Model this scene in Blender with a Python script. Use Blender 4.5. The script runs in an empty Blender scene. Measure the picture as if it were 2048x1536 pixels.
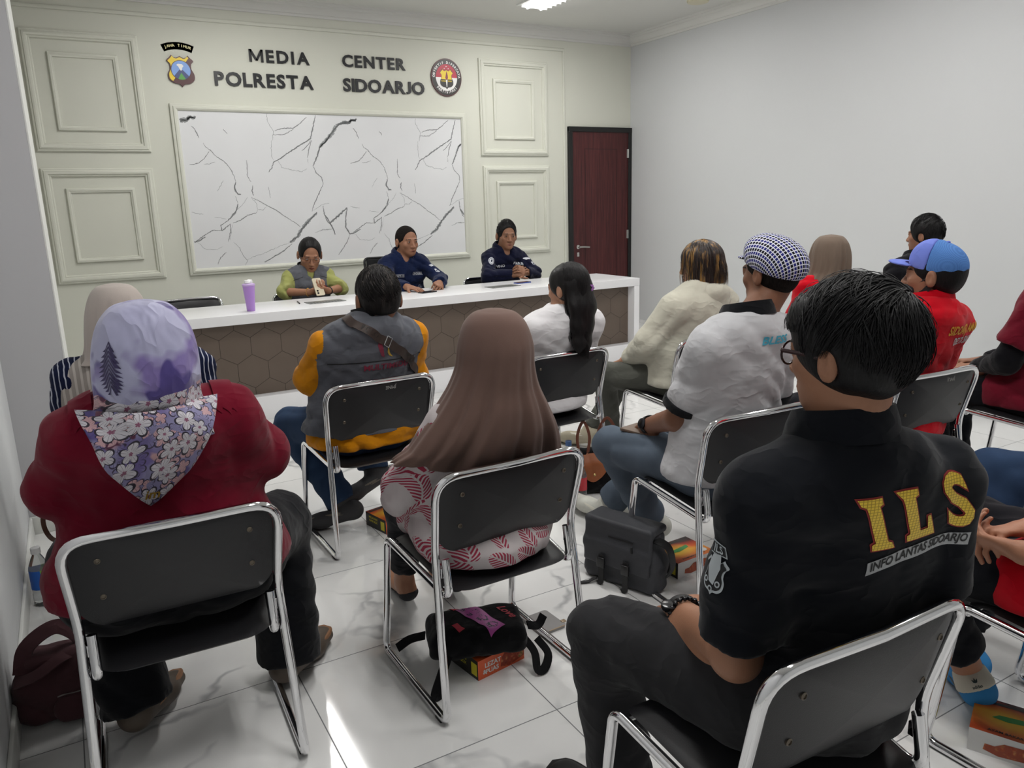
import bpy, bmesh, math, random
import numpy as np
from mathutils import Vector, Matrix
from mathutils.bvhtree import BVHTree
random.seed(7); RNG = np.random.default_rng(7)
SC = bpy.context.scene
COL = SC.collection
# ------------------------------------------------------------------ camera
CAM_F, CAM_YAW, CAM_PITCH, CAM_ROLL, CAM_H = 1537.09, 0.518020, 0.231539, -0.029206, 1.44
def _cam():
    y, p, r = CAM_YAW, CAM_PITCH, CAM_ROLL
    f = np.array([math.sin(y)*math.cos(p), math.cos(y)*math.cos(p), -math.sin(p)])
    rt = np.array([math.cos(y), -math.sin(y), 0.]); up = np.cross(rt, f)
    a = math.cos(r)*rt+math.sin(r)*up; b = -math.sin(r)*rt+math.cos(r)*up
    cd = bpy.data.cameras.new('camera'); co = bpy.data.objects.new('camera', cd); COL.objects.link(co)
    m = Matrix(((a[0], b[0], -f[0], 0), (a[1], b[1], -f[1], 0), (a[2], b[2], -f[2], CAM_H), (0, 0, 0, 1)))
    co.matrix_world = m
    cd.sensor_width = 36; cd.sensor_fit = 'HORIZONTAL'; cd.lens = CAM_F*36/2048
    cd.clip_start = .02; cd.clip_end = 60
    SC.camera = co
_cam()
# ------------------------------------------------------------------ world, lamps, exposure
W = bpy.data.worlds.new('world'); SC.world = W; W.use_nodes = True
W.node_tree.nodes['Background'].inputs[0].default_value = (.8, .85, .9, 1)
W.node_tree.nodes['Background'].inputs[1].default_value = .3
SC.view_settings.view_transform = 'Standard'; SC.view_settings.look = 'None'
SC.view_settings.gamma = 1; SC.view_settings.use_curve_mapping = False
SC.view_settings.exposure = 0.0
cy = SC.cycles
cy.use_denoising = True; cy.max_bounces = 6; cy.diffuse_bounces = 3; cy.glossy_bounces = 3
cy.transmission_bounces = 4; cy.transparent_max_bounces = 6; cy.caustics_reflective = False; cy.caustics_refractive = False
cy.sample_clamp_indirect = 4; cy.use_adaptive_sampling = True; cy.adaptive_threshold = .06
LAMPS = [(4.22, 6.2), (1.5, 6.0), (1.7, 3.2), (4.3, 3.4), (1.2, .9), (4.0, .9)]   # ceiling troffers (x, y)
LAMP_E = 27.5
# ------------------------------------------------------------------ node helpers
class NT:
    def __init__(s, name, rough=.5, metal=0., spec=.5):
        s.m = bpy.data.materials.new(name); s.m.use_nodes = True; s.t = s.m.node_tree; s.n = s.t.nodes; s.l = s.t.links
        s.b = s.n['Principled BSDF']; s.set('Roughness', rough); s.set('Metallic', metal); s.set('Specular IOR Level', spec)
        s.tc = None
    def put(s, sock, v):
        if isinstance(v, bpy.types.NodeSocket): s.l.new(v, sock)
        else:
            if hasattr(sock.default_value, '__len__'):
                if not hasattr(v, '__len__'): v = (v,)*len(sock.default_value)
                if len(v) == 3 and len(sock.default_value) == 4: v = (*v, 1)
            sock.default_value = v
    def set(s, k, v): s.put(s.b.inputs[k], v)
    def co(s, k='Object'):
        if s.tc is None: s.tc = s.n.new('ShaderNodeTexCoord')
        return s.tc.outputs[k]
    def node(s, t, out=0, **kw):
        nd = s.n.new(t)
        for k, v in kw.items():
            if k.startswith('_'): s.put(nd.inputs[int(k[1:])], v)
            elif hasattr(nd, k): setattr(nd, k, v)
            else: s.put(nd.inputs[k.replace('_', ' ')], v)
        return nd.outputs[out]
    def math(s, op, a, b=0., c=0.): return s.node('ShaderNodeMath', operation=op, _0=a, _1=b, _2=c)
    def noise(s, v, sc, det=3., rough=.5, dist=0., out=0): return s.node('ShaderNodeTexNoise', out=out, Vector=v, Scale=sc, Detail=det, Roughness=rough, Distortion=dist)
    def vor(s, v, sc, feature='F1', out=0, rnd=1.): return s.node('ShaderNodeTexVoronoi', out=out, feature=feature, Vector=v, Scale=sc, Randomness=rnd)
    def ramp(s, f, pts, interp='LINEAR'):
        nd = s.n.new('ShaderNodeValToRGB'); s.l.new(f, nd.inputs[0]); e = nd.color_ramp.elements; nd.color_ramp.interpolation = interp
        while len(e) < len(pts): e.new(.5)
        for i, (p, c) in enumerate(pts): e[i].position = p; e[i].color = (*c, 1) if hasattr(c, '__len__') else (c, c, c, 1)
        return nd.outputs[0]
    def mix(s, f, a, b, bt='MIX'):
        nd = s.n.new('ShaderNodeMix'); nd.data_type = 'RGBA'; nd.blend_type = bt
        s.put(nd.inputs[0], f); s.put(nd.inputs[6], a); s.put(nd.inputs[7], b); return nd.outputs[2]
    def sep(s, v):
        nd = s.n.new('ShaderNodeSeparateXYZ'); s.l.new(v, nd.inputs[0]); return nd.outputs
    def comb(s, x, y, z=0.): return s.node('ShaderNodeCombineXYZ', _0=x, _1=y, _2=z)
    def vscale(s, v, sc): 
        nd = s.n.new('ShaderNodeVectorMath'); nd.operation = 'MULTIPLY'; s.put(nd.inputs[0], v); s.put(nd.inputs[1], sc); return nd.outputs[0]
    def vadd(s, v, w):
        nd = s.n.new('ShaderNodeVectorMath'); nd.operation = 'ADD'; s.put(nd.inputs[0], v); s.put(nd.inputs[1], w); return nd.outputs[0]
    def bump(s, h, st=.3, d=.01): s.set('Normal', s.node('ShaderNodeBump', Strength=st, Distance=d, Height=h))
def lin(c):  # '#rrggbb' sRGB -> linear
    r = [int(c[i:i+2], 16)/255 for i in (1, 3, 5)]
    return tuple(x/12.92 if x <= .04045 else ((x+.055)/1.055)**2.4 for x in r)
MC = {}
def plain(name, c, rough=.5, metal=0., spec=.5, var=.0, vs=8., bump=0., bs=200., sheen=0.):
    if name in MC: return MC[name]
    k = NT(name, rough, metal, spec); c = lin(c) if isinstance(c, str) else c
    if var: k.set('Base Color', k.mix(k.noise(k.co(), vs), tuple(x*(1-var) for x in c), tuple(min(1, x*(1+var)) for x in c)))
    else: k.set('Base Color', c)
    if bump: k.bump(k.noise(k.co(), bs, 2), bump, .002)
    if sheen: k.set('Sheen Weight', sheen); k.set('Sheen Roughness', .5)
    MC[name] = k.m; return k.m
def cloth(name, c, var=.08, bump=.35, bs=700., rough=.9, sheen=.12):
    if name in MC: return MC[name]
    k = NT(name, 1., 0, .08); c = lin(c); P = k.co(); k.set('Base Color', k.mix(k.noise(P, 14), tuple(x*(1-var) for x in c), tuple(min(1, x*(1+var)) for x in c))); k.set('Sheen Weight', sheen); k.set('Sheen Roughness', .5)
    w = k.vadd(P, k.vscale(k.noise(P, 4, 2, out=1), .12)); r = k.math('SUBTRACT', 1., k.math('ABSOLUTE', k.math('SUBTRACT', k.math('MULTIPLY', k.noise(k.vscale(w, (1, 1, 1.7)), 9, 2), 2.), 1.)))
    h = k.math('ADD', k.math('MULTIPLY', k.math('POWER', r, 3.), 1.), k.math('MULTIPLY', k.noise(P, bs, 2), .04*bump)); k.bump(h, .5, .006); MC[name] = k.m; return k.m
# ------------------------------------------------------------------ object helpers
def meshobj(name, verts, faces, mats, parent=None, fmat=None, smooth=True, uv=None):
    me = bpy.data.meshes.new(name)
    verts = np.asarray(verts, float)
    if isinstance(faces, np.ndarray) and faces.ndim == 2:
        nf, k = faces.shape; me.vertices.add(len(verts)); me.vertices.foreach_set('co', verts.ravel())
        me.loops.add(nf*k); me.loops.foreach_set('vertex_index', faces.ravel().astype(np.int32))
        me.polygons.add(nf); me.polygons.foreach_set('loop_start', np.arange(0, nf*k, k, dtype=np.int32)); me.update(calc_edges=True)
    else: me.from_pydata([tuple(v) for v in verts], [], [tuple(int(i) for i in f) for f in faces])
    if not isinstance(mats, (list, tuple)): mats = [mats]
    for m in mats: me.materials.append(m)
    if fmat is not None: me.polygons.foreach_set('material_index', np.asarray(fmat, dtype=np.int32))
    if smooth is True: me.polygons.foreach_set('use_smooth', [True]*len(me.polygons))
    if uv is not None:
        ul = me.uv_layers.new(name='UVMap'); li = np.zeros(len(me.loops), np.int32); me.loops.foreach_get('vertex_index', li)
        ul.data.foreach_set('uv', np.asarray(uv, np.float32)[li].ravel())
    me.validate(); me.update()
    o = bpy.data.objects.new(name, me); COL.objects.link(o)
    if parent is not None: o.parent = parent
    if isinstance(smooth, float): autosmooth(o, smooth)
    return o
def autosmooth(o, ang=.6):
    me = o.data; bm = bmesh.new(); bm.from_mesh(me)
    for f in bm.faces: f.smooth = True
    for e in bm.edges:
        if len(e.link_faces) == 2 and e.calc_face_angle(0) > ang: e.smooth = False
    bm.to_mesh(me); bm.free()
class MB:
    """collects pieces into ONE mesh"""
    def __init__(s): s.v = []; s.f = []; s.m = []; s.x = Matrix()
    def add(s, vs, fs, mi=0):
        n = len(s.v); s.v += [tuple(s.x @ Vector(v)) for v in vs]; s.f += [tuple(int(i)+n for i in f) for f in fs]; s.m += [mi]*len(fs); return s
    def box(s, a, b, mi=0, bev=0.):
        a, b = [min(p, q) for p, q in zip(a, b)], [max(p, q) for p, q in zip(a, b)]
        if bev > 0:
            bm = bmesh.new(); bmesh.ops.create_cube(bm, size=1)
            for v in bm.verts: v.co = Vector([a[i]+(v.co[i]+.5)*(b[i]-a[i]) for i in range(3)])
            bmesh.ops.bevel(bm, geom=bm.edges[:], offset=bev, segments=3, profile=.5, affect='EDGES')
            bm.verts.index_update(); r = s.add([v.co for v in bm.verts], [[v.index for v in f.verts] for f in bm.faces], mi); bm.free(); return r
        v = [(x, y, z) for x in (a[0], b[0]) for y in (a[1], b[1]) for z in (a[2], b[2])]
        return s.add(v, [(0, 1, 3, 2), (4, 6, 7, 5), (0, 4, 5, 1), (2, 3, 7, 6), (0, 2, 6, 4), (1, 5, 7, 3)], mi)
    def tube(s, pts, r, seg=12, mi=0, caps=True, flat=1., up=None):
        pts = [Vector(p) for p in pts]; n = len(pts); rs = r if hasattr(r, '__len__') else [r]*n
        T = [(pts[min(i+1, n-1)]-pts[max(i-1, 0)]).normalized() for i in range(n)]
        u = Vector(up) if up else (Vector((0, 0, 1)) if abs(T[0].z) < .9 else Vector((1, 0, 0)))
        u = (u-T[0]*u.dot(T[0])).normalized(); V = []; F = []
        for i in range(n):
            u = (u-T[i]*u.dot(T[i])).normalized(); w = T[i].cross(u)
            for k in range(seg):
                a = 2*math.pi*k/seg; V.append(pts[i]+rs[i]*(math.cos(a)*w+math.sin(a)*u*flat))
        for i in range(n-1):
            for k in range(seg): F.append((i*seg+k, i*seg+(k+1) % seg, (i+1)*seg+(k+1) % seg, (i+1)*seg+k))
        if caps: F += [tuple(range(seg))[::-1], tuple((n-1)*seg+k for k in range(seg))]
        return s.add(V, F, mi)
    def lathe(s, prof, c=(0, 0, 0), seg=32, mi=0, ax='z', sx=1., sy=1.):
        V = []; F = []; n = len(prof)
        for r, z in prof:
            for k in range(seg):
                a = 2*math.pi*k/seg; x, y = r*math.cos(a)*sx, r*math.sin(a)*sy
                p = (x, y, z) if ax == 'z' else ((x, z, y) if ax == 'y' else (z, x, y)); V.append((c[0]+p[0], c[1]+p[1], c[2]+p[2]))
        for i in range(n-1):
            for k in range(seg): F.append((i*seg+k, i*seg+(k+1) % seg, (i+1)*seg+(k+1) % seg, (i+1)*seg+k))
        F += [tuple(range(seg))[::-1], tuple((n-1)*seg+k for k in range(seg))]
        return s.add(V, F, mi)
    def prism(s, poly, d, org=(0, 0, 0), U=(1, 0, 0), V=(0, 0, 1), mi=0, mi2=None):
        org, U, V = Vector(org), Vector(U), Vector(V); N = U.cross(V).normalized(); n = len(poly)
        vs = [org+U*x+V*y for x, y in poly]; vs += [v+N*d for v in vs]
        s.add(vs, [tuple(range(n))[::-1], tuple(range(n, 2*n))]+[(i, (i+1) % n, (i+1) % n+n, i+n) for i in range(n)], mi); return s
    def build(s, name, mats, parent=None, smooth=.6):
        o = meshobj(name, s.v, s.f, mats, parent, s.m, smooth=False)
        bm = bmesh.new(); bm.from_mesh(o.data); bmesh.ops.recalc_face_normals(bm, faces=bm.faces); bm.to_mesh(o.data); bm.free()
        if smooth: autosmooth(o, smooth)
        return o
def tag(o, label=None, cat=None, group=None, kind=None):
    for k, v in (('label', label), ('category', cat), ('group', group), ('kind', kind)):
        if v: o[k] = v
    return o
def empty(name, loc=(0, 0, 0), rz=0., label=None, cat=None, group=None):
    o = bpy.data.objects.new(name, None); COL.objects.link(o); o.location = loc; o.rotation_euler = (0, 0, rz); o.empty_display_size = .05
    return tag(o, label, cat, group)
def copy_tree(o, parent=None):
    c = o.copy(); COL.objects.link(c); c.parent = parent
    for ch in list(o.children): copy_tree(ch, c)
    return c
def rpath(pts, rad, seg=6):
    """polyline with rounded corners; rad per inner point or one value"""
    P = [Vector(p) for p in pts]; out = [P[0]]
    for i in range(1, len(P)-1):
        r = rad[i-1] if hasattr(rad, '__len__') else rad
        a = (P[i-1]-P[i]); b = (P[i+1]-P[i]); la, lb = a.length, b.length; a.normalize(); b.normalize()
        ang = a.angle(b); d = min(r/math.tan(ang/2) if ang > .01 else 0, la*.49, lb*.49)
        p0, p1 = P[i]+a*d, P[i]+b*d
        for k in range(seg+1):
            t = k/seg; out.append(p0*(1-t)**2+P[i]*2*t*(1-t)+p1*t*t)
    out.append(P[-1]); return out
def cr(pts, n=6):
    """Catmull-Rom through points"""
    P = [Vector(p) for p in pts]; P = [P[0]*2-P[1]]+P+[P[-1]*2-P[-2]]; out = []
    for i in range(1, len(P)-2):
        for k in range(n):
            t = k/n; a, b, c, d = P[i-1:i+3]
            out.append(.5*((2*b)+(c-a)*t+(2*a-5*b+4*c-d)*t*t+(3*b-a-3*c+d)*t**3))
    out.append(P[-2]); return out
# ------------------------------------------------------------------ lettering
def text_geo(s, size=.1, bold=0., extrude=0., align='CENTER', space=1., res=3, shear=0.):
    cu = bpy.data.curves.new('t', 'FONT'); cu.body = s; cu.size = size; cu.offset = bold; cu.extrude = extrude; cu.align_x = align
    cu.align_y = 'CENTER'; cu.space_character = space; cu.resolution_u = res; cu.shear = shear
    o = bpy.data.objects.new('t', cu); COL.objects.link(o); dg = bpy.context.evaluated_depsgraph_get(); dg.update()
    me = bpy.data.meshes.new_from_object(o.evaluated_get(dg)); v = np.array([p.co for p in me.vertices]).reshape(-1, 3); f = [list(p.vertices) for p in me.polygons]
    bpy.data.objects.remove(o); bpy.data.curves.remove(cu); bpy.data.meshes.remove(me); return v, f
def place2(v, org, U, V, d=0.):
    org, U, V = np.array(org, float), np.array(U, float), np.array(V, float); N = np.cross(U, V)
    return org+v[:, :1]*U+v[:, 1:2]*V+(v[:, 2:3]+d)*N
def bvh_of(o): 
    me = o.data; return BVHTree.FromPolygons([v.co.copy() for v in me.vertices], [tuple(p.vertices) for p in me.polygons])
def decal(name, v2, f2, tree, org, U, V, mats, parent, fm=None, off=.002, maxe=.012, start=.25, warp=None):
    """lays a flat drawing (v2 xy, faces f2) on a surface: each point is dropped along -N on the surface tree"""
    bm = bmesh.new(); vs = [bm.verts.new((p[0], p[1], 0)) for p in v2]
    for i, f in enumerate(f2):
        try: q = bm.faces.new([vs[k] for k in f]); q.material_index = fm[i] if fm is not None else 0
        except ValueError: pass
    bmesh.ops.triangulate(bm, faces=bm.faces[:])
    for _ in range(6):
        e = [e for e in bm.edges if e.calc_length() > maxe]
        if not e: break
        bmesh.ops.subdivide_edges(bm, edges=e, cuts=1); bmesh.ops.triangulate(bm, faces=bm.faces[:])
    org, U, V = Vector(org), Vector(U).normalized(), Vector(V); V = (V-U*V.dot(U)).normalized(); N = U.cross(V)
    bm.verts.index_update(); P = []; bad = set()
    for v in bm.verts:
        x, y = v.co.x, v.co.y
        if warp: x, y = warp(x, y)
        p = org+U*x+V*y; h, nn, _, dist = tree.ray_cast(p+N*start, -N, .35+start)
        if h is None: bad.add(v.index); P.append(p); continue
        P.append(h+N*off)
    F = []; FM = []
    for f in bm.faces:
        idx = [v.index for v in f.verts]
        if any(i in bad for i in idx): continue
        F.append(idx); FM.append(f.material_index)
    bm.free()
    if not F: return None
    return meshobj(name, [tuple(p) for p in P], F, mats, parent, FM)
def poly2(pts): return [(x, y) for x, y in pts], [list(range(len(pts)))]
def join2(items):
    """[(v,f,mi,dx,dy)] -> one drawing"""
    V = []; F = []; Mx = []
    for v, f, mi, dx, dy in items:
        n = len(V); V += [(p[0]+dx, p[1]+dy) for p in v]; F += [[i+n for i in q] for q in f]; Mx += [mi]*len(f)
    return V, F, Mx
def disc2(r, n=28, sx=1., r0=0.):
    if r0 <= 0: return [(r*sx*math.cos(2*math.pi*k/n), r*math.sin(2*math.pi*k/n)) for k in range(n)], [list(range(n))]
    v = [(q*sx*math.cos(2*math.pi*k/n), q*math.sin(2*math.pi*k/n)) for q in (r0, r) for k in range(n)]
    return v, [[k, (k+1) % n, (k+1) % n+n, k+n] for k in range(n)]
def rect2(w, h, x=0, y=0): return [(x-w/2, y-h/2), (x+w/2, y-h/2), (x+w/2, y+h/2), (x-w/2, y+h/2)], [[0, 1, 2, 3]]
# ------------------------------------------------------------------ implicit surfaces (bodies, clothes, soft goods)
QUAL = 1.0
def A3(p): return np.array(p, float)
def fnoise(P, f, seed=0, n=7):
    r = np.random.default_rng(seed); s = np.zeros(len(P))
    for i in range(n):
        k = r.normal(size=3); k *= f*(.6+.9*r.random())/np.linalg.norm(k); s += np.sin(P @ k+r.random()*6.28+1.3*np.sin(P @ (r.normal(size=3)*f*.4)))
    return s/n**.5
def ridges(P, f, d, seed=0):
    """long soft folds running across direction d"""
    d = A3(d); d /= np.linalg.norm(d); w = fnoise(P, f*.35, seed+5)
    return np.sin(P @ d*f+2.2*w+seed)*(.55+.45*fnoise(P, f*.25, seed+9))
class SDF:
    def __init__(s, k=.02): s.p = []; s.k = k; s.disp = []; s.cuts = []
    def cap(s, a, b, ra, rb=None, side=(1, 0, 0), k=None, op='+'):
        """elliptical tapered capsule, ra/rb = r or (r_side, r_front)"""
        rb = ra if rb is None else rb; ra = A3(ra if hasattr(ra, '__len__') else (ra, ra)); rb = A3(rb if hasattr(rb, '__len__') else (rb, rb))
        a, b = A3(a), A3(b); w = b-a; L = np.linalg.norm(w)
        if L < 1e-6: b = a+A3((0, 0, 1e-4)); w = b-a; L = 1e-4
        w = w/L; sd = A3(side); sd = sd-w*(sd @ w)
        if np.linalg.norm(sd) < 1e-4: sd = np.cross(w, A3((0, 1, .2)))
        sd /= np.linalg.norm(sd); s.p.append(('c', a, b, ra, rb, w, sd, np.cross(w, sd), L, s.k if k is None else k, op)); return s
    def ell(s, c, r, R=None, k=None, op='+'):
        R = np.eye(3) if R is None else np.array(R, float); r = A3(r if hasattr(r, '__len__') else (r,)*3)
        s.p.append(('e', A3(c), r, R, s.k if k is None else k, op)); return s
    def rbox(s, c, hs, r, R=None, k=None, op='+'):
        """box with rounded edges: half sizes hs, edge radius r"""
        s.p.append(('b', A3(c), A3(hs), np.eye(3) if R is None else np.array(R, float), r, s.k if k is None else k, op)); return s
    def trim(s, pt, n, rad, k=.004):
        """cuts only what has been added so far, within rad of the axis (pt, n)"""
        s.p.append(('h', A3(pt), A3(n)/np.linalg.norm(n), rad, k, 'h')); return s
    def chain(s, pts, rs, side=(1, 0, 0), k=None, op='+'):
        for i in range(len(pts)-1): s.cap(pts[i], pts[i+1], rs[i], rs[i+1], side, k, op)
        return s
    def cut(s, pt, n, k=.006, box=None):
        """half-space cut; box = number: only within that radius of the axis (pt, n)"""
        s.cuts.append((A3(pt), A3(n)/np.linalg.norm(n), k, box)); return s
    def sphere_of(s, q):
        if q[0] == 'c': return (q[1]+q[2])/2, q[8]/2+max(q[3].max(), q[4].max())
        if q[0] == 'b': return q[1], np.linalg.norm(q[2])
        if q[0] == 'h': return q[1], q[3]*2
        return q[1], q[2].max()
    def box(s):
        lo = A3((1e9,)*3); hi = -lo
        for q in s.p:
            if q[-1] != '+': continue
            if q[0] == 'c':
                r1, r2 = q[3].max(), q[4].max()
                lo = np.minimum(lo, np.minimum(q[1]-r1, q[2]-r2)); hi = np.maximum(hi, np.maximum(q[1]+r1, q[2]+r2))
            elif q[0] == 'b': R = np.linalg.norm(q[2]); lo = np.minimum(lo, q[1]-np.abs(q[3]) @ q[2]); hi = np.maximum(hi, q[1]+np.abs(q[3]) @ q[2])
            else: lo = np.minimum(lo, q[1]-q[2].max()); hi = np.maximum(hi, q[1]+q[2].max())
        for pt, n, k, bx in s.cuts:
            if bx is None:
                for i in range(3):
                    if n[i] > .999: hi[i] = min(hi[i], pt[i]+.01)
                    if n[i] < -.999: lo[i] = max(lo[i], pt[i]-.01)
        return lo, hi
    def ev(s, P):
        D = np.full(len(P), .5)
        for q in s.p:
            c, R = s.sphere_of(q); m = np.nonzero(((P-c)**2).sum(1) < (R+.09)**2)[0]
            if len(m) == 0: continue
            X = P[m]
            if q[0] == 'h':
                _, a, n, rad, k, op = q; d = (X-a) @ n; z = (X-a)-d[:, None]*n; d = np.where(((z**2).sum(1) < rad*rad) & (d < rad*1.5), d, -1.); o = D[m]
                hh = np.clip(.5-.5*(o-d)/k, 0, 1); D[m] = o*(1-hh)+d*hh+k*hh*(1-hh); continue
            if q[0] == 'b':
                _, a, hs, Rm, r, k, op = q; Y = np.abs((X-a) @ Rm)-(hs-r); d = np.sqrt((np.maximum(Y, 0)**2).sum(1))+np.minimum(Y.max(1), 0)-r; o = D[m]
                if op == '+': hh = np.clip(.5+.5*(o-d)/k, 0, 1); D[m] = o*(1-hh)+d*hh-k*hh*(1-hh)
                else: hh = np.clip(.5-.5*(o+d)/k, 0, 1); D[m] = o*(1-hh)-d*hh+k*hh*(1-hh)
                continue
            if q[0] == 'c':
                _, a, b, ra, rb, w, sd, fr, L, k, op = q
                h = (X-a) @ w; t = np.clip(h/L, 0, 1); z = h-t*L; u = (X-a) @ sd; v = (X-a) @ fr
                r1 = ra[0]+(rb[0]-ra[0])*t; r2 = ra[1]+(rb[1]-ra[1])*t; r3 = (r1+r2)/2
            else:
                _, a, r, Rm, k, op = q
                Y = (X-a) @ Rm; u, v, z = Y[:, 0], Y[:, 1], Y[:, 2]; r1, r2, r3 = r
            k0 = np.sqrt((u/r1)**2+(v/r2)**2+(z/r3)**2)+1e-9; k1 = np.sqrt((u/r1**2)**2+(v/r2**2)**2+(z/r3**2)**2)+1e-9
            d = k0*(k0-1)/k1; o = D[m]
            if op == '+': hh = np.clip(.5+.5*(o-d)/k, 0, 1); D[m] = o*(1-hh)+d*hh-k*hh*(1-hh)
            else: hh = np.clip(.5-.5*(o+d)/k, 0, 1); D[m] = o*(1-hh)-d*hh+k*hh*(1-hh)
        for f in s.disp: D = D+f(P)
        for pt, n, k, bx in s.cuts:
            d = (P-pt) @ n
            if bx is not None:
                if hasattr(bx, '__len__'): ins = ((P >= A3(bx[0])) & (P <= A3(bx[1]))).all(1)
                else: q = (P-pt)-d[:, None]*n; ins = ((q**2).sum(1) < bx*bx) & (d < bx*1.3)
                d = np.where(ins, d, -1.)
            hh = np.clip(.5-.5*(D-d)/k, 0, 1); D = D*(1-hh)+d*hh+k*hh*(1-hh)
        return D
def axis(lo, hi, h, fine):
    x = [lo]
    while x[-1] < hi:
        st = h
        for a, b, hf in fine:
            if a-h < x[-1] < b: st = min(st, hf)
        x.append(x[-1]+st)
    while (len(x)-1) % 4: x.append(x[-1]+h)
    return np.array(x)
def mesh_sdf(s, h=.01, fine=(), pad=.02, smooth=1):
    """fine: [((lo),(hi),step)] boxes where the grid is denser"""
    h = h*QUAL; lo, hi = s.box(); lo = lo-pad; hi = hi+pad
    ax = [axis(lo[i], hi[i], h, [(f[0][i], f[1][i], f[2]*QUAL) for f in fine]) for i in range(3)]
    n = [len(a) for a in ax]; c = [a[::4] for a in ax]
    G = np.stack(np.meshgrid(*c, indexing='ij'), -1).reshape(-1, 3); dc = s.ev(G).reshape([len(a) for a in c])
    m = np.ones([len(a)-1 for a in c])*1e9; sg = np.zeros(m.shape, bool); ref = dc[:-1, :-1, :-1] < 0
    for i in (0, 1):
        for j in (0, 1):
            for k in (0, 1):
                q = dc[i:dc.shape[0]-1+i, j:dc.shape[1]-1+j, k:dc.shape[2]-1+k]; m = np.minimum(m, abs(q)); sg |= (q < 0) != ref
    dg = np.sqrt(sum(np.meshgrid(*[np.diff(a)**2 for a in c], indexing='ij')))
    near = (m < dg*.75) | sg
    D = np.where(np.repeat(np.repeat(np.repeat(dc[:-1, :-1, :-1], 4, 0), 4, 1), 4, 2) < 0, -1., 1.)
    Df = np.ones(n); Df[:-1, :-1, :-1] = D
    nf = np.zeros(n, bool); t = np.repeat(np.repeat(np.repeat(near, 4, 0), 4, 1), 4, 2)
    for i in (0, 1):
        for j in (0, 1):
            for k in (0, 1): nf[i:n[0]-1+i, j:n[1]-1+j, k:n[2]-1+k] |= t
    I = np.nonzero(nf); P = np.stack([ax[0][I[0]], ax[1][I[1]], ax[2][I[2]]], 1)
    Df[I] = s.ev(P)
    for a in range(3):
        sl = [slice(None)]*3; sl[a] = 0; Df[tuple(sl)] = np.maximum(Df[tuple(sl)], 1e-3); sl[a] = -1; Df[tuple(sl)] = np.maximum(Df[tuple(sl)], 1e-3)
    return nets(Df, ax, smooth)
def nets(D, ax, smooth=1):
    S = D < 0; nx, ny, nz = D.shape
    cs = np.zeros((nx-1, ny-1, nz-1), np.int8)
    for i in (0, 1):
        for j in (0, 1):
            for k in (0, 1): cs += S[i:nx-1+i, j:ny-1+j, k:nz-1+k]
    C = np.nonzero((cs > 0) & (cs < 8)); N = len(C[0]); idx = -np.ones(cs.shape, np.int64); idx[C] = np.arange(N)
    acc = np.zeros((N, 3)); cnt = np.zeros(N)
    crn = [(i, j, k) for i in (0, 1) for j in (0, 1) for k in (0, 1)]
    vals = {c: D[C[0]+c[0], C[1]+c[1], C[2]+c[2]] for c in crn}
    X = [np.stack([ax[a][C[a]], ax[a][C[a]+1]]) for a in range(3)]
    for c in crn:
        for a in range(3):
            if c[a]: continue
            e = list(c); e[a] = 1; e = tuple(e); va, vb = vals[c], vals[e]; x = (va < 0) != (vb < 0)
            t = np.where(x, va/(va-vb+1e-12*(va == vb)), 0)
            for b in range(3):
                p = X[b][c[b]] if b != a else X[b][0]+(X[b][1]-X[b][0])*t
                acc[:, b] += np.where(x, p, 0)
            cnt += x
    V = acc/cnt[:, None]; F = []
    for a in range(3):
        b, c = (a+1) % 3, (a+2) % 3
        sl0 = [slice(1, -1)]*3; sl1 = [slice(1, -1)]*3; sl0[a] = slice(0, -1); sl1[a] = slice(1, None)
        s0, s1 = S[tuple(sl0)], S[tuple(sl1)]
        E = np.nonzero(s0 != s1); flip = s0[E]; E = list(E)
        for q in (b, c): E[q] = E[q]+1
        def cell(db, dc):
            z = [E[0].copy(), E[1].copy(), E[2].copy()]; z[b] = z[b]-db; z[c] = z[c]-dc; return idx[tuple(z)]
        q = np.stack([cell(0, 0), cell(1, 0), cell(1, 1), cell(0, 1)], 1); q = np.where(flip[:, None], q, q[:, ::-1])
        F.append(q)
    F = np.concatenate(F); F = F[(F >= 0).all(1)]
    for _ in range(smooth):
        A = np.zeros_like(V); n = np.zeros(len(V)); m = len(V)
        for i, j in ((0, 1), (1, 2), (2, 3), (3, 0)):
            for p, q in ((i, j), (j, i)):
                n += np.bincount(F[:, p], minlength=m)
                for c in range(3): A[:, c] += np.bincount(F[:, p], V[F[:, q], c], m)
        n[n == 0] = 1; V = V*.5+A/n[:, None]*.5
    return V, F
def sobj(name, s, mat, parent, h=.01, fine=(), smooth=1):
    V, F = mesh_sdf(s, h, fine, smooth=smooth); return meshobj(name, V, F, mat, parent)
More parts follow.
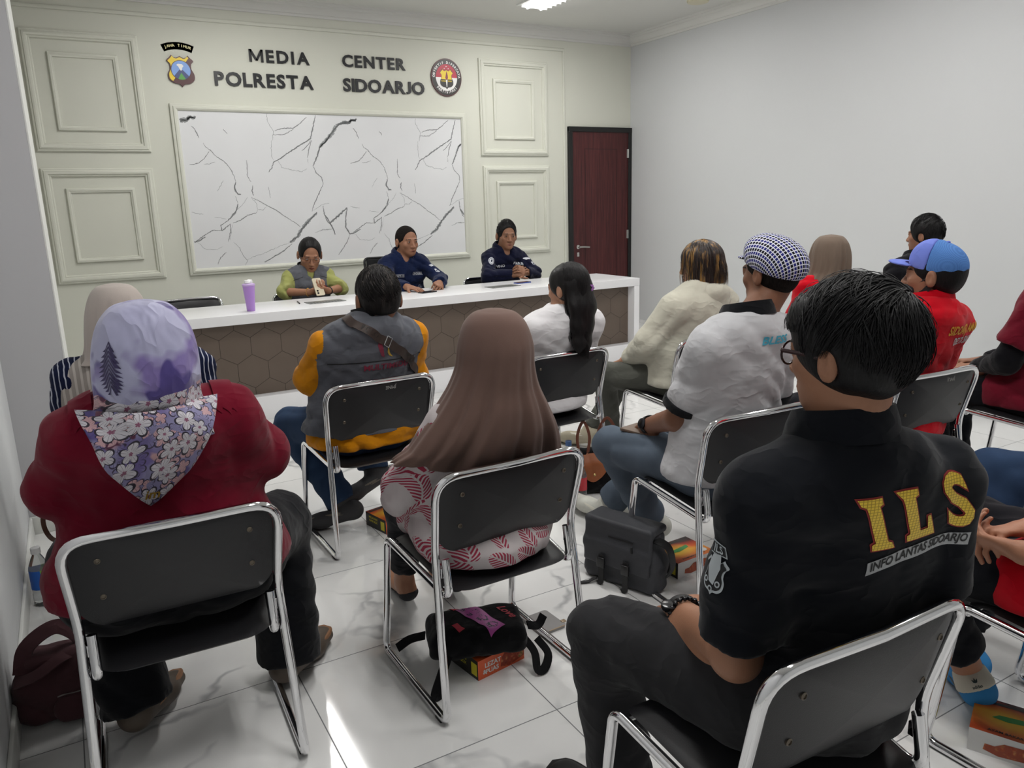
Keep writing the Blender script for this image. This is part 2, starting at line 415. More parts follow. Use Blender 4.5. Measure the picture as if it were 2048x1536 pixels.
VEINS_A = "0.0262:1.032,2.212 1.072,2.223 1.1,2.219 1.123,2.249 1.151,2.245 1.177,2.26;0.0063:1.134,2.175 1.159,2.146 1.186,2.077;0.0052:1.215,2.033 1.231,1.998 1.268,1.973 1.321,1.913 1.368,1.882 1.4,1.852 1.431,1.8 1.45,1.743 1.46,1.691;0.0052:1.257,1.963 1.21,1.902 1.156,1.862 1.081,1.847;0.0042:1.2,1.854 1.244,1.852 1.296,1.872;0.0147:1.455,1.691 1.439,1.634 1.465,1.592 1.491,1.586;0.0042:1.442,1.572 1.456,1.503;0.0147:1.456,1.503 1.433,1.435 1.386,1.384 1.351,1.354;0.0084:1.351,1.354 1.285,1.314 1.29,1.266 1.369,1.321;0.0032:1.545,1.559 1.502,1.497 1.456,1.456;0.0063:1.29,1.266 1.209,1.273 1.134,1.231 1.052,1.177;0.0032:1.052,1.177 1.085,1.16 1.12,1.111 1.231,1.099 1.285,1.123;0.0063:1.369,1.327 1.363,1.247 1.336,1.163;0.0032:1.389,1.32 1.353,1.178;0.0063:1.396,1.331 1.466,1.355 1.533,1.395 1.616,1.419;0.0042:1.616,1.419 1.629,1.445 1.677,1.439 1.713,1.475;0.0032:1.582,1.558 1.624,1.504 1.629,1.445;0.0052:1.582,1.558 1.653,1.52 1.723,1.475 1.796,1.435 1.878,1.373 1.961,1.315 2.013,1.269;0.0052:1.574,1.888 1.574,1.831 1.565,1.748 1.592,1.7;0.0084:1.604,1.663 1.593,1.611 1.605,1.574;0.0042:1.795,2.297 1.794,2.236 1.825,2.175 1.843,2.144 1.825,2.066;0.0032:1.814,2.066 1.806,2.008 1.805,1.914 1.823,1.883;0.0063:2.161,2.277 2.089,2.217 2.031,2.179 1.921,2.172 1.855,2.15;0.0052:1.83,2.113 1.938,2.117 2.03,2.169;0.0105:2.247,2.3 2.215,2.193 2.183,2.087 2.071,2.022 1.955,1.952 1.862,1.893 1.817,1.872 1.789,1.814 1.765,1.783;0.0063:2.188,2.071 2.158,1.99 2.137,1.91;0.0063:2.182,2.065 2.125,2.001 2.089,1.974;0.0032:2.137,1.905 2.14,1.856;0.0042:1.861,1.883 1.888,1.825 1.984,1.798 2.072,1.784 2.119,1.808;0.0042:1.746,1.651 1.752,1.597 1.754,1.544;0.0136:2.374,2.122 2.335,2.067 2.267,2.013 2.231,1.926 2.184,1.835;0.0063:2.184,1.835 2.207,1.775 2.26,1.725 2.266,1.665;0.0073:2.266,1.665 2.211,1.567 2.163,1.48 2.135,1.414;0.0273:2.185,1.402 2.111,1.338 2.023,1.252 1.977,1.182 1.899,1.13;0.0032:1.899,1.13 1.762,1.087 1.636,1.039 1.536,1.012 1.48,0.988;0.0084:1.92,1.118 1.825,1.051 1.72,0.996 1.639,0.957;0.0052:1.305,1.069 1.253,1.023 1.221,0.966;0.0042:1.383,1.161 1.429,1.105 1.453,1.028 1.49,0.982 1.465,0.94;0.0032:2.314,1.487 2.238,1.472 2.147,1.419;0.0084:2.248,1.461 2.254,1.388 2.282,1.309 2.309,1.286;0.0042:2.145,1.208 2.229,1.238 2.305,1.235;0.0052:1.398,2.156 1.429,2.116;0.0021:1.288,1.616 1.349,1.708;0.0042:1.048,1.437 1.106,1.424 1.145,1.418;0.0032:1.243,1.389 1.343,1.37"
VEINS_B = "0.0294:2.261,2.007 2.348,2.089 2.405,2.155 2.463,2.22 2.523,2.243 2.57,2.244 2.607,2.267 2.641,2.257;0.0189:2.304,1.297 2.392,1.362 2.487,1.438;0.0126:2.487,1.438 2.468,1.348 2.46,1.246 2.497,1.187 2.552,1.196 2.61,1.228;0.0126:2.264,1.377 2.299,1.308 2.334,1.239 2.347,1.182;0.0042:2.205,1.233 2.275,1.233 2.335,1.245;0.0063:2.496,1.175 2.454,1.097 2.367,0.986"
# ------------------------------------------------------------------ setting
XL, XR, YF, YB, ZC = -.305, 6.03, 7.567, -1.7, 3.27
def wallmat(name, c, v=.02):
    k = NT(name, .75, 0, .2); c = lin(c); k.set('Base Color', k.mix(k.noise(k.co(), 1.3, 4), tuple(x*(1-v) for x in c), tuple(min(1, x*(1+v)) for x in c)))
    k.bump(k.noise(k.co(), 60, 4), .06, .002); return k.m
M_CREAM = wallmat('cream_paint', '#dcddd1'); M_GREY = wallmat('grey_paint', '#d2d4d5'); M_CEIL = wallmat('ceiling_paint', '#dfdfdb'); M_WHITE = plain('white_trim', '#e9eae6', .45)
M_PILLAR = wallmat('pillar_paint', '#c6c6c8')
def floor_mat():
    k = NT('marble_tile', .1, 0, .5); P = k.co(); x, y, z = k.sep(P)
    def line(v, o):
        f = k.math('FRACT', k.math('DIVIDE', k.math('SUBTRACT', v, o-60), .6)); d = k.math('MINIMUM', f, k.math('SUBTRACT', 1., f)); return k.math('LESS_THAN', d, .0028)
    g = k.math('MAXIMUM', line(x, .46), line(y, 1.652))
    tx = k.math('FLOOR', k.math('DIVIDE', k.math('SUBTRACT', x, .46-60), .6)); ty = k.math('FLOOR', k.math('DIVIDE', k.math('SUBTRACT', y, 1.652-60), .6))
    off = k.comb(k.math('MULTIPLY', tx, 3.71), k.math('MULTIPLY', ty, 5.13), k.math('MULTIPLY', k.math('ADD', tx, ty), 1.7)); Q = k.vadd(P, off)
    w = k.vadd(Q, k.vscale(k.noise(Q, 2.2, 4, out=1), .75))
    e = k.vor(w, 1.55, 'DISTANCE_TO_EDGE'); vein = k.ramp(e, [(0, 1), (.012, .75), (.035, 0)])
    m = k.ramp(k.noise(Q, 3.5, 2), [(.47, 0), (.62, 1)]); vein = k.math('MULTIPLY', vein, m)
    cl = k.mix(k.noise(w, 1.8, 5), lin('#e4e4e3'), lin('#f3f3f1')); cl = k.mix(k.math('MULTIPLY', vein, .62), cl, lin('#8d8f93'))
    k.set('Base Color', k.mix(g, cl, lin('#77797a'))); k.set('Roughness', k.math('ADD', k.math('MULTIPLY', g, .5), .07)); return k.m
def S(name, mb, mats, parent=None, smooth=.6):
    o = mb.build(name, mats, parent, smooth); 
    if parent is None: o['kind'] = 'structure'
    return o
S('floor', MB().box((-1.2, YB, -.1), (XR+.1, YF+.1, 0)), floor_mat())
S('ceiling', MB().box((-1.2, YB, ZC), (XR+.1, YF+.1, ZC+.1)), M_CEIL)
S('wall_front', MB().box((-1.2, YF, 0), (XR+.1, YF+.1, ZC)), M_CREAM)
S('wall_right', MB().box((XR, YB, 0), (XR+.1, YF, ZC)), M_GREY)
S('wall_left', MB().box((XL-.1, YB, 0), (XL, 4.016, ZC)), M_GREY)
S('wall_back', MB().box((-1.2, YB-.1, 0), (XR+.1, YB, ZC)), M_GREY)
S('wall_alcove', MB().box((-1.2, 5.2, 0), (-1.1, YF, ZC)), M_CREAM)
S('wall_pillar', MB().box((-1.2, 4.016, 0), (-.064, 5.24, ZC)), M_PILLAR)
S('trim_1', MB().box((-.0635, 4.018, 0), (-.0575, 5.24, ZC)), M_WHITE)
S('baseboard_pillar', MB().box((XL, 4.004, 0), (-.06, 4.016, .085), bev=.003), M_WHITE)
S('baseboard_left', MB().box((XL, YB, 0), (XL+.012, 4.0, .085), bev=.003), M_WHITE)
def frame(prof, x0, z0, x1, z1, y=YF):
    """picture moulding: prof = [(inset, height off the wall)]"""
    mb = MB(); V = []; F = []; n = len(prof)
    for q, h in prof:
        for cx, cz in ((x0+q, z0+q), (x1-q, z0+q), (x1-q, z1-q), (x0+q, z1-q)): V.append((cx, y-h, cz))
    for i in range(n-1):
        for k in range(4): F.append((i*4+k, i*4+(k+1) % 4, (i+1)*4+(k+1) % 4, (i+1)*4+k))
    return mb.add(V, F)
PO = [(0, 0), (0, .016), (.008, .022), (.016, .022), (.022, .03), (.034, .034), (.048, .03), (.055, .018), (.064, .018), (.07, .01), (.072, 0)]
PI = [(0, 0), (0, .014), (.006, .02), (.02, .022), (.03, .014), (.036, .012), (.038, 0)]
n = 2
for (x0, z0, x1, z1), pr in (((-.065, 1.955, .785, 2.89), PO), ((-.067, .873, .777, 1.823), PO), ((4.015, 1.938, 4.862, 2.915), PO), ((4.03, .88, 4.869, 1.833), PO),
                             ((.108, 2.12, .618, 2.726), PI), ((.093, 1.045, .614, 1.661), PI), ((4.18, 2.107, 4.692, 2.722), PI), ((4.19, 1.047, 4.701, 1.672), PI)):
    S('trim_%d' % n, frame(pr, x0, z0, x1, z1), M_CREAM); n += 1
S('trim_10', MB().box((-1.1, YF-.014, 3.045), (5.095, YF, 3.075), bev=.005).box((5.07, YF-.014, 0), (5.095, YF, 3.05), bev=.005), M_CREAM)
cp = [(0, 0), (0, -.115), (.012, -.115), (.016, -.095), (.03, -.09), (.036, -.07), (.06, -.045), (.075, -.04), (.082, -.022), (.105, -.018), (.11, 0)]
c1 = MB().prism([(-a, b) for a, b in cp], -(XR+1.1), (XR, YF, ZC), (0, 1, 0), (0, 0, 1)); S('trim_11', c1, M_CEIL)
S('trim_12', MB().prism([(-a, b) for a, b in cp], YF-YB, (XR, YF, ZC), (1, 0, 0), (0, 0, 1)), M_CEIL)
# marble panel with traced veins ------------------------------------------------
pan = empty('marble_wall_panel', (2.405, YF, 1.62), 0, 'large white marble panel with grey veins framed on the front wall', 'wall panel')
X0, X1, Z0, Z1 = 1.035, 3.778, .935, 2.30
k = NT('white_marble', .12, 0, .5); k.set('Base Color', k.mix(k.noise(k.co(), 1.5, 4), lin('#dfe0e2'), lin('#eff0f1')))
mg = plain('vein_grey', '#a3a5a6', .12); md = plain('vein_dark', '#717374', .12)
mb = MB().box((X0-.01-2.405, -.02, Z0-.01-1.62), (X1+.01-2.405, 0, Z1+.01-1.62))
def veins():
    r = random.Random(3)
    def strip(pts, w, y, mi):
        D = []
        for (ax, az), (bx, bz) in zip(pts, pts[1:]):
            L = math.hypot(bx-ax, bz-az); m = max(1, int(L/.012)); D += [(ax+(bx-ax)*t/m, az+(bz-az)*t/m) for t in range(m)]
        D.append(pts[-1]); D = [(x+r.uniform(-1, 1)*.0035, z+r.uniform(-1, 1)*.0035) for x, z in D]; N = len(D); L = []
        for i, (x, z) in enumerate(D):
            a, b = D[max(0, i-1)], D[min(N-1, i+1)]; dx, dz = b[0]-a[0], b[1]-a[1]; q = math.hypot(dx, dz) or 1
            f = (.45+.55*max(0, math.sin(math.pi*i/max(1, N-1)))**.5)*r.uniform(.35, 1.25)*w/2; g = (.45+.55*max(0, math.sin(math.pi*i/max(1, N-1)))**.5)*r.uniform(.35, 1.25)*w/2
            L.append(((x-dz/q*f, z+dx/q*f), (x+dz/q*g, z-dx/q*g)))
        for (a, b), (c, d) in zip(L, L[1:]):
            Q = [a, b, d, c]
            if all(X0 < p[0] < X1 and Z0 < p[1] < Z1 for p in Q): mb.add([(p[0]-2.405, y, p[1]-1.62) for p in Q], [(0, 1, 2, 3)], mi)
    for txt, offs in ((VEINS_A, (0, 1.472, -1.472)), (VEINS_B, (0, -1.472, 1.472))):
        for l in txt.split(';'):
            w, p = l.split(':'); w = float(w); P = [tuple(map(float, q.split(','))) for q in p.split()]
            for o in offs:
                Q = [(x+o, z+o*.009) for x, z in P]; strip(Q, max(w*1.25, .004), -.0204, 1); 
                if w > .0045: strip(Q, w*.62, -.0208, 2)
veins(); mb.build('marble_slab', [k.m, mg, md], pan, smooth=None)
f = frame([(0, 0), (0, .024), (.012, .03), (.02, .03), (.026, .04), (.04, .043), (.052, .036), (.058, .028), (.062, 0)], .975-2.405, .878-1.62, 3.835-2.405, 2.362-1.62, 0).build('panel_frame', M_CREAM, pan)
# door ---------------------------------------------------------------------------
dr = empty('door_1', (5.58, YF, 0)); dr['kind'] = 'structure'
mblk = plain('black_frame', '#141414', .45)
k = NT('mahogany_veneer', .35, 0, .4); P = k.vscale(k.co(), (38, 38, 1.2)); nz = k.noise(P, 1.6, 5, .6, 1.2)
k.set('Base Color', k.ramp(nz, [(.3, lin('#331718')), (.5, lin('#4a2021')), (.72, lin('#5f2f2f'))])); mwood = k.m
MB().box((-.455, -.035, 0), (-.4, .0, 2.255), bev=.003).box((.4, -.035, 0), (.447, 0, 2.255), bev=.003).box((-.455, -.037, 2.205), (.447, 0, 2.26), bev=.003).build('door_frame', mblk, dr)
MB().box((-.4, -.022, .01), (.4, -.002, 2.205)).build('door_leaf', mwood, dr)
g = MB(); 
for a, b in (((-.23, -.0235, .2), (-.225, -.0215, 2.02)), ((.225, -.0235, .2), (.23, -.0215, 2.02)), ((-.23, -.0235, 2.015), (.23, -.0215, 2.02)), ((-.23, -.0235, .2), (.23, -.0215, .205))): g.box(a, b)
g.build('panel_groove', plain('groove_brown', '#2a0f11', .6), dr)
msteel = plain('brushed_steel', '#c9c9c6', .28, 1.)
MB().lathe([(.024, 0), (.024, -.008), (.012, -.012), (.012, -.05)], (-.335, -.024, .912), 20, 0, 'y').tube(cr([(-.335, -.07, .912), (-.29, -.074, .912), (-.2, -.07, .905)]), [.011]*12+[.009], 10).box((-.352, -.03, .80), (-.318, -.022, .85), bev=.006).build('door_handle', msteel, dr)
for z in (1.97, 1.03, .2): MB().tube([(.398, -.03, z-.05), (.398, -.03, z+.05)], .008, 10).box((.38, -.026, z-.05), (.4, -.023, z+.05)).build('hinge', msteel, dr)
# ceiling fittings ------------------------------------------------------------------
def troffer(i, x, y):
    vis = i == 0
    lab = 'recessed white fluorescent ceiling light near the front wall' if vis else 'recessed fluorescent ceiling light further back in the room, %s' % ('front left', 'middle left', 'middle right', 'rear left', 'rear right')[i-1]
    t = empty('ceiling_light', (x, y, ZC), 0, lab, 'ceiling light', 'recessed ceiling lights')
    mw = plain('lamp_white', '#f2f2f0', .3)
    MB().box((-.17, -.62, -.006), (.17, .62, 0)).box((-.165, -.615, -.012), (-.15, .615, 0)).box((.15, -.615, -.012), (.165, .615, 0)).build('housing', mw, t)
    if 'tube_glow' not in MC:
        k = NT('tube_glow'); k.set('Emission Color', (1, .98, .97)); k.set('Emission Strength', 14.); k.m.cycles.emission_sampling = 'NONE'; MC['tube_glow'] = k.m
    for dx in (-.075, .075): MB().tube([(dx, -.57, -.028), (dx, .57, -.028)], .014, 10).build('fluorescent_tube', MC['tube_glow'], t)
    lv = MB()
    for j in range(15): lv.box((-.145, -.56+j*.08-.002, -.034), (.145, -.56+j*.08+.002, -.008))
    lv.build('louvre', mw, t)
    for dx in (-.075, .075):
        ld = bpy.data.lights.new('ceiling_lamp', 'AREA'); ld.shape = 'RECTANGLE'; ld.size = .05; ld.size_y = 1.15; ld.energy = LAMP_E/2; ld.color = (1, .985, .96)
        lo = bpy.data.objects.new('lamp_light', ld); COL.objects.link(lo); lo.parent = t; lo.location = (dx, 0, -.045)
for i, (x, y) in enumerate(LAMPS): troffer(i, x, y)
sd = empty('smoke_detector', (5.57, 5.98, ZC), 0, 'round beige smoke detector on the ceiling', 'smoke detector')
MB().lathe([(.105, 0), (.105, -.012), (.098, -.024), (.06, -.034), (0.02, -.036)], seg=36).build('detector_housing', plain('beige_plastic', '#d8d2b8', .4), sd)
# letters on the wall -------------------------------------------------------------
ml = plain('black_letter', '#1b1c1f', .35)
def letters(word, x0, x1, z0, z1, glossy=''):
    v, f = text_geo('E', 1, .022, 0); w0, w1 = v[:, 0].min(), v[:, 0].max(); h0, h1 = v[:, 1].min(), v[:, 1].max()
    seen = {}
    adv = []; x = 0
    def glyph(ch):
        if ch == 'J': a, f = text_geo(ch, 1, .03, .0); lo, hi = a[:, 1].min(), a[:, 1].max(); a[:, 1] = h0+(a[:, 1]-lo)*(h1-h0)/(hi-lo); return a, f
        if ch != 'M': return text_geo(ch, 1, .03, .0)
        H, L = h1, h0; Q = L+(H-L)*.12; P = [(0, L), (.14, L), (.14, H), (0, H), (.66, L), (.8, L), (.8, H), (.66, H), (.14, H), (0, H), (.33, Q), (.47, Q), (.66, H), (.8, H), (.47, Q), (.33, Q)]
        return np.array([(p[0], p[1], 0) for p in P]), [[0, 1, 2, 3], [4, 5, 6, 7], [9, 10, 11, 8], [12, 15, 14, 13]]
    for ch in word:
        a, _ = glyph(ch); adv.append((a[:, 0].min(), a[:, 0].max()))
    tot = sum(b-a for a, b in adv); hs = (z1-z0)/(h1-h0); hs2 = hs*1.06; gap = ((x1-x0)-tot*hs2)/(len(word)-1); x = x0
    for i, ch in enumerate(word):
        a, fa = glyph(ch); a0, a1 = a[:, 0].min(), a[:, 0].max(); cx = x+(a1-a0)*hs2/2; zc = z0+(z1-z0)*.5
        seen[ch] = seen.get(ch, 0)+1; nth = '' if word.count(ch) == 1 else ('first ' if seen[ch] == 1 else 'second ')
        o = bpy.data.objects; m = MB(); n = len(a); P = [((p[0]-(a0+a1)/2)*hs2, 0, p[1]*hs-((h0+h1)/2)*hs) for p in a]
        m.add(P+[(p[0], -.014, p[2]) for p in P], [list(q)[::-1] for q in fa]+[[j+n for j in q] for q in fa])
        cnt = {}
        for q in fa:
            for u, w in zip(q, q[1:]+q[:1]): cnt[(u, w)] = 1
        m.add(P+[(p[0], -.014, p[2]) for p in P], [(u, w, w+n, u+n) for (u, w) in cnt if (w, u) not in cnt])
        ob = m.build('wall_letter', ml, None, smooth=.5); ob.location = (cx, YF-.0, zc); tag(ob, 'black raised wall letter %s, %sin the word %s' % (ch, nth+'one ' if nth else '', word), 'letter', 'black raised letters on the front wall')
        x += (a1-a0)*hs2+gap
letters('MEDIA', 1.692, 2.236, 2.742, 2.848); letters('CENTER', 2.553, 3.197, 2.748, 2.854)
letters('POLRESTA', 1.373, 2.256, 2.527, 2.643); letters('SIDOARJO', 2.545, 3.39, 2.527, 2.643)
# emblems --------------------------------------------------------------------------
def arcband(r0, r1, a0, a1, n=24): 
    o = [(r1*math.cos(a0+(a1-a0)*i/n), r1*math.sin(a0+(a1-a0)*i/n)) for i in range(n+1)]; return o+[(r0*math.cos(a0+(a1-a0)*i/n), r0*math.sin(a0+(a1-a0)*i/n)) for i in range(n, -1, -1)]
def arctext(mb, s, R, ac, span, size, y, mi, inner=False, bold=.02):
    n = len(s)
    for i, ch in enumerate(s):
        if ch == ' ': continue
        a = ac+span*(i/(n-1)-.5)*(1 if inner else -1); v, f = text_geo(ch, size, bold*size)
        v[:, 0] -= (v[:, 0].min()+v[:, 0].max())/2; v[:, 1] -= v[:, 1].mean()*.0+size*.0
        ur = np.array((math.cos(a), math.sin(a))); ut = np.array((math.sin(a), -math.cos(a)))
        if inner: ur, ut = -ur, -ut
        P = [(ur*p[1]+ut*p[0]) for p in v]; c = np.array((math.cos(a), math.sin(a)))*R
        mb.add([(c[0]+p[0], y, c[1]+p[1]) for p in P], f, mi)
MB_B, MB_R, MB_Y, MB_W = plain('emblem_black', '#2b2826', .4), plain('emblem_red', '#b3203a', .4), plain('emblem_yellow', '#f0d02a', .4), plain('emblem_white', '#f2f0ee', .4)
mmar, mblu, mnav, mgrn = plain('emblem_maroon', '#4d1f22', .4), plain('emblem_blue', '#7fa6e6', .4), plain('emblem_navy', '#3a4579', .4), plain('emblem_green', '#4f9a3f', .4)
rb = MB(); R = .30
rb.prism(arcband(R-.03, R+.03, math.radians(66), math.radians(114)), -.012, (0, 0, -R), mi=0)
rb.x = Matrix.Translation((0, 0, -R)); arctext(rb, 'JAWA TIMUR', R, math.radians(90), math.radians(39), .030, -.0125, 1); rb.x = Matrix()
o = rb.build('emblem_ribbon', [plain('ribbon_brown', '#4a3f3d', .4), plain('ribbon_cream', '#e8dfa0', .4)], smooth=None); o.location = (1.098, YF, 2.835); tag(o, 'curved brown plaque reading JAWA TIMUR above the police shield', 'plaque')
def shield(w, h):
    half = [(0, .92), (.28, .80), (.46, .84), (.62, .98), (.78, .82), (1., .62), (.82, .42), (.80, .1), (.98, -.25), (.95, -.6), (.62, -.83), (.22, -.9), (0, -1.08)]
    pts = cr([(x*w, z*h, 0) for x, z in half[3:]], 5); hs = [(x*w, z*h) for x, z in half[:3]]+[(p.x, p.y) for p in pts]
    return hs+[(-x, z) for x, z in hs[::-1][1:-1]]
sh = shield(.108, .125); mb = MB(); mb.prism(sh[::-1], .016, mi=0)
ins = [(x*.92, z*.93) for x, z in sh]
def flat(mb, poly, y, mi): mb.add([(x, y, z) for x, z in poly], [list(range(len(poly)))], mi)
def clip(poly, a, b, c):   # keep a*x+b*z<c
    out = []
    for p, q in zip(poly, poly[1:]+poly[:1]):
        dp, dq = a*p[0]+b*p[1]-c, a*q[0]+b*q[1]-c
        if dp <= 0: out.append(p)
        if (dp < 0) != (dq < 0): t = dp/(dp-dq); out.append((p[0]+(q[0]-p[0])*t, p[1]+(q[1]-p[1])*t))
    return out
flat(mb, clip(ins, 1, -.75, -.005), -.0165, 1)
flat(mb, disc2(.082, 40)[0], -.0168, 0); flat(mb, disc2(.077, 40)[0], -.0171, 2)
cl = disc2(.077, 60)[0]
def inside(poly): 
    r = poly
    for i in range(0, 60, 2):
        a = 2*math.pi*i/60; r = clip(r, math.cos(a), math.sin(a), .077)
    return r
flat(mb, inside([(-.07, -.06), (-.012, .005), (.014, .003), (.075, -.06), (.03, -.08), (-.03, -.08)]), -.0174, 3)
flat(mb, inside([(-.035, -.08), (0, -.02), (.038, -.08)]), -.0177, 4)
flat(mb, [(-.004, -.002), (-.02, .03), (-.035, .042), (-.02, .052), (.012, .05), (.024, .035), (.012, .02), (.006, -.002)], -.0177, 5)
o = mb.build('police_shield_emblem', [mmar, MB_Y, mblu, mnav, mgrn, MB_W], smooth=None); o.location = (1.103, YF, 2.635); tag(o, 'yellow and black shield emblem with a blue volcano disc, left of the lettering', 'emblem')
mb = MB().prism([(x*.171, z*.183) for x, z in disc2(1, 64)[0]][::-1], .014, mi=0)
def sc(p, k=1): return [(x*.171*k, z*.183*k) for x, z in p]
flat(mb, sc(disc2(.95, 60)[0]), -.0145, 1); top = disc2(.70, 60)[0]
flat(mb, sc(clip(top, 0, -1, 0)), -.0148, 2); flat(mb, sc(clip(top, 0, 1, 0)), -.0148, 3)
s2 = shield(.42, .50); s2 = [(x, z-.06) for x, z in s2]; flat(mb, sc(s2, 1.04), -.0151, 1); flat(mb, sc(clip(s2, 0, -1, .1), .97), -.0154, 4)
flat(mb, sc([(-.02, -.5), (.02, -.5), (.06, -.12), (-.06, -.12)]), -.0157, 3); flat(mb, sc([(0, .35), (.08, .12), (.09, -.02), (.03, -.12), (-.03, -.12), (-.09, -.02), (-.05, .12)]), -.0158, 5)
for x, z in ((0, .58), (-.13, .47), (.13, .47)): flat(mb, sc([(x+.03*math.cos(a), z+.03*math.sin(a)) for a in [j*math.pi/3 for j in range(6)]]), -.0152, 3)
arctext(mb, 'OBYEKTIF DIPERCAYA', .142, math.radians(90), math.radians(172), .033, -.0152, 3, bold=.03); arctext(mb, 'PARTISIPASI', .142, math.radians(270), math.radians(92), .033, -.0152, 3, inner=True, bold=.03)
for s, x in (('HUMAS', -.035), ('POLRI', .035)):
    v, f = text_geo(s, .016, .0006); mb.add([(x+p[0], -.0159, -.035+p[1]) for p in v], f, 4)
o = mb.build('round_police_emblem', [mmar, MB_B, MB_R, MB_W, MB_Y, plain('emblem_flame', '#8a2c3a', .4)], smooth=None); o.location = (3.64, YF, 2.703); tag(o, 'round red white and black emblem right of the lettering', 'emblem')
# counter table ---------------------------------------------------------------------
tb = empty('counter_table', (2.36, 5.7, 0), 0, 'long white counter table with brown hexagon patterned front', 'table')
mtw = plain('white_laminate', '#f0f0f2', .25, var=.01)
k = NT('brown_hexagon_panel', .45, 0, .4); x, y, z = k.sep(k.co()); PX, PZ = .208, .36
def hexd(ox, oz):
    u = k.math('SUBTRACT', k.math('FRACT', k.math('ADD', k.math('DIVIDE', k.math('SUBTRACT', x, ox), PX), 100.)), .5); w = k.math('SUBTRACT', k.math('FRACT', k.math('ADD', k.math('DIVIDE', k.math('SUBTRACT', z, oz), PZ), 100.)), .5)
    u = k.math('ABSOLUTE', k.math('MULTIPLY', u, PX)); w = k.math('ABSOLUTE', k.math('MULTIPLY', w, PZ))
    return k.math('MAXIMUM', u, k.math('ADD', k.math('MULTIPLY', u, .5), k.math('MULTIPLY', w, .866)))
ox = 4.166-2.36; d = k.math('MINIMUM', hexd(ox, .52-.18), hexd(ox+.104, .52))
g = k.ramp(d, [(.0995/.2, 0), (.1015/.2, 1)]) if False else k.math('GREATER_THAN', d, .1022)
k.set('Base Color', k.mix(g, k.mix(k.noise(k.co(), 6), lin('#5b4f46'), lin('#665a50')), lin('#352c26'))); k.bump(k.math('SUBTRACT', 1., g), .6, .003)
MB().box((.30-2.36, 5.40-5.7, .688), (4.42-2.36, 6.05-5.7, .755), bev=.002).build('tabletop', mtw, tb)
MB().box((.36-2.36, 5.40-5.7, 0), (4.365-2.36, 5.52-5.7, .17), bev=.002).build('plinth', mtw, tb)
MB().box((.36-2.36, 5.491-5.7, .17), (4.362-2.36, 5.52-5.7, .688)).build('front_panel', k.m, tb)
for a in ((4.362, 4.42), (.30, .358)): MB().box((a[0]-2.36, 5.402-5.7, 0), (a[1]-2.36, 6.05-5.7, .688), bev=.002).build('side_leg', mtw, tb)
# ------------------------------------------------------------------ chairs
M_CHROME = plain('chrome', '#e6e6e8', .07, 1.)
k = NT('black_vinyl', .42, 0, .45); nz = k.noise(k.co(), 3, 3); k.set('Base Color', k.mix(nz, lin('#161618'), lin('#202023'))); k.bump(k.noise(k.co(), 500, 2), .25, .001); M_VINYL = k.m
M_SCREW = plain('dull_screw', '#6b6358', .4, .8); M_RUB = plain('rubber', '#151515', .7)
def rring(w, h, r, n=8):
    """rounded rectangle outline"""
    o = []
    for cx, cz, a0 in ((w-r, h-r, 0), (-w+r, h-r, 90), (-w+r, -h+r, 180), (w-r, -h+r, 270)):
        for i in range(n): a = math.radians(a0+90*i/(n-1)); o.append((cx+r*math.cos(a), cz+r*math.sin(a)))
    return o
def pad(outline, th_f, th_b, curve, f3):
    """cushion from an outline: two domed skins; f3 maps (u,v,d)->xyz"""
    mb = MB(); n = len(outline); ks = [0.02, .3, .55, .75, .88, .95, .985, 1.]
    V = []
    for sgn, th in ((1, th_f), (-1, th_b)):
        for q in ks:
            for (u, v) in outline: V.append(f3(u*q, v*q, sgn*th*(1-q**7)+curve(u*q, v*q)))
    F = []; K = len(ks)
    for b in (0, 1):
        for i in range(K-1):
            for j in range(n):
                q = (b*K*n+i*n+j, b*K*n+i*n+(j+1) % n, b*K*n+(i+1)*n+(j+1) % n, b*K*n+(i+1)*n+j); F.append(q if b else q[::-1])
        F.append(tuple(b*K*n+j for j in range(n)) if b else tuple(b*K*n+j for j in range(n))[::-1])
    for j in range(n): F.append(((K-1)*n+j, (K-1)*n+(j+1) % n, (2*K-1)*n+(j+1) % n, (2*K-1)*n+j))
    return mb.add(V, F)
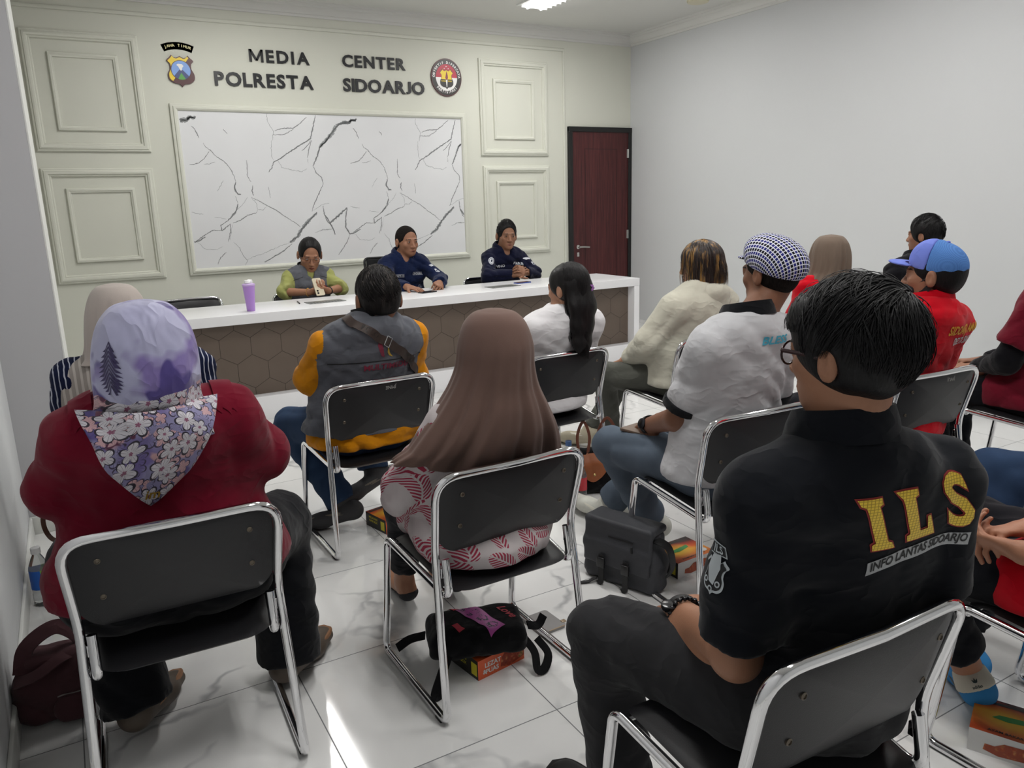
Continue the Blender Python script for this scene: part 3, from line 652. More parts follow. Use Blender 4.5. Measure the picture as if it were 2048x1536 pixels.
def make_chair():
    t = empty('stacking_chair'); R = .0118
    L = []
    for s in (-1, 1):
        p = [(s*.203, -.178, .487), (s*.203, -.2, .372), (s*.232, .185, .422), (s*.240, .222, .09), (s*.243, .235, .012), (s*.243, -.225, .012), (s*.226, -.165, .50), (s*.240, -.222, .740)]
        L.append((p, [.035, .03, .2, .035, .032, .25]))
    a = rpath(L[0][0]+[(0, -.234, .742)], L[0][1]+[.07], 7); b = rpath(L[1][0]+[(0, -.234, .742)], L[1][1]+[.07], 7)
    MB().tube(a+b[::-1][1:], R, 12).build('chrome_frame', M_CHROME, t)
    for p in (.222, .172, .402), (.21, -.12, .378): MB().tube([(-p[0], p[1], p[2]), p], .008, 8).build('crossbar', M_CHROME, t)
    for s in (-1, 1):
        MB().box((s*.243-.012, -.2, 0), (s*.243+.012, -.165, .012), bev=.003).build('rubber_foot', M_RUB, t)
        MB().box((s*.212-.008, -.176, .43), (s*.212+.008, -.16, .46), bev=.002).build('hinge_bracket', M_CHROME, t)
    ol = rring(.224, .108, .05); ol = [(u, v-(.034*(1-(u/.222)**2) if v < 0 else 0)) for u, v in ol]
    bp = lambda u, v, d: (u, -.197+d-(v)*.235, .624+v)
    pad(ol, .017, .006, lambda u, v: -.03*(1-(u/.222)**2)+.004, bp).build('backrest', M_VINYL, t, smooth=.9)
    for u in (-.165, .165):
        for v in (-.038, .06):
            p = bp(u, v, -.03*(1-(u/.222)**2)+.004-.006); MB().lathe([(.0068, .002), (.0068, -.0015), (.0045, -.0028), (.004, -.001), (.0, -.001)], p, 14, 0, 'y').build('screw', M_SCREW, t)
    so = rring(.208, .205, .06); so = [(u*(1+.06*v/.2), v) for u, v in so]
    pad(so, .022, .016, lambda u, v: -.012*(1-(u/.21)**2)-(.03*max(0, (v-.12)/.085)**2 if v > .12 else 0)+(.018*((-v-.12)/.085)**2 if v < -.12 else 0), lambda u, v, d: (u, v-.012, .412+v*.135+d)).build('seat', M_VINYL, t, smooth=.9)
    return t
CH0 = make_chair(); CH_USED = [False]
def chair(x, y, yaw, label, group='chrome and black stacking chairs of the audience', z=0):
    if CH_USED[0]: t = copy_tree(CH0)
    else: t = CH0; CH_USED[0] = True
    t.location = (x, y, z); t.rotation_euler = (0, 0, -math.radians(yaw)); return tag(t, label, 'chair', group)
CHA = chair(.143, 2.07, 2, 'front left chrome chair under the woman in the maroon shirt and floral headscarf')
CHD = chair(.996, 1.98, -1, 'chrome chair under the woman in the brown headscarf, black backpack beneath it')
CHB = chair(1.058, 3.175, -1.5, 'chrome chair under the man in the grey MULTIMEDIA vest')
CHC = chair(1.998, 3.19, -2, 'chrome chair under the long-haired woman in white')
CHE = chair(1.965, 1.947, 4, 'chrome chair under the man in the checked cap')
CHF = chair(1.072, .91, 2.5, 'nearest chrome chair, under the man in the black ILS shirt')
CHG = chair(2.942, 1.943, 3.7, 'chrome chair under the man in the red shirt and blue cap')
CHH = chair(2.823, 3.094, -3, 'chrome chair under the person in the cream hoodie')
CHI = chair(3.86, 1.85, -8, 'chrome chair at the right edge under the person in the maroon shirt')
CHJ = chair(2.07, .79, -2, 'chrome chair at the right edge under the person in black trousers with clasped hands')
CHP = chair(.17, 3.16, 5, 'chrome chair under the woman in the pale grey headscarf by the pillar')
for x, l in ((.86, 'empty chrome and black chair behind the left end of the white table'), (1.72, 'chrome and black chair of the woman in the green shirt behind the table'), (3.52, 'chrome and black chair of the seated officer on the right behind the table')):
    chair(x, 6.60 if x < 1 else 6.42, 180, l, 'chrome chairs behind the table')
# ------------------------------------------------------------------ people
def rotm(yaw=0, pitch=0, roll=0):
    """head turn: yaw + = to the person's left (ccw), pitch + = looks down, roll + = tilts to the right"""
    return np.array(Matrix.Rotation(math.radians(yaw), 3, 'Z') @ Matrix.Rotation(-math.radians(pitch), 3, 'X') @ Matrix.Rotation(math.radians(roll), 3, 'Y'))
def crease(x): return 1-2*np.abs(np.sin(x*.5))**.8
def folds(P, ww, seed):
    a = crease(P @ unit((.55, .25, 1))*ww*2.6+2.6*fnoise(P, ww*.55, seed+5)); b = crease(P @ unit((-.8, .3, .8))*ww*3.4+2.4*fnoise(P, ww*.6, seed+6)); c = crease(P @ unit((.9, .2, .25))*ww*2.4+2.2*fnoise(P, ww*.5, seed+7))
    m = [np.clip(.5+.7*fnoise(P, ww*.45, seed+i), 0, 1.2) for i in (11, 12, 13)]
    return (a*m[0]+b*m[1]*.7+c*m[2]*.6)*.8+.18*fnoise(P, ww*4, seed)
def unit(v): v = A3(v); return v/np.linalg.norm(v)
class Person:
    def __init__(s, x, y, yaw, label, sc=1., bw=1., belly=0., skin='#966851', z=0., lean=0., **J):
        s.root = empty('person', (x, y, z), -math.radians(yaw), label, 'person'); s.yaw = math.radians(yaw); s.o = A3((x, y, z)); s.sc = sc; s.bw = bw; s.belly = belly
        k = plain('skin_'+skin[1:], skin, .5, 0, .35, .09, 9, .15, 260); k.node_tree.nodes['Principled BSDF'].inputs['Subsurface Weight'].default_value = .0
        s.skin = k
        d = dict(pel=(0, -.02, .52), wai=(0, -.035, .66), che=(0, -.07, .84), nek=(0, -.10, .985), head=(0, -.085, 1.125),
                 shL=(-.165, -.09, .915), shR=(.165, -.09, .915), elL=(-.225, -.03, .68), elR=(.225, -.03, .68), wrL=(-.09, .2, .585), wrR=(.09, .2, .585),
                 hiL=(-.09, -.06, .505), hiR=(.09, -.06, .505), knL=(-.13, .36, .48), knR=(.13, .36, .48), anL=(-.13, .34, .09), anR=(.13, .34, .09), toL=(-.15, .55, .03), toR=(.15, .55, .03))
        for q in ('wai', 'che', 'nek', 'head', 'shL', 'shR', 'elL', 'elR'):
            p = d[q]; d[q] = (p[0]*(bw if q != 'head' else 1), p[1]+lean*(p[2]-.5), .5+(p[2]-.5)*sc)
        for q, v in J.items():
            if q in d: d[q] = v
        s.J = {q: A3(v) for q, v in d.items()}; s.face = J.get('face', (0, 0, 0)); s.R = rotm(*s.face); s.hs = J.get('hs', .97)
        s.hands = J.get('hands', {}); s.armr = J.get('armr', 1.); s.legr = J.get('legr', 1.); s.feet = J.get('feet', True); s.child = {}
    def L(s, w):
        d = A3(w)-s.o; c, n = math.cos(s.yaw), math.sin(s.yaw); return A3((d[0]*c-d[1]*n, d[0]*n+d[1]*c, d[2]))
    def H(s, x, y, z): return s.J['head']+s.R @ (A3((x, y, z))*s.hs)
    def torso(s, S, d=0., dz=0., k=.05):
        J, b = s.J, s.bw; e = s.belly
        S.cap(J['pel'], J['wai'], (.165*b+d, .112+e+d), (.142*b+e*.6+d, .098+e+d), k=k).cap(J['wai'], J['che'], (.142*b+e*.6+d, .098+e+d), (.155*b+d, .108+e*.4+d), k=k)
        S.cap(J['che'], J['nek']-(0, 0, .07), (.155*b+d, .105+e*.3+d), (.13*b+d, .085+d), k=k)
        for q in 'LR': S.cap(J['nek']+A3((0, .0, -.04)), J['sh'+q]+A3((0, 0, 0)), .048+d*.8, .047*s.armr**.5+d*.8, k=.06)
    def arm(s, S, q, d=0., d2=None, upto=2., r=None):
        J = s.J; a, b, c = J['sh'+q], J['el'+q], J['wr'+q]; d2 = d if d2 is None else d2; r = s.armr if r is None else r; side = unit(np.cross(b-a, c-b)+1e-5)
        if upto <= 1: S.cap(a, a+(b-a)*upto, .048*r+d*.8, (.048-.008*upto)*r+d2, k=.04); return
        S.cap(a, b, .048*r+d*.8, .040*r+d, k=.04); u = min(1, upto-1); S.cap(b, b+(c-b)*u, .042*r+d, ((.043-.016*u)*r+d2), k=.025)
    def leg(s, S, q, d=0., d2=None, upto=2., k=.03):
        J = s.J; r = s.legr; d2 = d if d2 is None else d2
        S.cap(J['hi'+q], J['kn'+q], .085*r+d, .058*r+d, k=.05)
        if upto > 1: u = upto-1; S.cap(J['kn'+q], J['kn'+q]+(J['an'+q]-J['kn'+q])*u, .056*r+d, (.056-.02*u)*r+d2, k=k)
    def foot(s, S, q, d=0., k=.02):
        a, t = s.J['an'+q], s.J['to'+q]; up = s.J['kn'+q]-a; f = unit(t-a); side = unit(np.cross(f, up)); h = unit(np.cross(side, f))
        heel = a-h*.035-f*.03; S.cap(a, heel, .034+d, .03+d, k=k).cap(heel-h*.005, a+(t-a)*.62-h*.02, (.030+d, .026+d), (.042+d, .022+d), side, k).cap(a+(t-a)*.6-h*.02, t, (.042+d, .022+d), (.034+d, .015+d), side, k)
        return f, side, h
    def headsdf(s, S, hair=None, face=True):
        H, R, c = s.H, s.R, s.hs; E = lambda p, r, k=.02, op='+': S.ell(H(*p), A3(r)*c, R, k, op)
        S.cap(H(0, -.022, -.045), s.J['nek']-A3((0, 0, .02)), .056*c, .062, k=.03)
        E((0, -.014, .028), (.076, .094, .087)); E((0, .022, -.035), (.063, .066, .074), .03); E((0, .062, -.088), (.026, .02, .018), .035)
        if face:
            for x in (-1, 1):
                E((x*.036, .058, -.022), (.024, .02, .02), .02); E((x*.031, .094, .0), (.0175, .014, .0085), .009, '-'); E((x*.031, .077, -.001), (.0135, .0125, .0125), .003)
                E((x*.0115, .092, -.037), (.0095, .011, .008), .008)
            S.cap(H(-.034, .078, .018), H(.034, .078, .018), .011, k=.012)
            S.cap(H(0, .084, .004), H(0, .104, -.034), .008, .0115, k=.012)
            S.cap(H(-.02, .079, -.063), H(0, .088, -.062), .006, .0085, k=.008).cap(H(.02, .079, -.063), H(0, .088, -.062), .006, .0085, k=.008)
            S.cap(H(-.017, .079, -.071), H(.017, .079, -.071), .0065, k=.007)
        for x in (-1, 1):
            E((x*.082, -.014, -.008), (.0105, .0195, .032), .010); E((x*.092, -.008, -.004), (.006, .009, .018), .006, '-')
    def hand(s, S, q, f, n, curl=(30, 40, 30), spread=.0, thumb=(.5, .75, .25), k=.008, sc=1., perfinger=None):
        """f = finger direction, n = direction the palm faces"""
        w = s.J['wr'+q]; f = unit(f); n = unit(A3(n)-f*np.dot(n, f)); ac = np.cross(f, n)*(1 if q == 'R' else -1); ac = -ac  # towards the thumb
        S.cap(w-f*.01, w+f*.03*sc, (.027*sc, .019*sc), (.036*sc, .016*sc), ac, .015); S.cap(w+f*.03*sc, w+f*.08*sc, (.036*sc, .0155*sc), (.041*sc, .012*sc), ac, .012)
        for i, (o, l, r) in enumerate(((.031, .041, .0088), (.0105, .046, .0092), (-.0105, .043, .0088), (-.031, .034, .0076))):
            p = w+f*(.084-.004*abs(i-1))*sc+ac*o*sc; d = unit(f+ac*(spread*(1.5-i))); ang = 0; r *= sc
            cl = perfinger[i] if perfinger else curl
            for j, (m, c) in enumerate(zip((1, .62, .5), cl)):
                ang += math.radians(c); dd = d*math.cos(ang)+n*math.sin(ang); e = p+dd*l*m*sc; S.cap(p, e, r*(1-.1*j), r*(.9-.1*j), k=.004); p = e
        p = w+f*.022*sc+ac*.028*sc; d = unit(f*thumb[0]+ac*thumb[1]+n*thumb[2])
        S.cap(p, p+d*.035*sc, .0145*sc, .0115*sc, k=.012); p = p+d*.035*sc; d2 = unit(d+f*.45); S.cap(p, p+d2*.032*sc, .011*sc, .0098*sc, k=.004); p = p+d2*.032*sc; d3 = unit(d2+f*.3+n*.2); S.cap(p, p+d3*.024*sc, .0098*sc, .0078*sc, k=.004)
    def body(s, h=.012, face=True, fh=.0042, ff=.0045, extra=None, hands=None, head=True, legs=True, hb=None):
        S = SDF(.03); s.torso(S)
        if head: s.headsdf(S, face=face)
        fine = []
        if head: c = s.H(0, .01, -.01); fine.append((c-.125, c+.125, ff))
        for q in 'LR':
            s.arm(S, q)
            if legs: s.leg(S, q); s.foot(S, q)
        for q, a in (hands if hands is not None else s.hands).items():
            s.hand(S, q, **a); c = s.J['wr'+q]+unit(a['f'])*.08; fine.append((c-.11, c+.11, fh))
        if extra: extra(S)
        if hb: fine += hb
        s.o_body = sobj('body', S, s.skin, s.root, h, fine); return s.o_body
    def eyes(s, look=(0, 0), brow='#1d1512', lip=None):
        mw, mi = plain('eye_white', '#d3cac2', .5), plain('iris_dark', '#20120c', .4); ml = plain('lid_line', '#241713', .6)
        for x in (-1, 1):
            m = MB(); c = s.H(x*.031, .0775, .0005); D = unit(s.R @ A3((math.sin(math.radians(look[0])), math.cos(math.radians(look[0])), math.sin(math.radians(look[1])))))
            U = unit(np.cross(D, (0, 0, 1))); Wd = np.cross(U, D); r = .0117*s.hs; V = []; F = []; FM = []
            for i in range(9):
                a = math.pi*.5*i/8
                for j in range(16): b = 2*math.pi*j/16; V.append(c+r*(D*math.cos(a)*1.04+(U*math.cos(b)+Wd*math.sin(b))*math.sin(a)))
            for i in range(8):
                for j in range(16): F.append((i*16+j, i*16+(j+1) % 16, (i+1)*16+(j+1) % 16, (i+1)*16+j)); FM.append(1 if i < 3 else 0)
            meshobj('eye', V, F, [mw, mi], s.root, FM)
        t = bvh_of(s.o_body); U, Z = s.R @ A3((-1, 0, 0)), s.R @ A3((0, 0, 1)); MX = lambda L: [(-a, b) for a, b in L]; mb = plain('brow_'+brow[1:], brow, .8)
        for x in (-1, 1):
            o = s.H(x*.032, .1, .0205); bw = [(x*(-.019), -.002), (x*(-.008), -.0035), (x*.008, -.001), (x*.021, -.0055), (x*.01, .0045), (x*(-.008), .003), (x*(-.019), .0035)]
            decal('eyebrow', *poly2(MX(bw)), t, o, U, Z, mb, s.root, off=.0012, maxe=.006, start=.03)
            o = s.H(x*.031, .1, .004); lid = [(x*(-.014), -.004), (x*(-.006), .0035), (x*.006, .0035), (x*.016, -.003), (x*.006, .0058), (x*(-.006), .0058)]
            decal('eyelid_line', *poly2(MX(lid)), t, o, U, Z, ml, s.root, off=.001, maxe=.005, start=.03)
        lp = [(-.022, 0), (-.01, .0055), (-.003, .0068), (0, .0055), (.003, .0068), (.01, .0055), (.022, 0), (.012, -.008), (0, -.0105), (-.012, -.008)]
        lv = [(p[0], p[1]) for p in lp]; decal('lips', lv, [list(range(10))], t, s.H(0, .11, -.066), U, Z, plain('lip_'+(lip or 'brown').strip('#'), lip or '#8a5346', .45), s.root, off=.001, maxe=.006, start=.03)
        ln = [(-.02, -.0005), (0, .0012), (.02, -.0005), (0, -.0012)]; decal('mouth_line', ln, [[0, 1, 2, 3]], t, s.H(0, .11, -.0675), U, Z, ml, s.root, off=.0016, maxe=.006, start=.03)
    def hair(s, mat, top=.012, side=.007, nape=-.055, front=.0, amp=.0025, h=.005, line=(.0, .10, -.022), lr=(.074, .088, .082), fr=60, vol=(0, 0, 0), flow=(.3, 1, .2), name='hair', extra=None, smooth=1):
        S = SDF(.02); c = s.hs; E = lambda p, r, k=.015, op='+': S.ell(s.H(*p), A3(r)*c, s.R, k, op)
        E((0+vol[0], -.014+vol[1], .030+vol[2]), (.076+side, .094+side, .087+top)); E((0, -.035, -.015), (.066+side*.4, .066+side*.45, .062), .03)
        E(line, lr, .01, '-')
        for x in (-1, 1): E((x*.094, -.006, -.022), (.024, .028, .04), .008, '-')
        S.cut(s.H(0, 0, nape), s.R @ A3((0, .25, -1)), .012)
        if extra: extra(S, E)
        w = s.R @ A3(flow); S.disp.append(lambda P: amp*(ridges(P-s.J['head'], fr, np.cross(w, (0, 0.3, 1)), 3)*.6+.5*fnoise(P-s.J['head'], fr*1.4, 4)))
        o = sobj(name, S, mat, s.root, h, smooth=smooth); return o
    def shirt(s, mat, name='shirt', sleeve=.75, d=.014, sd=None, hem=.47, wr=.004, ww=16, h=.009, seed=1, cuff=None, skirt=.0, vneck=0, extra=None, arms='LR', legsover=0., fine=(), ntop=.0, hemy=None, k=.05):
        S = SDF(.04); sd = d+.006 if sd is None else sd; J = s.J
        for q in arms:
            if sleeve > 0:
                s.arm(S, q, sd, (sd+.008 if cuff is None else cuff), sleeve); a, b, c = J['sh'+q], J['el'+q], J['wr'+q]
                e, v = (a+(b-a)*sleeve, b-a) if sleeve <= 1 else (b+(c-b)*(sleeve-1), c-b); S.trim(e, v, .1*s.armr+sd)
        s.torso(S, d, k=k)
        if skirt: 
            J = s.J; S.cap(J['pel']+A3((0, 0, -.02)), J['pel']+A3((0, -.01, .05)), (.175*s.bw+d+skirt, .125+s.belly+d+skirt), (.165*s.bw+d+skirt*.5, .115+s.belly+d), k=.05)
        if legsover:
            for q in 'LR': a, b = s.J['hi'+q], s.J['kn'+q]; S.cap(a, a+(b-a)*legsover, .085*s.legr+d+.012, (.085-.027*legsover)*s.legr+d+.012, k=.05)
        if extra: extra(S)
        w = wr; J = s.J; sd0 = seed
        S.disp.append(lambda P: w*1.6*folds(P, ww*1.5, sd0))
        S.cut((0, 0, hem), (0, 0, -1)); n = J['nek']; r = .066
        S.ell(n+A3((0, .012, .045+ntop)), (.07, .07, .062), k=.01, op='-')
        if vneck: S.chain([n+A3((0, .05, .05)), n+A3((0, .10, -.02)), n+A3((0, .12, -.02-vneck))], [.05, .03, .006], k=.008, op='-')
        o = sobj(name, S, mat, s.root, h, fine); s.child[name] = o; return o
    def collar(s, mat, r=.066, hgt=.035, th=.006, name='collar', open_=.35, tilt=.25, d=(0, 0, 0), flare=.012, fold=True, drop=.03):
        """folded band round the neck"""
        c = s.J['nek']+A3(d)+A3((0, 0, .022)); r = r+.004; V = []; F = []; n = 40; prof = [(r-.002, 0), (r-.004, hgt), (r+.004, hgt+.004), (r+flare, hgt*.5), (r+flare+.006, -.012), (r+flare+.002, -.012), (r+.004, .0)] if fold else [(r, 0), (r-.003, hgt), (r+th-.003, hgt+.001), (r+th+.004, 0)]
        K = len(prof)
        for i in range(n+1):
            a = math.pi*.5+open_+(2*math.pi-2*open_)*i/n; bk = max(0, -math.sin(a))
            for rr, z in prof: V.append(c+A3((rr*math.cos(a)*1.06, rr*math.sin(a)*1.05+.008, z+.006+bk*tilt*.07-max(0, math.sin(a))**1.5*drop)))
        for i in range(n):
            for j in range(K): F.append((i*K+j, i*K+(j+1) % K, (i+1)*K+(j+1) % K, (i+1)*K+j))
        F += [tuple(range(K)), tuple(n*K+j for j in range(K))[::-1]]
        m = MB().add(V, F); return m.build(name, mat, s.root, smooth=1.2)
    def trousers(s, mat, d=.012, d2=.03, upto=1.97, wr=.004, h=.011, seed=4, top=None, name='trousers', extra=None):
        S = SDF(.04); J = s.J; S.cap(J['pel'], J['pel']+(J['wai']-J['pel'])*.4, (.165*s.bw+d, .112+s.belly+d), (.15*s.bw+d, .1+s.belly+d))
        for q in 'LR': s.leg(S, q, d, d2, upto)
        if extra: extra(S)
        S.disp.append(lambda P: wr*1.8*folds(P, 26, seed))
        for q in 'LR':
            if upto < 2.2: e = J['kn'+q]+(J['an'+q]-J['kn'+q])*(upto-1); S.cut(e, J['an'+q]-J['kn'+q], .004, .12)
        return sobj(name, S, mat, s.root, h)
    def shoes(s, mat, sole=None, qs='LR', h=.005, d=.013, low=False, name='shoe'):
        for q in qs:
            S = SDF(.02); f, side, hh = s.foot(S, q, d); a = s.J['an'+q]; t = s.J['to'+q]
            S.cut(a+hh*(.03 if not low else -.02), hh, .005); o = sobj(name, S, mat, s.root, h)
            if sole:
                m = MB(); c0 = a-f*.065-hh*.058; Lg = np.linalg.norm(t+f*.045-c0-0*hh); O = []
                for i in range(25):
                    u = i/24; wd = .036*(1-((u-.12)/.14)**2 if u < .12 else 1)**.5 if u < .12 else (.036+.010*math.sin(math.pi*(u-.1)/.9) if u < .85 else (.0397)*max(0, 1-((u-.85)/.15)**2)**.5)
                    O.append((u, wd))
                pts = [(u, w_) for u, w_ in O]+[(u, -w_) for u, w_ in O[::-1][1:-1]]; down = unit(t-a+0*hh)
                ax = unit((t-hh*.012)-(a-hh*.06)-f*0); ax = unit(ax); up = unit(np.cross(side, ax)); Z0 = c0
                n = len(pts); vs = []
                for lv, sc in ((0., .94), (.003, .99), (.015, 1.0), (.018, .97)):
                    for u, w_ in pts: vs.append(Z0-up*.006+ax*((u-.5)*sc+.5)*Lg+side*w_*sc*1.12+up*(lv+.010*max(0, u-.75)))
                F = [tuple(range(n))[::-1], tuple(3*n+i for i in range(n))]
                for l in range(3): F += [(l*n+i, l*n+(i+1) % n, (l+1)*n+(i+1) % n, (l+1)*n+i) for i in range(n)]
                so = m.add(vs, F).build('sole', sole, s.root, smooth=.7); so.parent = o
    def glasses(s, mat, lens=None, name='glasses', r=.021, tk=1.):
        m = MB()
        for x in (-1, 1):
            c = (x*.031, .100, -.003); pts = [s.H(c[0]+r*1.12*math.cos(a), c[1]-abs(c[0]+r*math.cos(a))*.12, c[2]+r*.86*math.sin(a)) for a in [2*math.pi*j/20 for j in range(21)]]
            m.tube([tuple(p) for p in pts], .0013*tk, 6, caps=False)
            m.tube([tuple(s.H(*p)) for p in ((x*.053, .095, .006), (x*.073, .082, .008), (x*.080, .03, .006), (x*.082, -.012, .0), (x*.079, -.035, -.02))], .0018*tk, 6, flat=1.4)
        m.tube([tuple(s.H(*p)) for p in ((-.009, .098, .003), (0, .101, .006), (.009, .098, .003))], .0013, 6)
        g = m.build(name, mat, s.root)
        if lens:
            m = MB()
            for x in (-1, 1): m.add([tuple(s.H(x*.031+r*1.1*math.cos(a), .0985-abs(x*.031+r*math.cos(a))*.12, -.003+r*.84*math.sin(a))) for a in [2*math.pi*j/20 for j in range(20)]], [list(range(20))])
            l = m.build('lens', lens, s.root, smooth=None); l.parent = g
        return g
def ring_loft(name, rings, mat, parent, n=72, m=40, fold=None, skip=None, thick=.003, hemf=None):
    """draped cloth: rings = [(z, cx, cy, rx, ry)] from crown to hem"""
    R = np.array(rings, float); t = np.linspace(0, len(R)-1, m); P = cr([tuple(r[:3]) for r in R], 8); Q = cr([(r[3], r[4], 0) for r in R], 8)
    P = np.array([tuple(p) for p in P]); Q = np.array([tuple(q) for q in Q]); tt = np.linspace(0, len(P)-1, m); ii = np.clip(tt.astype(int), 0, len(P)-2); f = (tt-ii)[:, None]
    P = P[ii]*(1-f)+P[ii+1]*f; Q = Q[ii]*(1-f)+Q[ii+1]*f; V = []; UV = []
    for i in range(m):
        u = i/(m-1)
        for j in range(n):
            a = 2*math.pi*j/n-math.pi/2; q = fold(u, a) if fold else 0; dz = hemf(u, a) if hemf else 0
            V.append((P[i][1]+(Q[i][0]+q)*math.cos(a), P[i][2]+(Q[i][1]+q)*math.sin(a), P[i][0]+dz)); UV.append((j/n, u))
    F = []
    for i in range(m-1):
        for j in range(n):
            if skip and skip((i+.5)/(m-1), 2*math.pi*(j+.5)/n-math.pi/2): continue
            F.append((i*n+j, (i+1)*n+j, (i+1)*n+(j+1) % n, i*n+(j+1) % n))
    top = len(V); V.append(tuple(np.mean(V[:n], 0)+A3((0, 0, .004)))); UV.append((0, 0)); F += [(top, j, (j+1) % n) for j in range(n)]
    o = meshobj(name, V, F, mat, parent, uv=UV); md = o.modifiers.new('thickness', 'SOLIDIFY'); md.thickness = thick; md.offset = -1; return o
def strands(name, mat, parent, roots, pathf, n=300, seg=7, r=.0022, seed=1, taper=.2, flat=.5):
    """many fine locks of hair in one mesh: pathf(root, rnd) -> list of points"""
    rnd = random.Random(seed); m = MB()
    for i in range(n):
        p = pathf(rnd)
        if p is None or len(p) < 3: continue
        k = len(p); m.tube([tuple(q) for q in p], [max(.0003, r*rnd.uniform(.6, 1.3)*(1-(1-taper)*(j/(k-1))**1.5)) for j in range(k)], 5, caps=False, flat=flat)
    return meshobj(name, m.v, m.f, mat, parent)
def strip(m, pts, w, nrm, th=.003, mi=0):
    """flat band along pts, lying across normals nrm(i)"""
    P = [A3(p) for p in pts]; n = len(P); V = []; F = []
    for i in range(n):
        t = unit(P[min(i+1, n-1)]-P[max(i-1, 0)]); N = unit(nrm(i, P[i])); sd = unit(np.cross(t, N)); N = np.cross(sd, t)
        for a, b in ((-1, 0), (1, 0), (1, 1), (-1, 1)): V.append(P[i]+sd*w/2*a+N*th*b)
    for i in range(n-1):
        for j in range(4): F.append((i*4+j, i*4+(j+1) % 4, (i+1)*4+(j+1) % 4, (i+1)*4+j))
    F += [(3, 2, 1, 0), tuple((n-1)*4+j for j in range(4))]; m.add(V, F, mi); return m
def hair_mat(name, c1, c2, sc=(60, 60, 8), rough=.42, spec=.5, c3=None):
    if name in MC: return MC[name]
    k = NT(name, rough, 0, spec); P = k.vscale(k.co(), sc); nz = k.noise(P, 3, 3)
    c = k.mix(k.ramp(nz, [(.35, 0), (.68, 1)]), lin(c1), lin(c2))
    if c3: c = k.mix(k.ramp(k.noise(k.vscale(k.co(), (26, 26, 3)), 1.5, 3), [(.5, 0), (.62, 1)]), c, lin(c3))
    k.set('Base Color', c); k.bump(nz, .5, .002); MC[name] = k.m; return k.m
HB = hair_mat('black_hair', '#080708', '#131112', rough=.5, spec=.22)

def setuv(o, fn):
    me = o.data; n = len(me.vertices); co = np.zeros(n*3); me.vertices.foreach_get('co', co); co = co.reshape(-1, 3); uv = fn(co)
    ul = me.uv_layers.new(name='UVMap'); li = np.zeros(len(me.loops), np.int32); me.loops.foreach_get('vertex_index', li); ul.data.foreach_set('uv', np.asarray(uv, np.float32)[li].ravel())
def crownhair(s, mat, n=600, rad=(.0735, .094, .087), grow=(.02, .02, .03), c0=(0, -.014, .03), whorl=(.15, -.75, .65), span=.75, r=.002, seed=5, thmax=lambda ph: 1.7, swirl=.5, lift=.004, name='hair_locks', zmin=-.04, facecut=True, seg=8):
    """locks that leave the crown whorl and lie over the head"""
    w = unit(whorl); e1 = unit(np.cross(w, (1, 0, 0))); e2 = np.cross(w, e1); rr = A3(rad)+A3(grow)
    def path(rnd):
        ph = rnd.uniform(0, 6.283); d = math.cos(ph)*e1+math.sin(ph)*e2; tm = thmax(d); t0 = max(.05, tm-.25)*rnd.random()**.6; L = span*rnd.uniform(.5, 1.1); P = []; sw = swirl*rnd.uniform(.75, 1.15)*(1 if math.sin(3*ph+1) > -.4 else .3); lf = lift*rnd.uniform(-.2, 1.3); wob = rnd.uniform(0, 6)
        for i in range(seg+1):
            u = i/seg; th = t0+L*u; a = ph+sw*u+.03*math.sin(4*u+wob); q = math.cos(th)*w+math.sin(th)*(math.cos(a)*e1+math.sin(a)*e2)
            p = A3(c0)+q*rr*(1+(lf*math.sin(math.pi*min(1, u*1.0))+.0008)/.1)
            if p[2] < zmin or (facecut and p[1] > .045 and p[2] < .04-.2*max(0, p[1]-.09)) or (abs(p[0]) > .06 and -.045 < p[1] < .05 and p[2] < .0): break
            P.append(s.H(*p))
        return P
    return strands(name, mat, s.root, None, path, n, r=r*s.hs, seed=seed)
M_BLK = cloth('black_trousers', '#15161b', .15); M_JEAN = plain('blue_denim', '#2b3f5c', .85, 0, .2, .3, 9, .4, 900); M_JEANL = plain('light_denim', '#55606d', .85, 0, .2, .28, 9, .4, 900)
M_SOLEG = plain('grey_sole', '#7d776c', .8); M_SKIRTW = None
# --- man in the black ILS shirt --------------------------------------------------------
mpiq = cloth('black_pique', '#14161b', .2)
pf = Person(1.13, .92, 16, 'young man with glasses and thick black hair in a black polo reading ILS', sc=1.07, bw=1.07, belly=.015, skin='#9a6e55', pel=(.05, -.02, .52), wai=(.045, -.035, .67), che=(.02, -.07, .86),
    head=(-.006, -.13, 1.185), nek=(.0, -.125, 1.02), face=(21, 3, 0), hands={'L': dict(f=(.6, .55, -.15), n=(.3, -.1, -1), curl=(35, 45, 30)), 'R': dict(f=(-.7, .4, -.2), n=(-.1, -.2, -1), curl=(35, 45, 30))},
    shL=(-.15, -.125, .945), shR=(.19, -.13, .945), elR=(.235, -.09, .68), elL=(-.175, -.11, .65), wrL=(-.145, .17, .58), wrR=(.10, .14, .60), knL=(-.275, .275, .485), anL=(-.26, .2, .1), toL=(-.34, .40, .03), hiL=(-.09, -.03, .51), knR=(.16, .40, .48), anR=(.16, .40, .09), toR=(.18, .6, .03), legr=1.12, armr=1.0, hs=.94)
pf.body(fh=.004); pf.eyes()
pf.shirt(mpiq, sleeve=.84, d=.018, sd=.02, cuff=.034, hem=.455, wr=.0032, seed=3)
pf.collar(mpiq, r=.068, hgt=.04)
pf.trousers(cloth('black_jeans', '#2a2a2c', .22), d=.012, upto=1.97, wr=.005)
pf.shoes(plain('black_shoe', '#151515', .5), plain('sole_black', '#222222', .7))
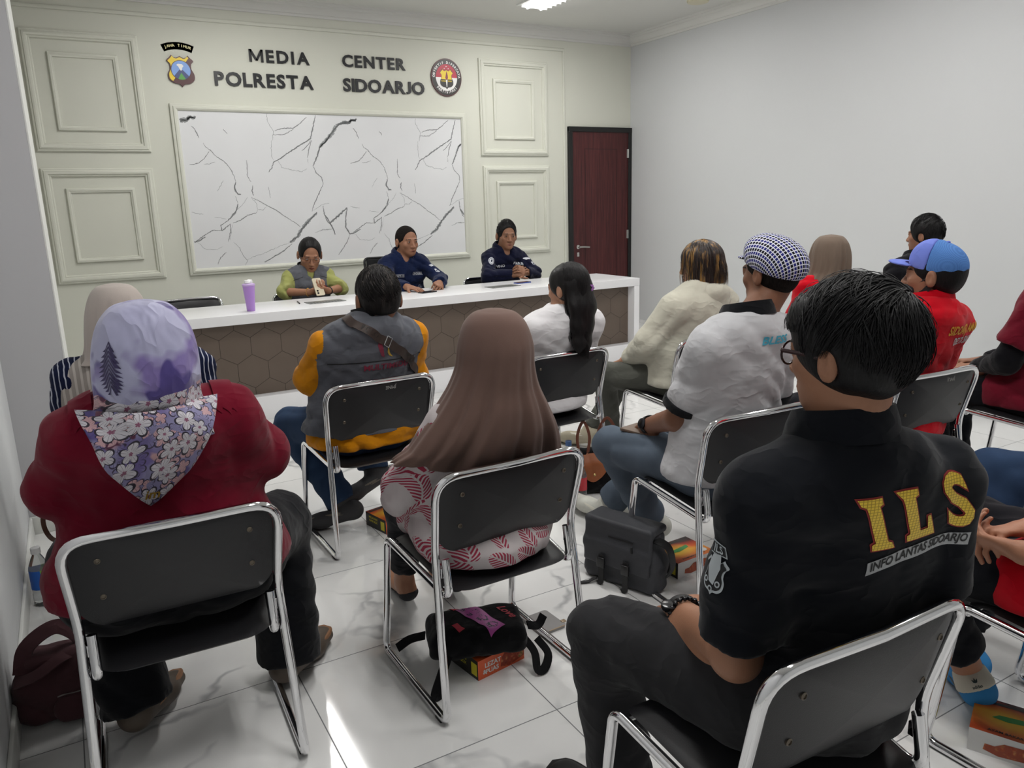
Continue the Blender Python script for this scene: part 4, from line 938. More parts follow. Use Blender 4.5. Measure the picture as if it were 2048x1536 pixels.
# --- large woman in maroon with the floral scarf --------------------------------------------
mmrn = cloth('maroon_cotton', '#6c0f24', .1)
pa = Person(.143, 2.07, 2, 'large woman in a maroon shirt and lavender floral headscarf at the front left', sc=1.0, bw=1.25, belly=.05, skin='#9a6e55',
    head=(0, -.12, 1.115), face=(0, 6, 0), hands={'L': dict(f=(.7, .6, .1), n=(0, -.6, 1), curl=(30, 40, 20)), 'R': dict(f=(-.7, .6, .1), n=(0, -.6, 1), curl=(30, 40, 20))},
    shL=(-.165, -.05, .925), shR=(.165, -.05, .925), elL=(-.235, .03, .79), elR=(.245, .03, .79), wrL=(-.09, .26, .78), wrR=(.09, .26, .78), armr=1.4, legr=1.45,
    pel=(0, .04, .56), wai=(0, .045, .68), che=(0, .0, .84), nek=(0, -.08, .985), hiL=(-.15, -.02, .54), hiR=(.13, -.02, .54), knL=(-.21, .27, .49), knR=(.31, .25, .49), anL=(-.14, .14, .10), toL=(-.05, .30, .03), anR=(.29, .17, .09), toR=(.42, .32, .03))
pa.body(face=True, h=.013); pa.eyes()
pa.shirt(mmrn, sleeve=1.95, d=.018, sd=.014, cuff=.01, hem=.515, wr=.007, seed=11, skirt=.02, h=.0095, legsover=.1, ww=12)
pa.trousers(cloth('black_slacks', '#111216', .15), d=.012, d2=.045, upto=2.05, seed=8)
pa.shoes(plain('brown_shoe', '#4d4238', .6), plain('tan_sole', '#8a6244', .7))
# --- woman in the brown headscarf -----------------------------------------------------------
pd = Person(.996, 1.98, -1, 'woman in a long brown headscarf and pink leaf-print batik blouse, seen from behind', sc=.93, bw=.8, belly=.0, skin='#9a6e55', head=(.0, -.125, 1.035), nek=(0, -.115, .93),
    shL=(-.12, -.07, .82), shR=(.125, -.07, .82), elL=(-.222, .04, .62), elR=(.205, .03, .63), armr=.85, wrL=(-.08, .2, .60), wrR=(.08, .2, .60), hands={'L': dict(f=(.7, .6, 0), n=(0, -.6, 1)), 'R': dict(f=(-.7, .6, 0), n=(0, -.6, 1))},
    knL=(-.11, .33, .45), hiL=(-.075, -.04, .5), anL=(-.06, .50, .09), toL=(-.03, .70, .03), knR=(.12, .36, .46), anR=(.12, .46, .09), toR=(.13, .66, .03), legr=.95)
pd.body(h=.013); pd.eyes()
# --- man in the checked cap --------------------------------------------------------------------
mgry = cloth('grey_marl', '#c3c3c6', .1); mb_ = cloth('black_rib', '#18191c')
pe = Person(1.965, 1.947, 4, 'man in a blue checked flat cap and grey polo shirt with black collar', sc=1.12, bw=1.12, belly=.02, skin='#805843', face=(6, 2, 0), head=(.098, -.115, 1.185), nek=(.01, -.115, 1.03),
    shL=(-.155, -.12, .96), shR=(.19, -.11, .96), elL=(-.185, .0, .69), wrL=(-.15, .23, .60), elR=(.23, .0, .68), wrR=(.02, .24, .62), hands={'L': dict(f=(.75, .5, -.1), n=(0, -.3, -1), curl=(20, 30, 20)), 'R': dict(f=(-.6, .5, -.1), n=(0, -.3, -1))},
    knL=(-.19, .41, .48), anL=(.05, .46, .09), toL=(.06, .67, .03), knR=(.14, .42, .48), anR=(-.02, .70, .09), toR=(-.06, .92, .05), legr=1.05, armr=1.05)
pe.body(); pe.eyes()
pe.shirt(mgry, sleeve=.83, d=.016, sd=.016, cuff=.022, hem=.47, wr=.0035, seed=21, skirt=.02)
for q in 'LR':
    a, b = pe.J['sh'+q], pe.J['el'+q]; S = SDF(.02); S.cap(a+(b-a)*.6, a+(b-a)*.95, .048*1.1+.022, .042*1.1+.029); S.cut(a+(b-a)*.845, b-a, .003); S.cut(a+(b-a)*.745, a-b, .003); sobj('sleeve_cuff', S, mb_, pe.root, .006)
pe.collar(mb_, r=.070, hgt=.03)
pe.trousers(M_JEANL, d=.012, d2=.026, upto=1.95)
mwsh = plain('white_trainer', '#c9c9c0', .6, var=.2, vs=30); pe.shoes(mwsh, plain('cream_sole', '#dcd9cc', .6))
# --- man in red with the blue cap ------------------------------------------------------------------
mred = cloth('red_pique', '#c00a1e', .1)
pg = Person(2.942, 1.943, 3.7, 'man in a red polo shirt with a blue mesh cap and black face mask', sc=1.0, bw=1.15, belly=.02, skin='#936851', face=(20, -2, 0), head=(.03, -.13, 1.115), nek=(.03, -.13, .985),
    shL=(-.15, -.10, .93), shR=(.19, -.12, .91), hs=1.04, elL=(-.21, .02, .68), elR=(.24, -.02, .68), wrL=(-.1, .2, .60), wrR=(.08, .2, .60), hands={'L': dict(f=(.7, .6, 0), n=(0, -.6, -1)), 'R': dict(f=(-.7, .6, 0), n=(0, -.6, -1))})
pg.body(); pg.eyes()
pg.shirt(mred, sleeve=.8, d=.018, sd=.022, cuff=.03, hem=.455, wr=.004, seed=31, skirt=.02); pg.collar(mred, r=.066, hgt=.035)
pg.trousers(M_BLK); pg.shoes(plain('black_shoe', '#151515', .5), plain('sole_black', '#222222', .7))
# --- person at the right edge in maroon over black sleeves --------------------------------------------
mmr2 = cloth('dark_red_cotton', '#6b1526', .1); mbls = cloth('black_jersey', '#141418', .15)
pi = Person(3.86, 1.85, -8, 'person at the right edge in a maroon shirt over long black sleeves', sc=1.05, bw=1., skin='#936851', face=(0, 5, 0), hands={'L': dict(f=(.1, .9, -.1), n=(.3, -.1, -1), curl=(20, 20, 20)), 'R': dict(f=(-.5, .8, 0), n=(0, -.2, -1))}, elL=(-.24, .02, .68), wrL=(-.10, .2, .60), wrR=(.03, .22, .61), shL=(-.19, -.07, .95))
pi.body(); pi.eyes()
pi.shirt(mbls, name='undershirt', sleeve=1.93, d=.008, sd=.014, cuff=.012, hem=.6, wr=.005, seed=41)
pi.shirt(mmr2, sleeve=.72, d=.02, sd=.03, cuff=.04, hem=.45, wr=.005, seed=42, legsover=.3)
pi.trousers(M_BLK); pi.shoes(plain('black_shoe', '#151515', .5), plain('sole_black', '#222222', .7)); pi.hair(HB)
# --- person at the right edge with clasped hands ---------------------------------------------------------
pj = Person(2.07, .79, -2, 'person at the right edge with clasped bare forearms, red shirt and black trousers', sc=1.02, bw=1.05, belly=.02, skin='#a3735a', face=(0, 5, 0),
    hands={'L': dict(f=(-.05, 1, .0), n=(.65, 0, .75), curl=(40, 45, 30), thumb=(.7, .5, .4)), 'R': dict(f=(-.8, .55, -.1), n=(-.1, -.3, -1), curl=(30, 45, 30), thumb=(.7, .5, .3))}, elL=(-.24, -.10, .66), wrL=(-.235, .06, .615), elR=(.20, -.06, .68), wrR=(-.13, .09, .64), armr=1.05,
    knL=(-.16, .34, .48), anL=(.0, .25, .10), toL=(.16, .36, .03), knR=(.17, .36, .48), legr=1.05)
pj.body(); pj.eyes()
pj.shirt(mred, sleeve=.5, d=.016, sd=.02, cuff=.028, hem=.44, wr=.004, seed=51, legsover=.35)
pj.trousers(M_BLK, upto=1.80, d2=.02); pj.hair(HB)
mad = plain('blue_suede', '#2a7bb5', .8); pj.shoes(mad, plain('dark_sole', '#4a4c4c', .7))
# --- jeans leg further right ---------------------------------------------------------------------------------
pk = Person(2.93, .97, -2, 'person in blue jeans at the right edge, only a bent knee in view', sc=1., bw=1., skin='#a3735a', knL=(-.205, .42, .475), anL=(-.30, .27, .1), toL=(-.32, .47, .03), hiL=(-.08, -.04, .51), knR=(.10, .36, .46), legr=1.12, elL=(-.2, -.08, .68), wrL=(.0, .12, .62))
pk.body(head=True); pk.shirt(mbls, sleeve=.8, h=.012); pk.trousers(M_JEAN, upto=1.92); pk.hair(HB); pk.shoes(plain('black_shoe', '#151515', .5), plain('sole_black', '#222222', .7))
chair(2.93, .97, -2, 'chrome chair just outside the right edge under the person in blue jeans')
# --- woman in pale grey headscarf -----------------------------------------------------------------------------
pp = Person(.17, 3.16, 2, 'woman in a pale grey headscarf and navy batik blouse, half hidden by the floral scarf', sc=.97, bw=.98, skin='#9a6e55', head=(-.03, -.19, 1.085), nek=(0, -.17, .96), face=(0, 0, 0),
    shL=(-.19, -.13, .88), shR=(.19, -.13, .88), elL=(-.235, -.03, .67), elR=(.245, -.03, .67))
pp.body(h=.013); pp.eyes()
# --- man in the multimedia vest -----------------------------------------------------------------------------------
mor = cloth('orange_cotton', '#c9820f', .1); mvest = cloth('grey_vest_cloth', '#5d5f66', .08)
pb = Person(1.058, 3.175, -1.5, 'man with thinning hair in a grey MULTIMEDIA vest over orange sleeves and blue jeans', hs=1.1, sc=.94, bw=1.25, belly=.02, skin='#805843', head=(.05, -.115, 1.065), nek=(.02, -.11, .955), face=(-4, 4, 0),
    shL=(-.175, -.09, .885), shR=(.205, -.09, .885), pel=(0, .0, .52), wai=(0, -.01, .65), che=(0, -.05, .81), elL=(-.235, .01, .735), elR=(.24, .0, .70), wrL=(-.08, .25, .66), wrR=(.08, .25, .64), hands={'L': dict(f=(.8, .5, 0), n=(0, -.5, 1)), 'R': dict(f=(-.8, .5, 0), n=(0, -.5, 1))}, armr=1.02, legr=1.08,
    knL=(-.235, .36, .46), anL=(-.09, .12, .10), toL=(-.27, .17, .035), knR=(.13, .34, .46), anR=(.10, .22, .20), toR=(-.12, .12, .12))
pb.body(); pb.eyes()
pb.shirt(mor, sleeve=1.9, d=.012, sd=.014, cuff=.012, hem=.44, wr=.006, seed=61, skirt=.02, legsover=.25)
pb.shirt(mvest, name='vest', sleeve=.0, d=.027, hem=.505, wr=.006, seed=61, skirt=.036, h=.008)
pb.collar(cloth('black_rib', '#18191c'), r=.068, hgt=.045, fold=False, th=.008)
pb.trousers(M_JEAN, d=.012, upto=1.97)
msh = plain('charcoal_trainer', '#3a3a3c', .8); pb.shoes(msh, plain('mud_sole', '#6d675c', .8))
pb.hair(hair_mat('greying_hair', '#0b090a', '#1a1716', c3='#2c2826', spec=.2, rough=.55), top=.010, side=.006, amp=.003, nape=-.04)
# --- long haired woman in white ---------------------------------------------------------------------------------------
mwht = cloth('white_cotton', '#e4e2e4', .03)
pc = Person(1.998, 3.19, -2, 'woman with long black half-tied hair and a purple clip, in a white blouse', sc=.9, bw=.93, skin='#ab7f66', head=(.055, -.14, 1.035), nek=(.05, -.13, .93), face=(18, 2, 0),
    che=(.04, -.09, .81), wai=(.03, -.06, .65), shL=(-.12, -.11, .85), shR=(.21, -.11, .85), elL=(-.17, .0, .67), elR=(.25, .0, .66), wrL=(-.05, .2, .6), wrR=(.1, .2, .6), hands={'L': dict(f=(.5, .8, 0), n=(0, -.2, -1)), 'R': dict(f=(-.5, .8, 0), n=(0, -.2, -1))}, legr=.9)
pc.body(); pc.eyes()
pc.shirt(mwht, sleeve=1.9, d=.016, sd=.022, cuff=.018, hem=.44, wr=.003, seed=71, skirt=.03, legsover=.3); pc.trousers(M_BLK); pc.shoes(plain('black_shoe', '#151515', .5), plain('sole_black', '#222222', .7))
# --- cream hoodie ----------------------------------------------------------------------------------------------------------
mhood = cloth('cream_fleece', '#c6c3b4', .05, bs=500)
ph = Person(2.823, 3.094, -14, 'person with streaked blond and brown hair in a cream hoodie and grey joggers', sc=.98, bw=1.02, belly=.02, skin='#ab7f66', head=(.125, -.02, 1.085), nek=(.11, -.05, .955), face=(8, 4, 0), hs=1.03,
    che=(.06, -.04, .82), wai=(.02, -.02, .66), shL=(-.105, -.03, .87), shR=(.27, -.07, .87), elL=(-.20, .06, .70), elR=(.31, .0, .66), wrL=(-.10, .27, .57), wrR=(.12, .26, .57), hands={'L': dict(f=(.6, .7, -.1), n=(0, -.2, -1)), 'R': dict(f=(-.6, .7, -.1), n=(0, -.2, -1))}, armr=1.2,
    knL=(-.16, .40, .47), anL=(-.02, .46, .11), toL=(.0, .68, .03), knR=(.12, .42, .47), anR=(-.12, .55, .10), toR=(-.16, .76, .03))
ph.body(); ph.eyes()
ph.shirt(mhood, name='hoodie', sleeve=1.95, d=.03, sd=.034, cuff=.02, hem=.47, wr=.0045, seed=81, ww=12, skirt=.02)
ph.trousers(cloth('grey_jogger', '#54554f', .1), d=.016, d2=.012, upto=1.95); ph.shoes(plain('cream_canvas', '#a8a08c', .8), plain('cream_sole', '#dcd9cc', .6))
# --- behind: brown headscarf and black haired man ----------------------------------------------------------------------------------
p1 = Person(3.9, 3.12, 0, 'woman in a taupe headscarf sitting behind the checked cap, only her head in view', sc=.96, bw=1., skin='#9a6e55', head=(-.03, -.12, 1.085))
p1.body(h=.013, ff=.006); p1.eyes(); p1.shirt(mred, sleeve=1.9, h=.012); p1.trousers(M_BLK); p1.shoes(plain('black_shoe', '#151515', .5), plain('sole_black', '#222222', .7))
p2 = Person(4.75, 3.12, 0, 'black-haired person in a black jacket sitting behind the blue cap', sc=1.05, bw=1.1, skin='#936851', head=(0, -.13, 1.165), face=(10, 0, 0))
p2.body(h=.013, ff=.006); p2.eyes(); p2.shirt(mbls, name='jacket', sleeve=1.9, d=.024, h=.011); p2.collar(mbls, r=.066); p2.trousers(M_BLK); p2.hair(HB, top=.02, side=.014); p2.shoes(plain('black_shoe', '#151515', .5), plain('sole_black', '#222222', .7))
chair(3.9, 3.12, 0, 'chrome chair hidden behind the front row, under the woman in the taupe headscarf'); chair(4.75, 3.12, 0, 'chrome chair hidden behind the front row, under the person in the black jacket')
# --- three people behind the table (facing the audience) ------------------------------------------------------------------
mnavy = cloth('navy_uniform', '#16203f', .1); mnavy2 = cloth('dark_navy_uniform', '#12152b', .1)
def seatp(x, y, label, **k): return Person(x, y, 180, label, **k)
pw = seatp(1.735, 6.40, 'woman in glasses with grey vest over a lime green top, reading her phone', sc=.97, bw=.98, skin='#9a6e55', head=(-.02, .03, 1.07), nek=(0, -.02, .94), face=(-9, 20, -3), hs=1.14,
    che=(0, -.02, .82), shL=(-.15, -.01, .885), shR=(.15, -.01, .885), armr=.92, elL=(-.225, .14, .79), elR=(.235, .10, .79), wrL=(-.075, .27, .79), wrR=(.07, .26, .79),
    hands={'L': dict(f=(.75, .45, .25), n=(.1, -.5, .8), curl=(35, 45, 30)), 'R': dict(f=(-.75, .4, .25), n=(-.1, -.5, .8), curl=(35, 45, 30))})
pw.body(ff=.0035); pw.eyes(look=(0, -18), lip='#6e2a26')
mlime = cloth('lime_knit', '#989b5e', .1); pw.shirt(mlime, sleeve=1.2, d=.012, sd=.015, cuff=.026, hem=.6, wr=.005, seed=91); pw.shirt(mvest, name='vest', sleeve=0, d=.024, hem=.6, wr=.006, seed=91, h=.007, vneck=.09); pw.collar(cloth('black_rib', '#18191c'), open_=.5, drop=.06, fold=False, hgt=.03)
pw.trousers(M_BLK); pw.hair(HB, top=.008, side=.006, line=(0, .108, .012), lr=(.068, .08, .085), amp=.001); pw.glasses(plain('brown_frame', '#4a2420', .3))
p3 = seatp(2.59, 6.40, 'officer in a navy POLRI shirt with cropped hair, in the mesh chair', sc=1.02, bw=1.08, skin='#936851', head=(-.03, .02, 1.135), nek=(0, -.03, 1.01), face=(8, 2, 0), hs=1.13,
    che=(0, -.04, .86), shL=(-.16, -.02, .94), shR=(.16, -.02, .94), elL=(-.255, .20, .80), elR=(.23, .22, .80), wrL=(-.10, .50, .80), wrR=(.18, .50, .79),
    hands={'R': dict(f=(-.5, .8, -.12), n=(0, -.15, -1), curl=(12, 18, 12), spread=.1), 'L': dict(f=(.5, .7, -.05), n=(.35, -.2, -.7), curl=(60, 70, 50), thumb=(.7, .5, .4))})
p3.body(ff=.0035); p3.eyes(look=(0, 0)); p3.shirt(mnavy, sleeve=1.9, d=.015, sd=.014, cuff=.016, hem=.6, wr=.006, seed=101, h=.007, vneck=.035); p3.collar(mnavy, open_=.62, drop=.05, flare=.022); p3.trousers(M_BLK)
p3.hair(hair_mat('cropped_hair', '#120f0e', '#221d1b', rough=.8, spec=.1), top=.004, side=.003, line=(0, .108, .006), lr=(.076, .085, .083), amp=.0006)
p4 = seatp(3.60, 6.40, 'police officer in a dark navy shirt marked VINO and POLRI, hands folded', sc=1.02, bw=1.06, skin='#8b634c', head=(-.02, .03, 1.14), nek=(0, -.02, 1.01), face=(-13, 2, -2), hs=1.13,
    che=(0, -.03, .86), shL=(-.155, -.01, .94), shR=(.155, -.01, .94), elL=(-.225, .19, .79), elR=(.27, .17, .79), wrL=(-.065, .27, .81), wrR=(.045, .27, .80),
    hands={'L': dict(f=(.75, .35, .45), n=(.5, -.4, -.2), curl=(30, 55, 30), spread=.06), 'R': dict(f=(-.75, .35, .45), n=(-.5, -.4, -.2), curl=(30, 55, 30), spread=.06)})
p4.body(ff=.0035); p4.eyes(look=(0, 0)); p4.shirt(mnavy2, sleeve=1.9, d=.015, sd=.014, cuff=.016, hem=.6, wr=.006, seed=111, h=.007, vneck=.035); p4.collar(mnavy2, open_=.62, drop=.05, flare=.022); p4.trousers(M_BLK)
p4.hair(HB, top=.016, side=.006, line=(0, .110, -.004), lr=(.074, .085, .085), amp=.002)
# ------------------------------------------------------------------ headscarves, hair and caps
def vfold(k1=9, k2=15, amp=.012, p=.0, pw=1.5, k3=26):
    def f(u, a):
        g = max(0, u-.22)**pw; return amp*g*(1.3*math.cos(k1*a+p+2.2*math.sin(a*2+p))+.8*math.cos(k2*a+2*p+1.5*math.sin(3*a))+.35*math.cos(k3*a+p))
    return f
def faceopen(lo, hi, w=.62): return lambda u, a: lo < u < hi and abs((a-math.pi/2+math.pi) % (2*math.pi)-math.pi) < w
# shared printed-flower helper -------------------------------------------------------
def flower(k, v2, sc, npet=5, R=.36):
    """white five-petal flowers with dark outlines from cell centres; returns (fill, line)"""
    nd = k.n.new('ShaderNodeTexVoronoi'); nd.voronoi_dimensions = '2D'; k.put(nd.inputs['Vector'], v2); k.put(nd.inputs['Scale'], sc); k.put(nd.inputs['Randomness'], .75)
    sub = k.n.new('ShaderNodeVectorMath'); sub.operation = 'SUBTRACT'; k.l.new(k.vscale(v2, (sc, sc, sc)), sub.inputs[0]); k.l.new(k.vscale(nd.outputs['Position'], (sc, sc, sc)), sub.inputs[1])
    dx, dy, _ = k.sep(sub.outputs[0]); ang = k.math('ARCTAN2', dy, dx); r = nd.outputs['Distance']
    cr_, cg, cb = k.n.new('ShaderNodeSeparateColor'), None, None; k.l.new(nd.outputs['Color'], cr_.inputs[0])
    ph = k.math('MULTIPLY', cr_.outputs[0], 6.28); pet = k.math('ABSOLUTE', k.math('COSINE', k.math('ADD', k.math('MULTIPLY', ang, npet/2), ph)))
    RR = k.math('MULTIPLY', k.math('ADD', k.math('MULTIPLY', k.math('POWER', pet, .6), .62), .38), k.math('ADD', R*.75, k.math('MULTIPLY', cr_.outputs[1], R*.5)))
    q = k.math('DIVIDE', r, RR); fill = k.math('LESS_THAN', q, 1.); line = k.math('MULTIPLY', k.math('LESS_THAN', q, 1.14), k.math('GREATER_THAN', q, .96))
    vein = k.math('MULTIPLY', fill, k.math('LESS_THAN', k.math('ABSOLUTE', k.math('SINE', k.math('MULTIPLY', ang, npet*1.5))), .13)); ctr = k.math('LESS_THAN', q, .22)
    return fill, k.math('MAXIMUM', line, vein), ctr, cr_.outputs[2]
def floral():
    k = NT('lavender_floral_print', .55, 0, .3); P = k.co(); W3 = k.vadd(P, k.vscale(k.noise(P, 5, 3, out=1), .06)); x, y, z = k.sep(P)
    vv = k.comb(k.math('ADD', x, k.math('MULTIPLY', y, .5)), k.math('ADD', z, k.math('MULTIPLY', y, .4)))
    n1 = k.noise(W3, 5.5, 3); base = k.mix(k.ramp(n1, [(.44, 0), (.5, 1)]), lin('#7a6ba3'), lin('#a9a9c6')); base = k.mix(k.ramp(k.noise(W3, 9, 2), [(.60, 0), (.64, 1)]), base, lin('#4c4080'))
    low = k.ramp(k.math('ADD', z, k.math('MULTIPLY', k.math('SUBTRACT', k.noise(P, 6, 2), .5), .12)), [(0, 0), (1, 1)])
    lowm = k.math('LESS_THAN', k.math('ADD', z, k.math('MULTIPLY', k.math('SUBTRACT', k.noise(P, 6, 2), .5), .16)), 1.04)
    base = k.mix(k.math('MULTIPLY', lowm, .55), base, lin('#5d5288')); pk = k.math('MULTIPLY', lowm, k.ramp(k.noise(W3, 12, 2), [(.60, 0), (.64, 1)])); base = k.mix(pk, base, lin('#c39a9c'))
    mr = k.math('MULTIPLY', lowm, k.ramp(k.noise(k.vadd(W3, (3, 1, 2)), 16, 2), [(.6, 0), (.63, 1)])); base = k.mix(mr, base, lin('#5a2440'))
    f, l, c, rr = flower(k, vv, 21., 5, .47); f2, l2, c2, _ = flower(k, k.vadd(vv, (.31, .17, 0)), 34., 4, .5)
    col = k.mix(k.math('MULTIPLY', f2, k.math('MULTIPLY', lowm, k.ramp(k.noise(P, 11, 2), [(.48, 0), (.5, 1)]))), base, lin('#c7a0a4')); col = k.mix(k.math('MULTIPLY', l2, lowm), col, lin('#3a3148'))
    col = k.mix(k.math('MULTIPLY', f, lowm), col, lin('#cfcbd2')); col = k.mix(k.math('MULTIPLY', l, lowm), col, lin('#2b2533')); col = k.mix(k.math('MULTIPLY', c, lowm), col, lin('#8d5670'))
    k.set('Base Color', col); k.set('Sheen Weight', .2); wv = k.vadd(P, k.vscale(k.noise(P, 4, 2, out=1), .14)); rr_ = k.math('SUBTRACT', 1., k.math('ABSOLUTE', k.math('SUBTRACT', k.math('MULTIPLY', k.noise(k.vscale(wv, (1.6, 1, 1)), 8, 2), 2.), 1.))); k.bump(k.math('POWER', rr_, 3.), .6, .012); return k.m
MFL = floral()
jk = pa.J['head']
ha = ring_loft('headscarf', [(1.246, -.004, -.125, .03, .04), (1.236, -.004, -.125, .062, .075), (1.205, -.004, -.125, .090, .107), (1.165, -.004, -.125, .106, .124), (1.115, -.006, -.128, .113, .130), (1.07, -.008, -.13, .113, .128), (1.03, -.010, -.128, .110, .118), (1.0, -.010, -.115, .118, .115), (.975, -.010, -.10, .142, .13), (.95, -.012, -.085, .162, .145), (.925, -.012, -.075, .170, .15)],
    MFL, pa.root, fold=vfold(5, 9, .010, .7, 1.2), skip=faceopen(.2, .62, .6), hemf=lambda u, a: -.03*max(0, u-.6)*(1+math.sin(a*3+1)))
tr = bvh_of(pa.child['shirt'])
def rimpoly(pts, n=6): return [(p.x, p.y) for p in cr([(a, b, 0) for a, b in pts], n)]
tri = rimpoly([(-.155, .03), (-.13, -.03), (-.115, -.09), (-.09, -.145), (-.05, -.20), (-.03, -.222)])+rimpoly([(-.03, -.222), (.0, -.20), (.055, -.145), (.09, -.09), (.12, -.03), (.145, .03)])[1:]
tl = decal('scarf_tail', tri, [list(range(len(tri)))], tr, (-.01, 0, .985), (1, 0, 0), (0, 0, 1), MFL, pa.root, off=.008, maxe=.012)
if tl:
    n = len(tl.data.vertices); co = np.zeros(n*3); tl.data.vertices.foreach_get('co', co); co = co.reshape(-1, 3)
    for i in range(n): dz = max(0, co[i, 2]-.76); co[i, 1] -= .026*min(1, dz/.12)*(.5+.5*abs(math.sin(15*co[i, 2]-95*(co[i, 0]+.01)**2+1.3*math.sin(14*co[i, 0])))) +.028*max(0, min(1, (co[i, 2]-.9)/.1))
    tl.data.vertices.foreach_set('co', co.ravel()); tl.data.update(); md = tl.modifiers.new('thickness', 'SOLIDIFY'); md.thickness = .003; md.offset = 0
fr = []
for i in range(11):
    y0 = .05-.0095*i; L_ = .034*math.sin(math.pi*(i+1.5)/13)**.7
    for sx in (-1, 1): fr.append(([(0, y0), (sx*L_*.5, y0-.012-.3*L_), (sx*L_, y0-.014-.55*L_), (sx*L_*.55, y0-.018-.35*L_), (0, y0-.005)], [[0, 1, 2, 3, 4]] if sx < 0 else [[4, 3, 2, 1, 0]], 0, 0, 0))
v_, f_, m_ = join2(fr); decal('leaf_print', v_, f_, bvh_of(ha), (-.09, -.23, 1.125), (.8, -.6, 0), (.15, 0, 1), [plain('indigo_print', '#2e2450', .6)], pa.root, off=.002, maxe=.012, start=.12)
# epaulettes of the maroon shirt
for sx in (-1, 1):
    ep, f = rect2(.05, .12); decal('epaulette', [(p[0], p[1]) for p in ep], f, tr, (sx*.155, -.1, 1.05), (0, -1, 0) if False else (1, 0, 0), (0, 1, 0), mmrn, pa.root, off=.006)
# brown headscarf ---------------------------------------------------------------------------
M_BRN = plain('brown_jersey', '#6b554d', .85, 0, .15, .05, 9, .2, 600, .1)
hd = ring_loft('headscarf', [(1.156, .006, -.13, .03, .035), (1.146, .006, -.13, .060, .068), (1.115, .006, -.13, .086, .098), (1.06, .006, -.13, .102, .116), (1.0, .004, -.125, .108, .12), (.94, .004, -.11, .128, .13), (.88, .004, -.095, .162, .15), (.82, .002, -.08, .203, .155), (.765, .0, -.065, .238, .142), (.72, .0, -.045, .258, .140), (.68, .0, -.03, .266, .143)],
    M_BRN, pd.root, n=160, m=64, fold=vfold(7, 12, .021, 2.4, 1.25), skip=faceopen(.15, .43, .6), hemf=lambda u, a: .30*max(0, u-.78)*max(0, -math.cos(a)-.1))
def batik():
    k = NT('leaf_batik', .85, 0, .2); P = k.co(); x, y, z = k.sep(P); v2 = k.comb(k.math('ADD', x, k.math('MULTIPLY', y, .6)), k.math('ADD', z, k.math('MULTIPLY', y, .25))); sc = 11.5
    nd = k.n.new('ShaderNodeTexVoronoi'); nd.voronoi_dimensions = '2D'; k.put(nd.inputs['Vector'], v2); k.put(nd.inputs['Scale'], sc); k.put(nd.inputs['Randomness'], .55)
    sub = k.n.new('ShaderNodeVectorMath'); sub.operation = 'SUBTRACT'; k.l.new(k.vscale(v2, (sc, sc, sc)), sub.inputs[0]); k.l.new(k.vscale(nd.outputs['Position'], (sc, sc, sc)), sub.inputs[1]); dx, dy, _ = k.sep(sub.outputs[0])
    sp = k.n.new('ShaderNodeSeparateColor'); k.l.new(nd.outputs['Color'], sp.inputs[0]); th = k.math('MULTIPLY', k.math('SUBTRACT', sp.outputs[0], .5), 3.0); c, s_ = k.math('COSINE', th), k.math('SINE', th)
    u = k.math('SUBTRACT', k.math('MULTIPLY', dx, c), k.math('MULTIPLY', dy, s_)); w = k.math('ADD', k.math('MULTIPLY', dx, s_), k.math('MULTIPLY', dy, c)); au = k.math('ABSOLUTE', u)
    leaf = k.math('LESS_THAN', k.math('ADD', k.math('MULTIPLY', k.math('MULTIPLY', u, u), 14.), k.math('MULTIPLY', k.math('MULTIPLY', w, w), 3.6)), 1.)
    st = k.math('GREATER_THAN', k.math('FRACT', k.math('ADD', k.math('MULTIPLY', k.math('SUBTRACT', w, k.math('MULTIPLY', au, 1.1)), 7.5), 20.)), .45); mid = k.math('GREATER_THAN', au, .022)
    m = k.math('MULTIPLY', k.math('MULTIPLY', leaf, st), mid); k.set('Base Color', k.mix(m, k.mix(k.noise(P, 12), lin('#b5adae'), lin('#c9c2c2')), lin('#993349'))); return k.m
MBT = batik()
def border():
    k = NT('maroon_batik_border', .85, 0, .2); P = k.co(); x, y, z = k.sep(P); f, l, c, _ = flower(k, k.comb(k.math('ADD', x, y), z), 34., 5, .45); k.set('Base Color', k.mix(f, lin('#8a2638'), lin('#c59aa2'))); return k.m
pd.shirt(MBT, name='blouse', sleeve=1.25, d=.014, sd=.03, cuff=.045, hem=.425, wr=.005, seed=121, skirt=.06, legsover=.6, h=.0085, ww=14)
for q in 'LR':
    a, b = pd.J['el'+q], pd.J['wr'+q]; S = SDF(.02); S.cap(a+(b-a)*.05, a+(b-a)*.45, .078, .086); S.cut(a+(b-a)*.40, b-a, .003); S.cut(a+(b-a)*.16, a-b, .003); sobj('sleeve_border', S, border() if q == 'L' else bpy.data.materials['maroon_batik_border'], pd.root, .007)
pd.trousers(M_BLK, upto=1.8, d=.006, d2=.012); msl = plain('black_slipper', '#26262a', .8)
for q in 'LR':
    S = SDF(.015); f, sd_, hh = pd.foot(S, q, .006, .01); a = pd.J['an'+q]; S.cut(a-hh*.038, hh, .004); sobj('slipper', S, msl, pd.root, .005)
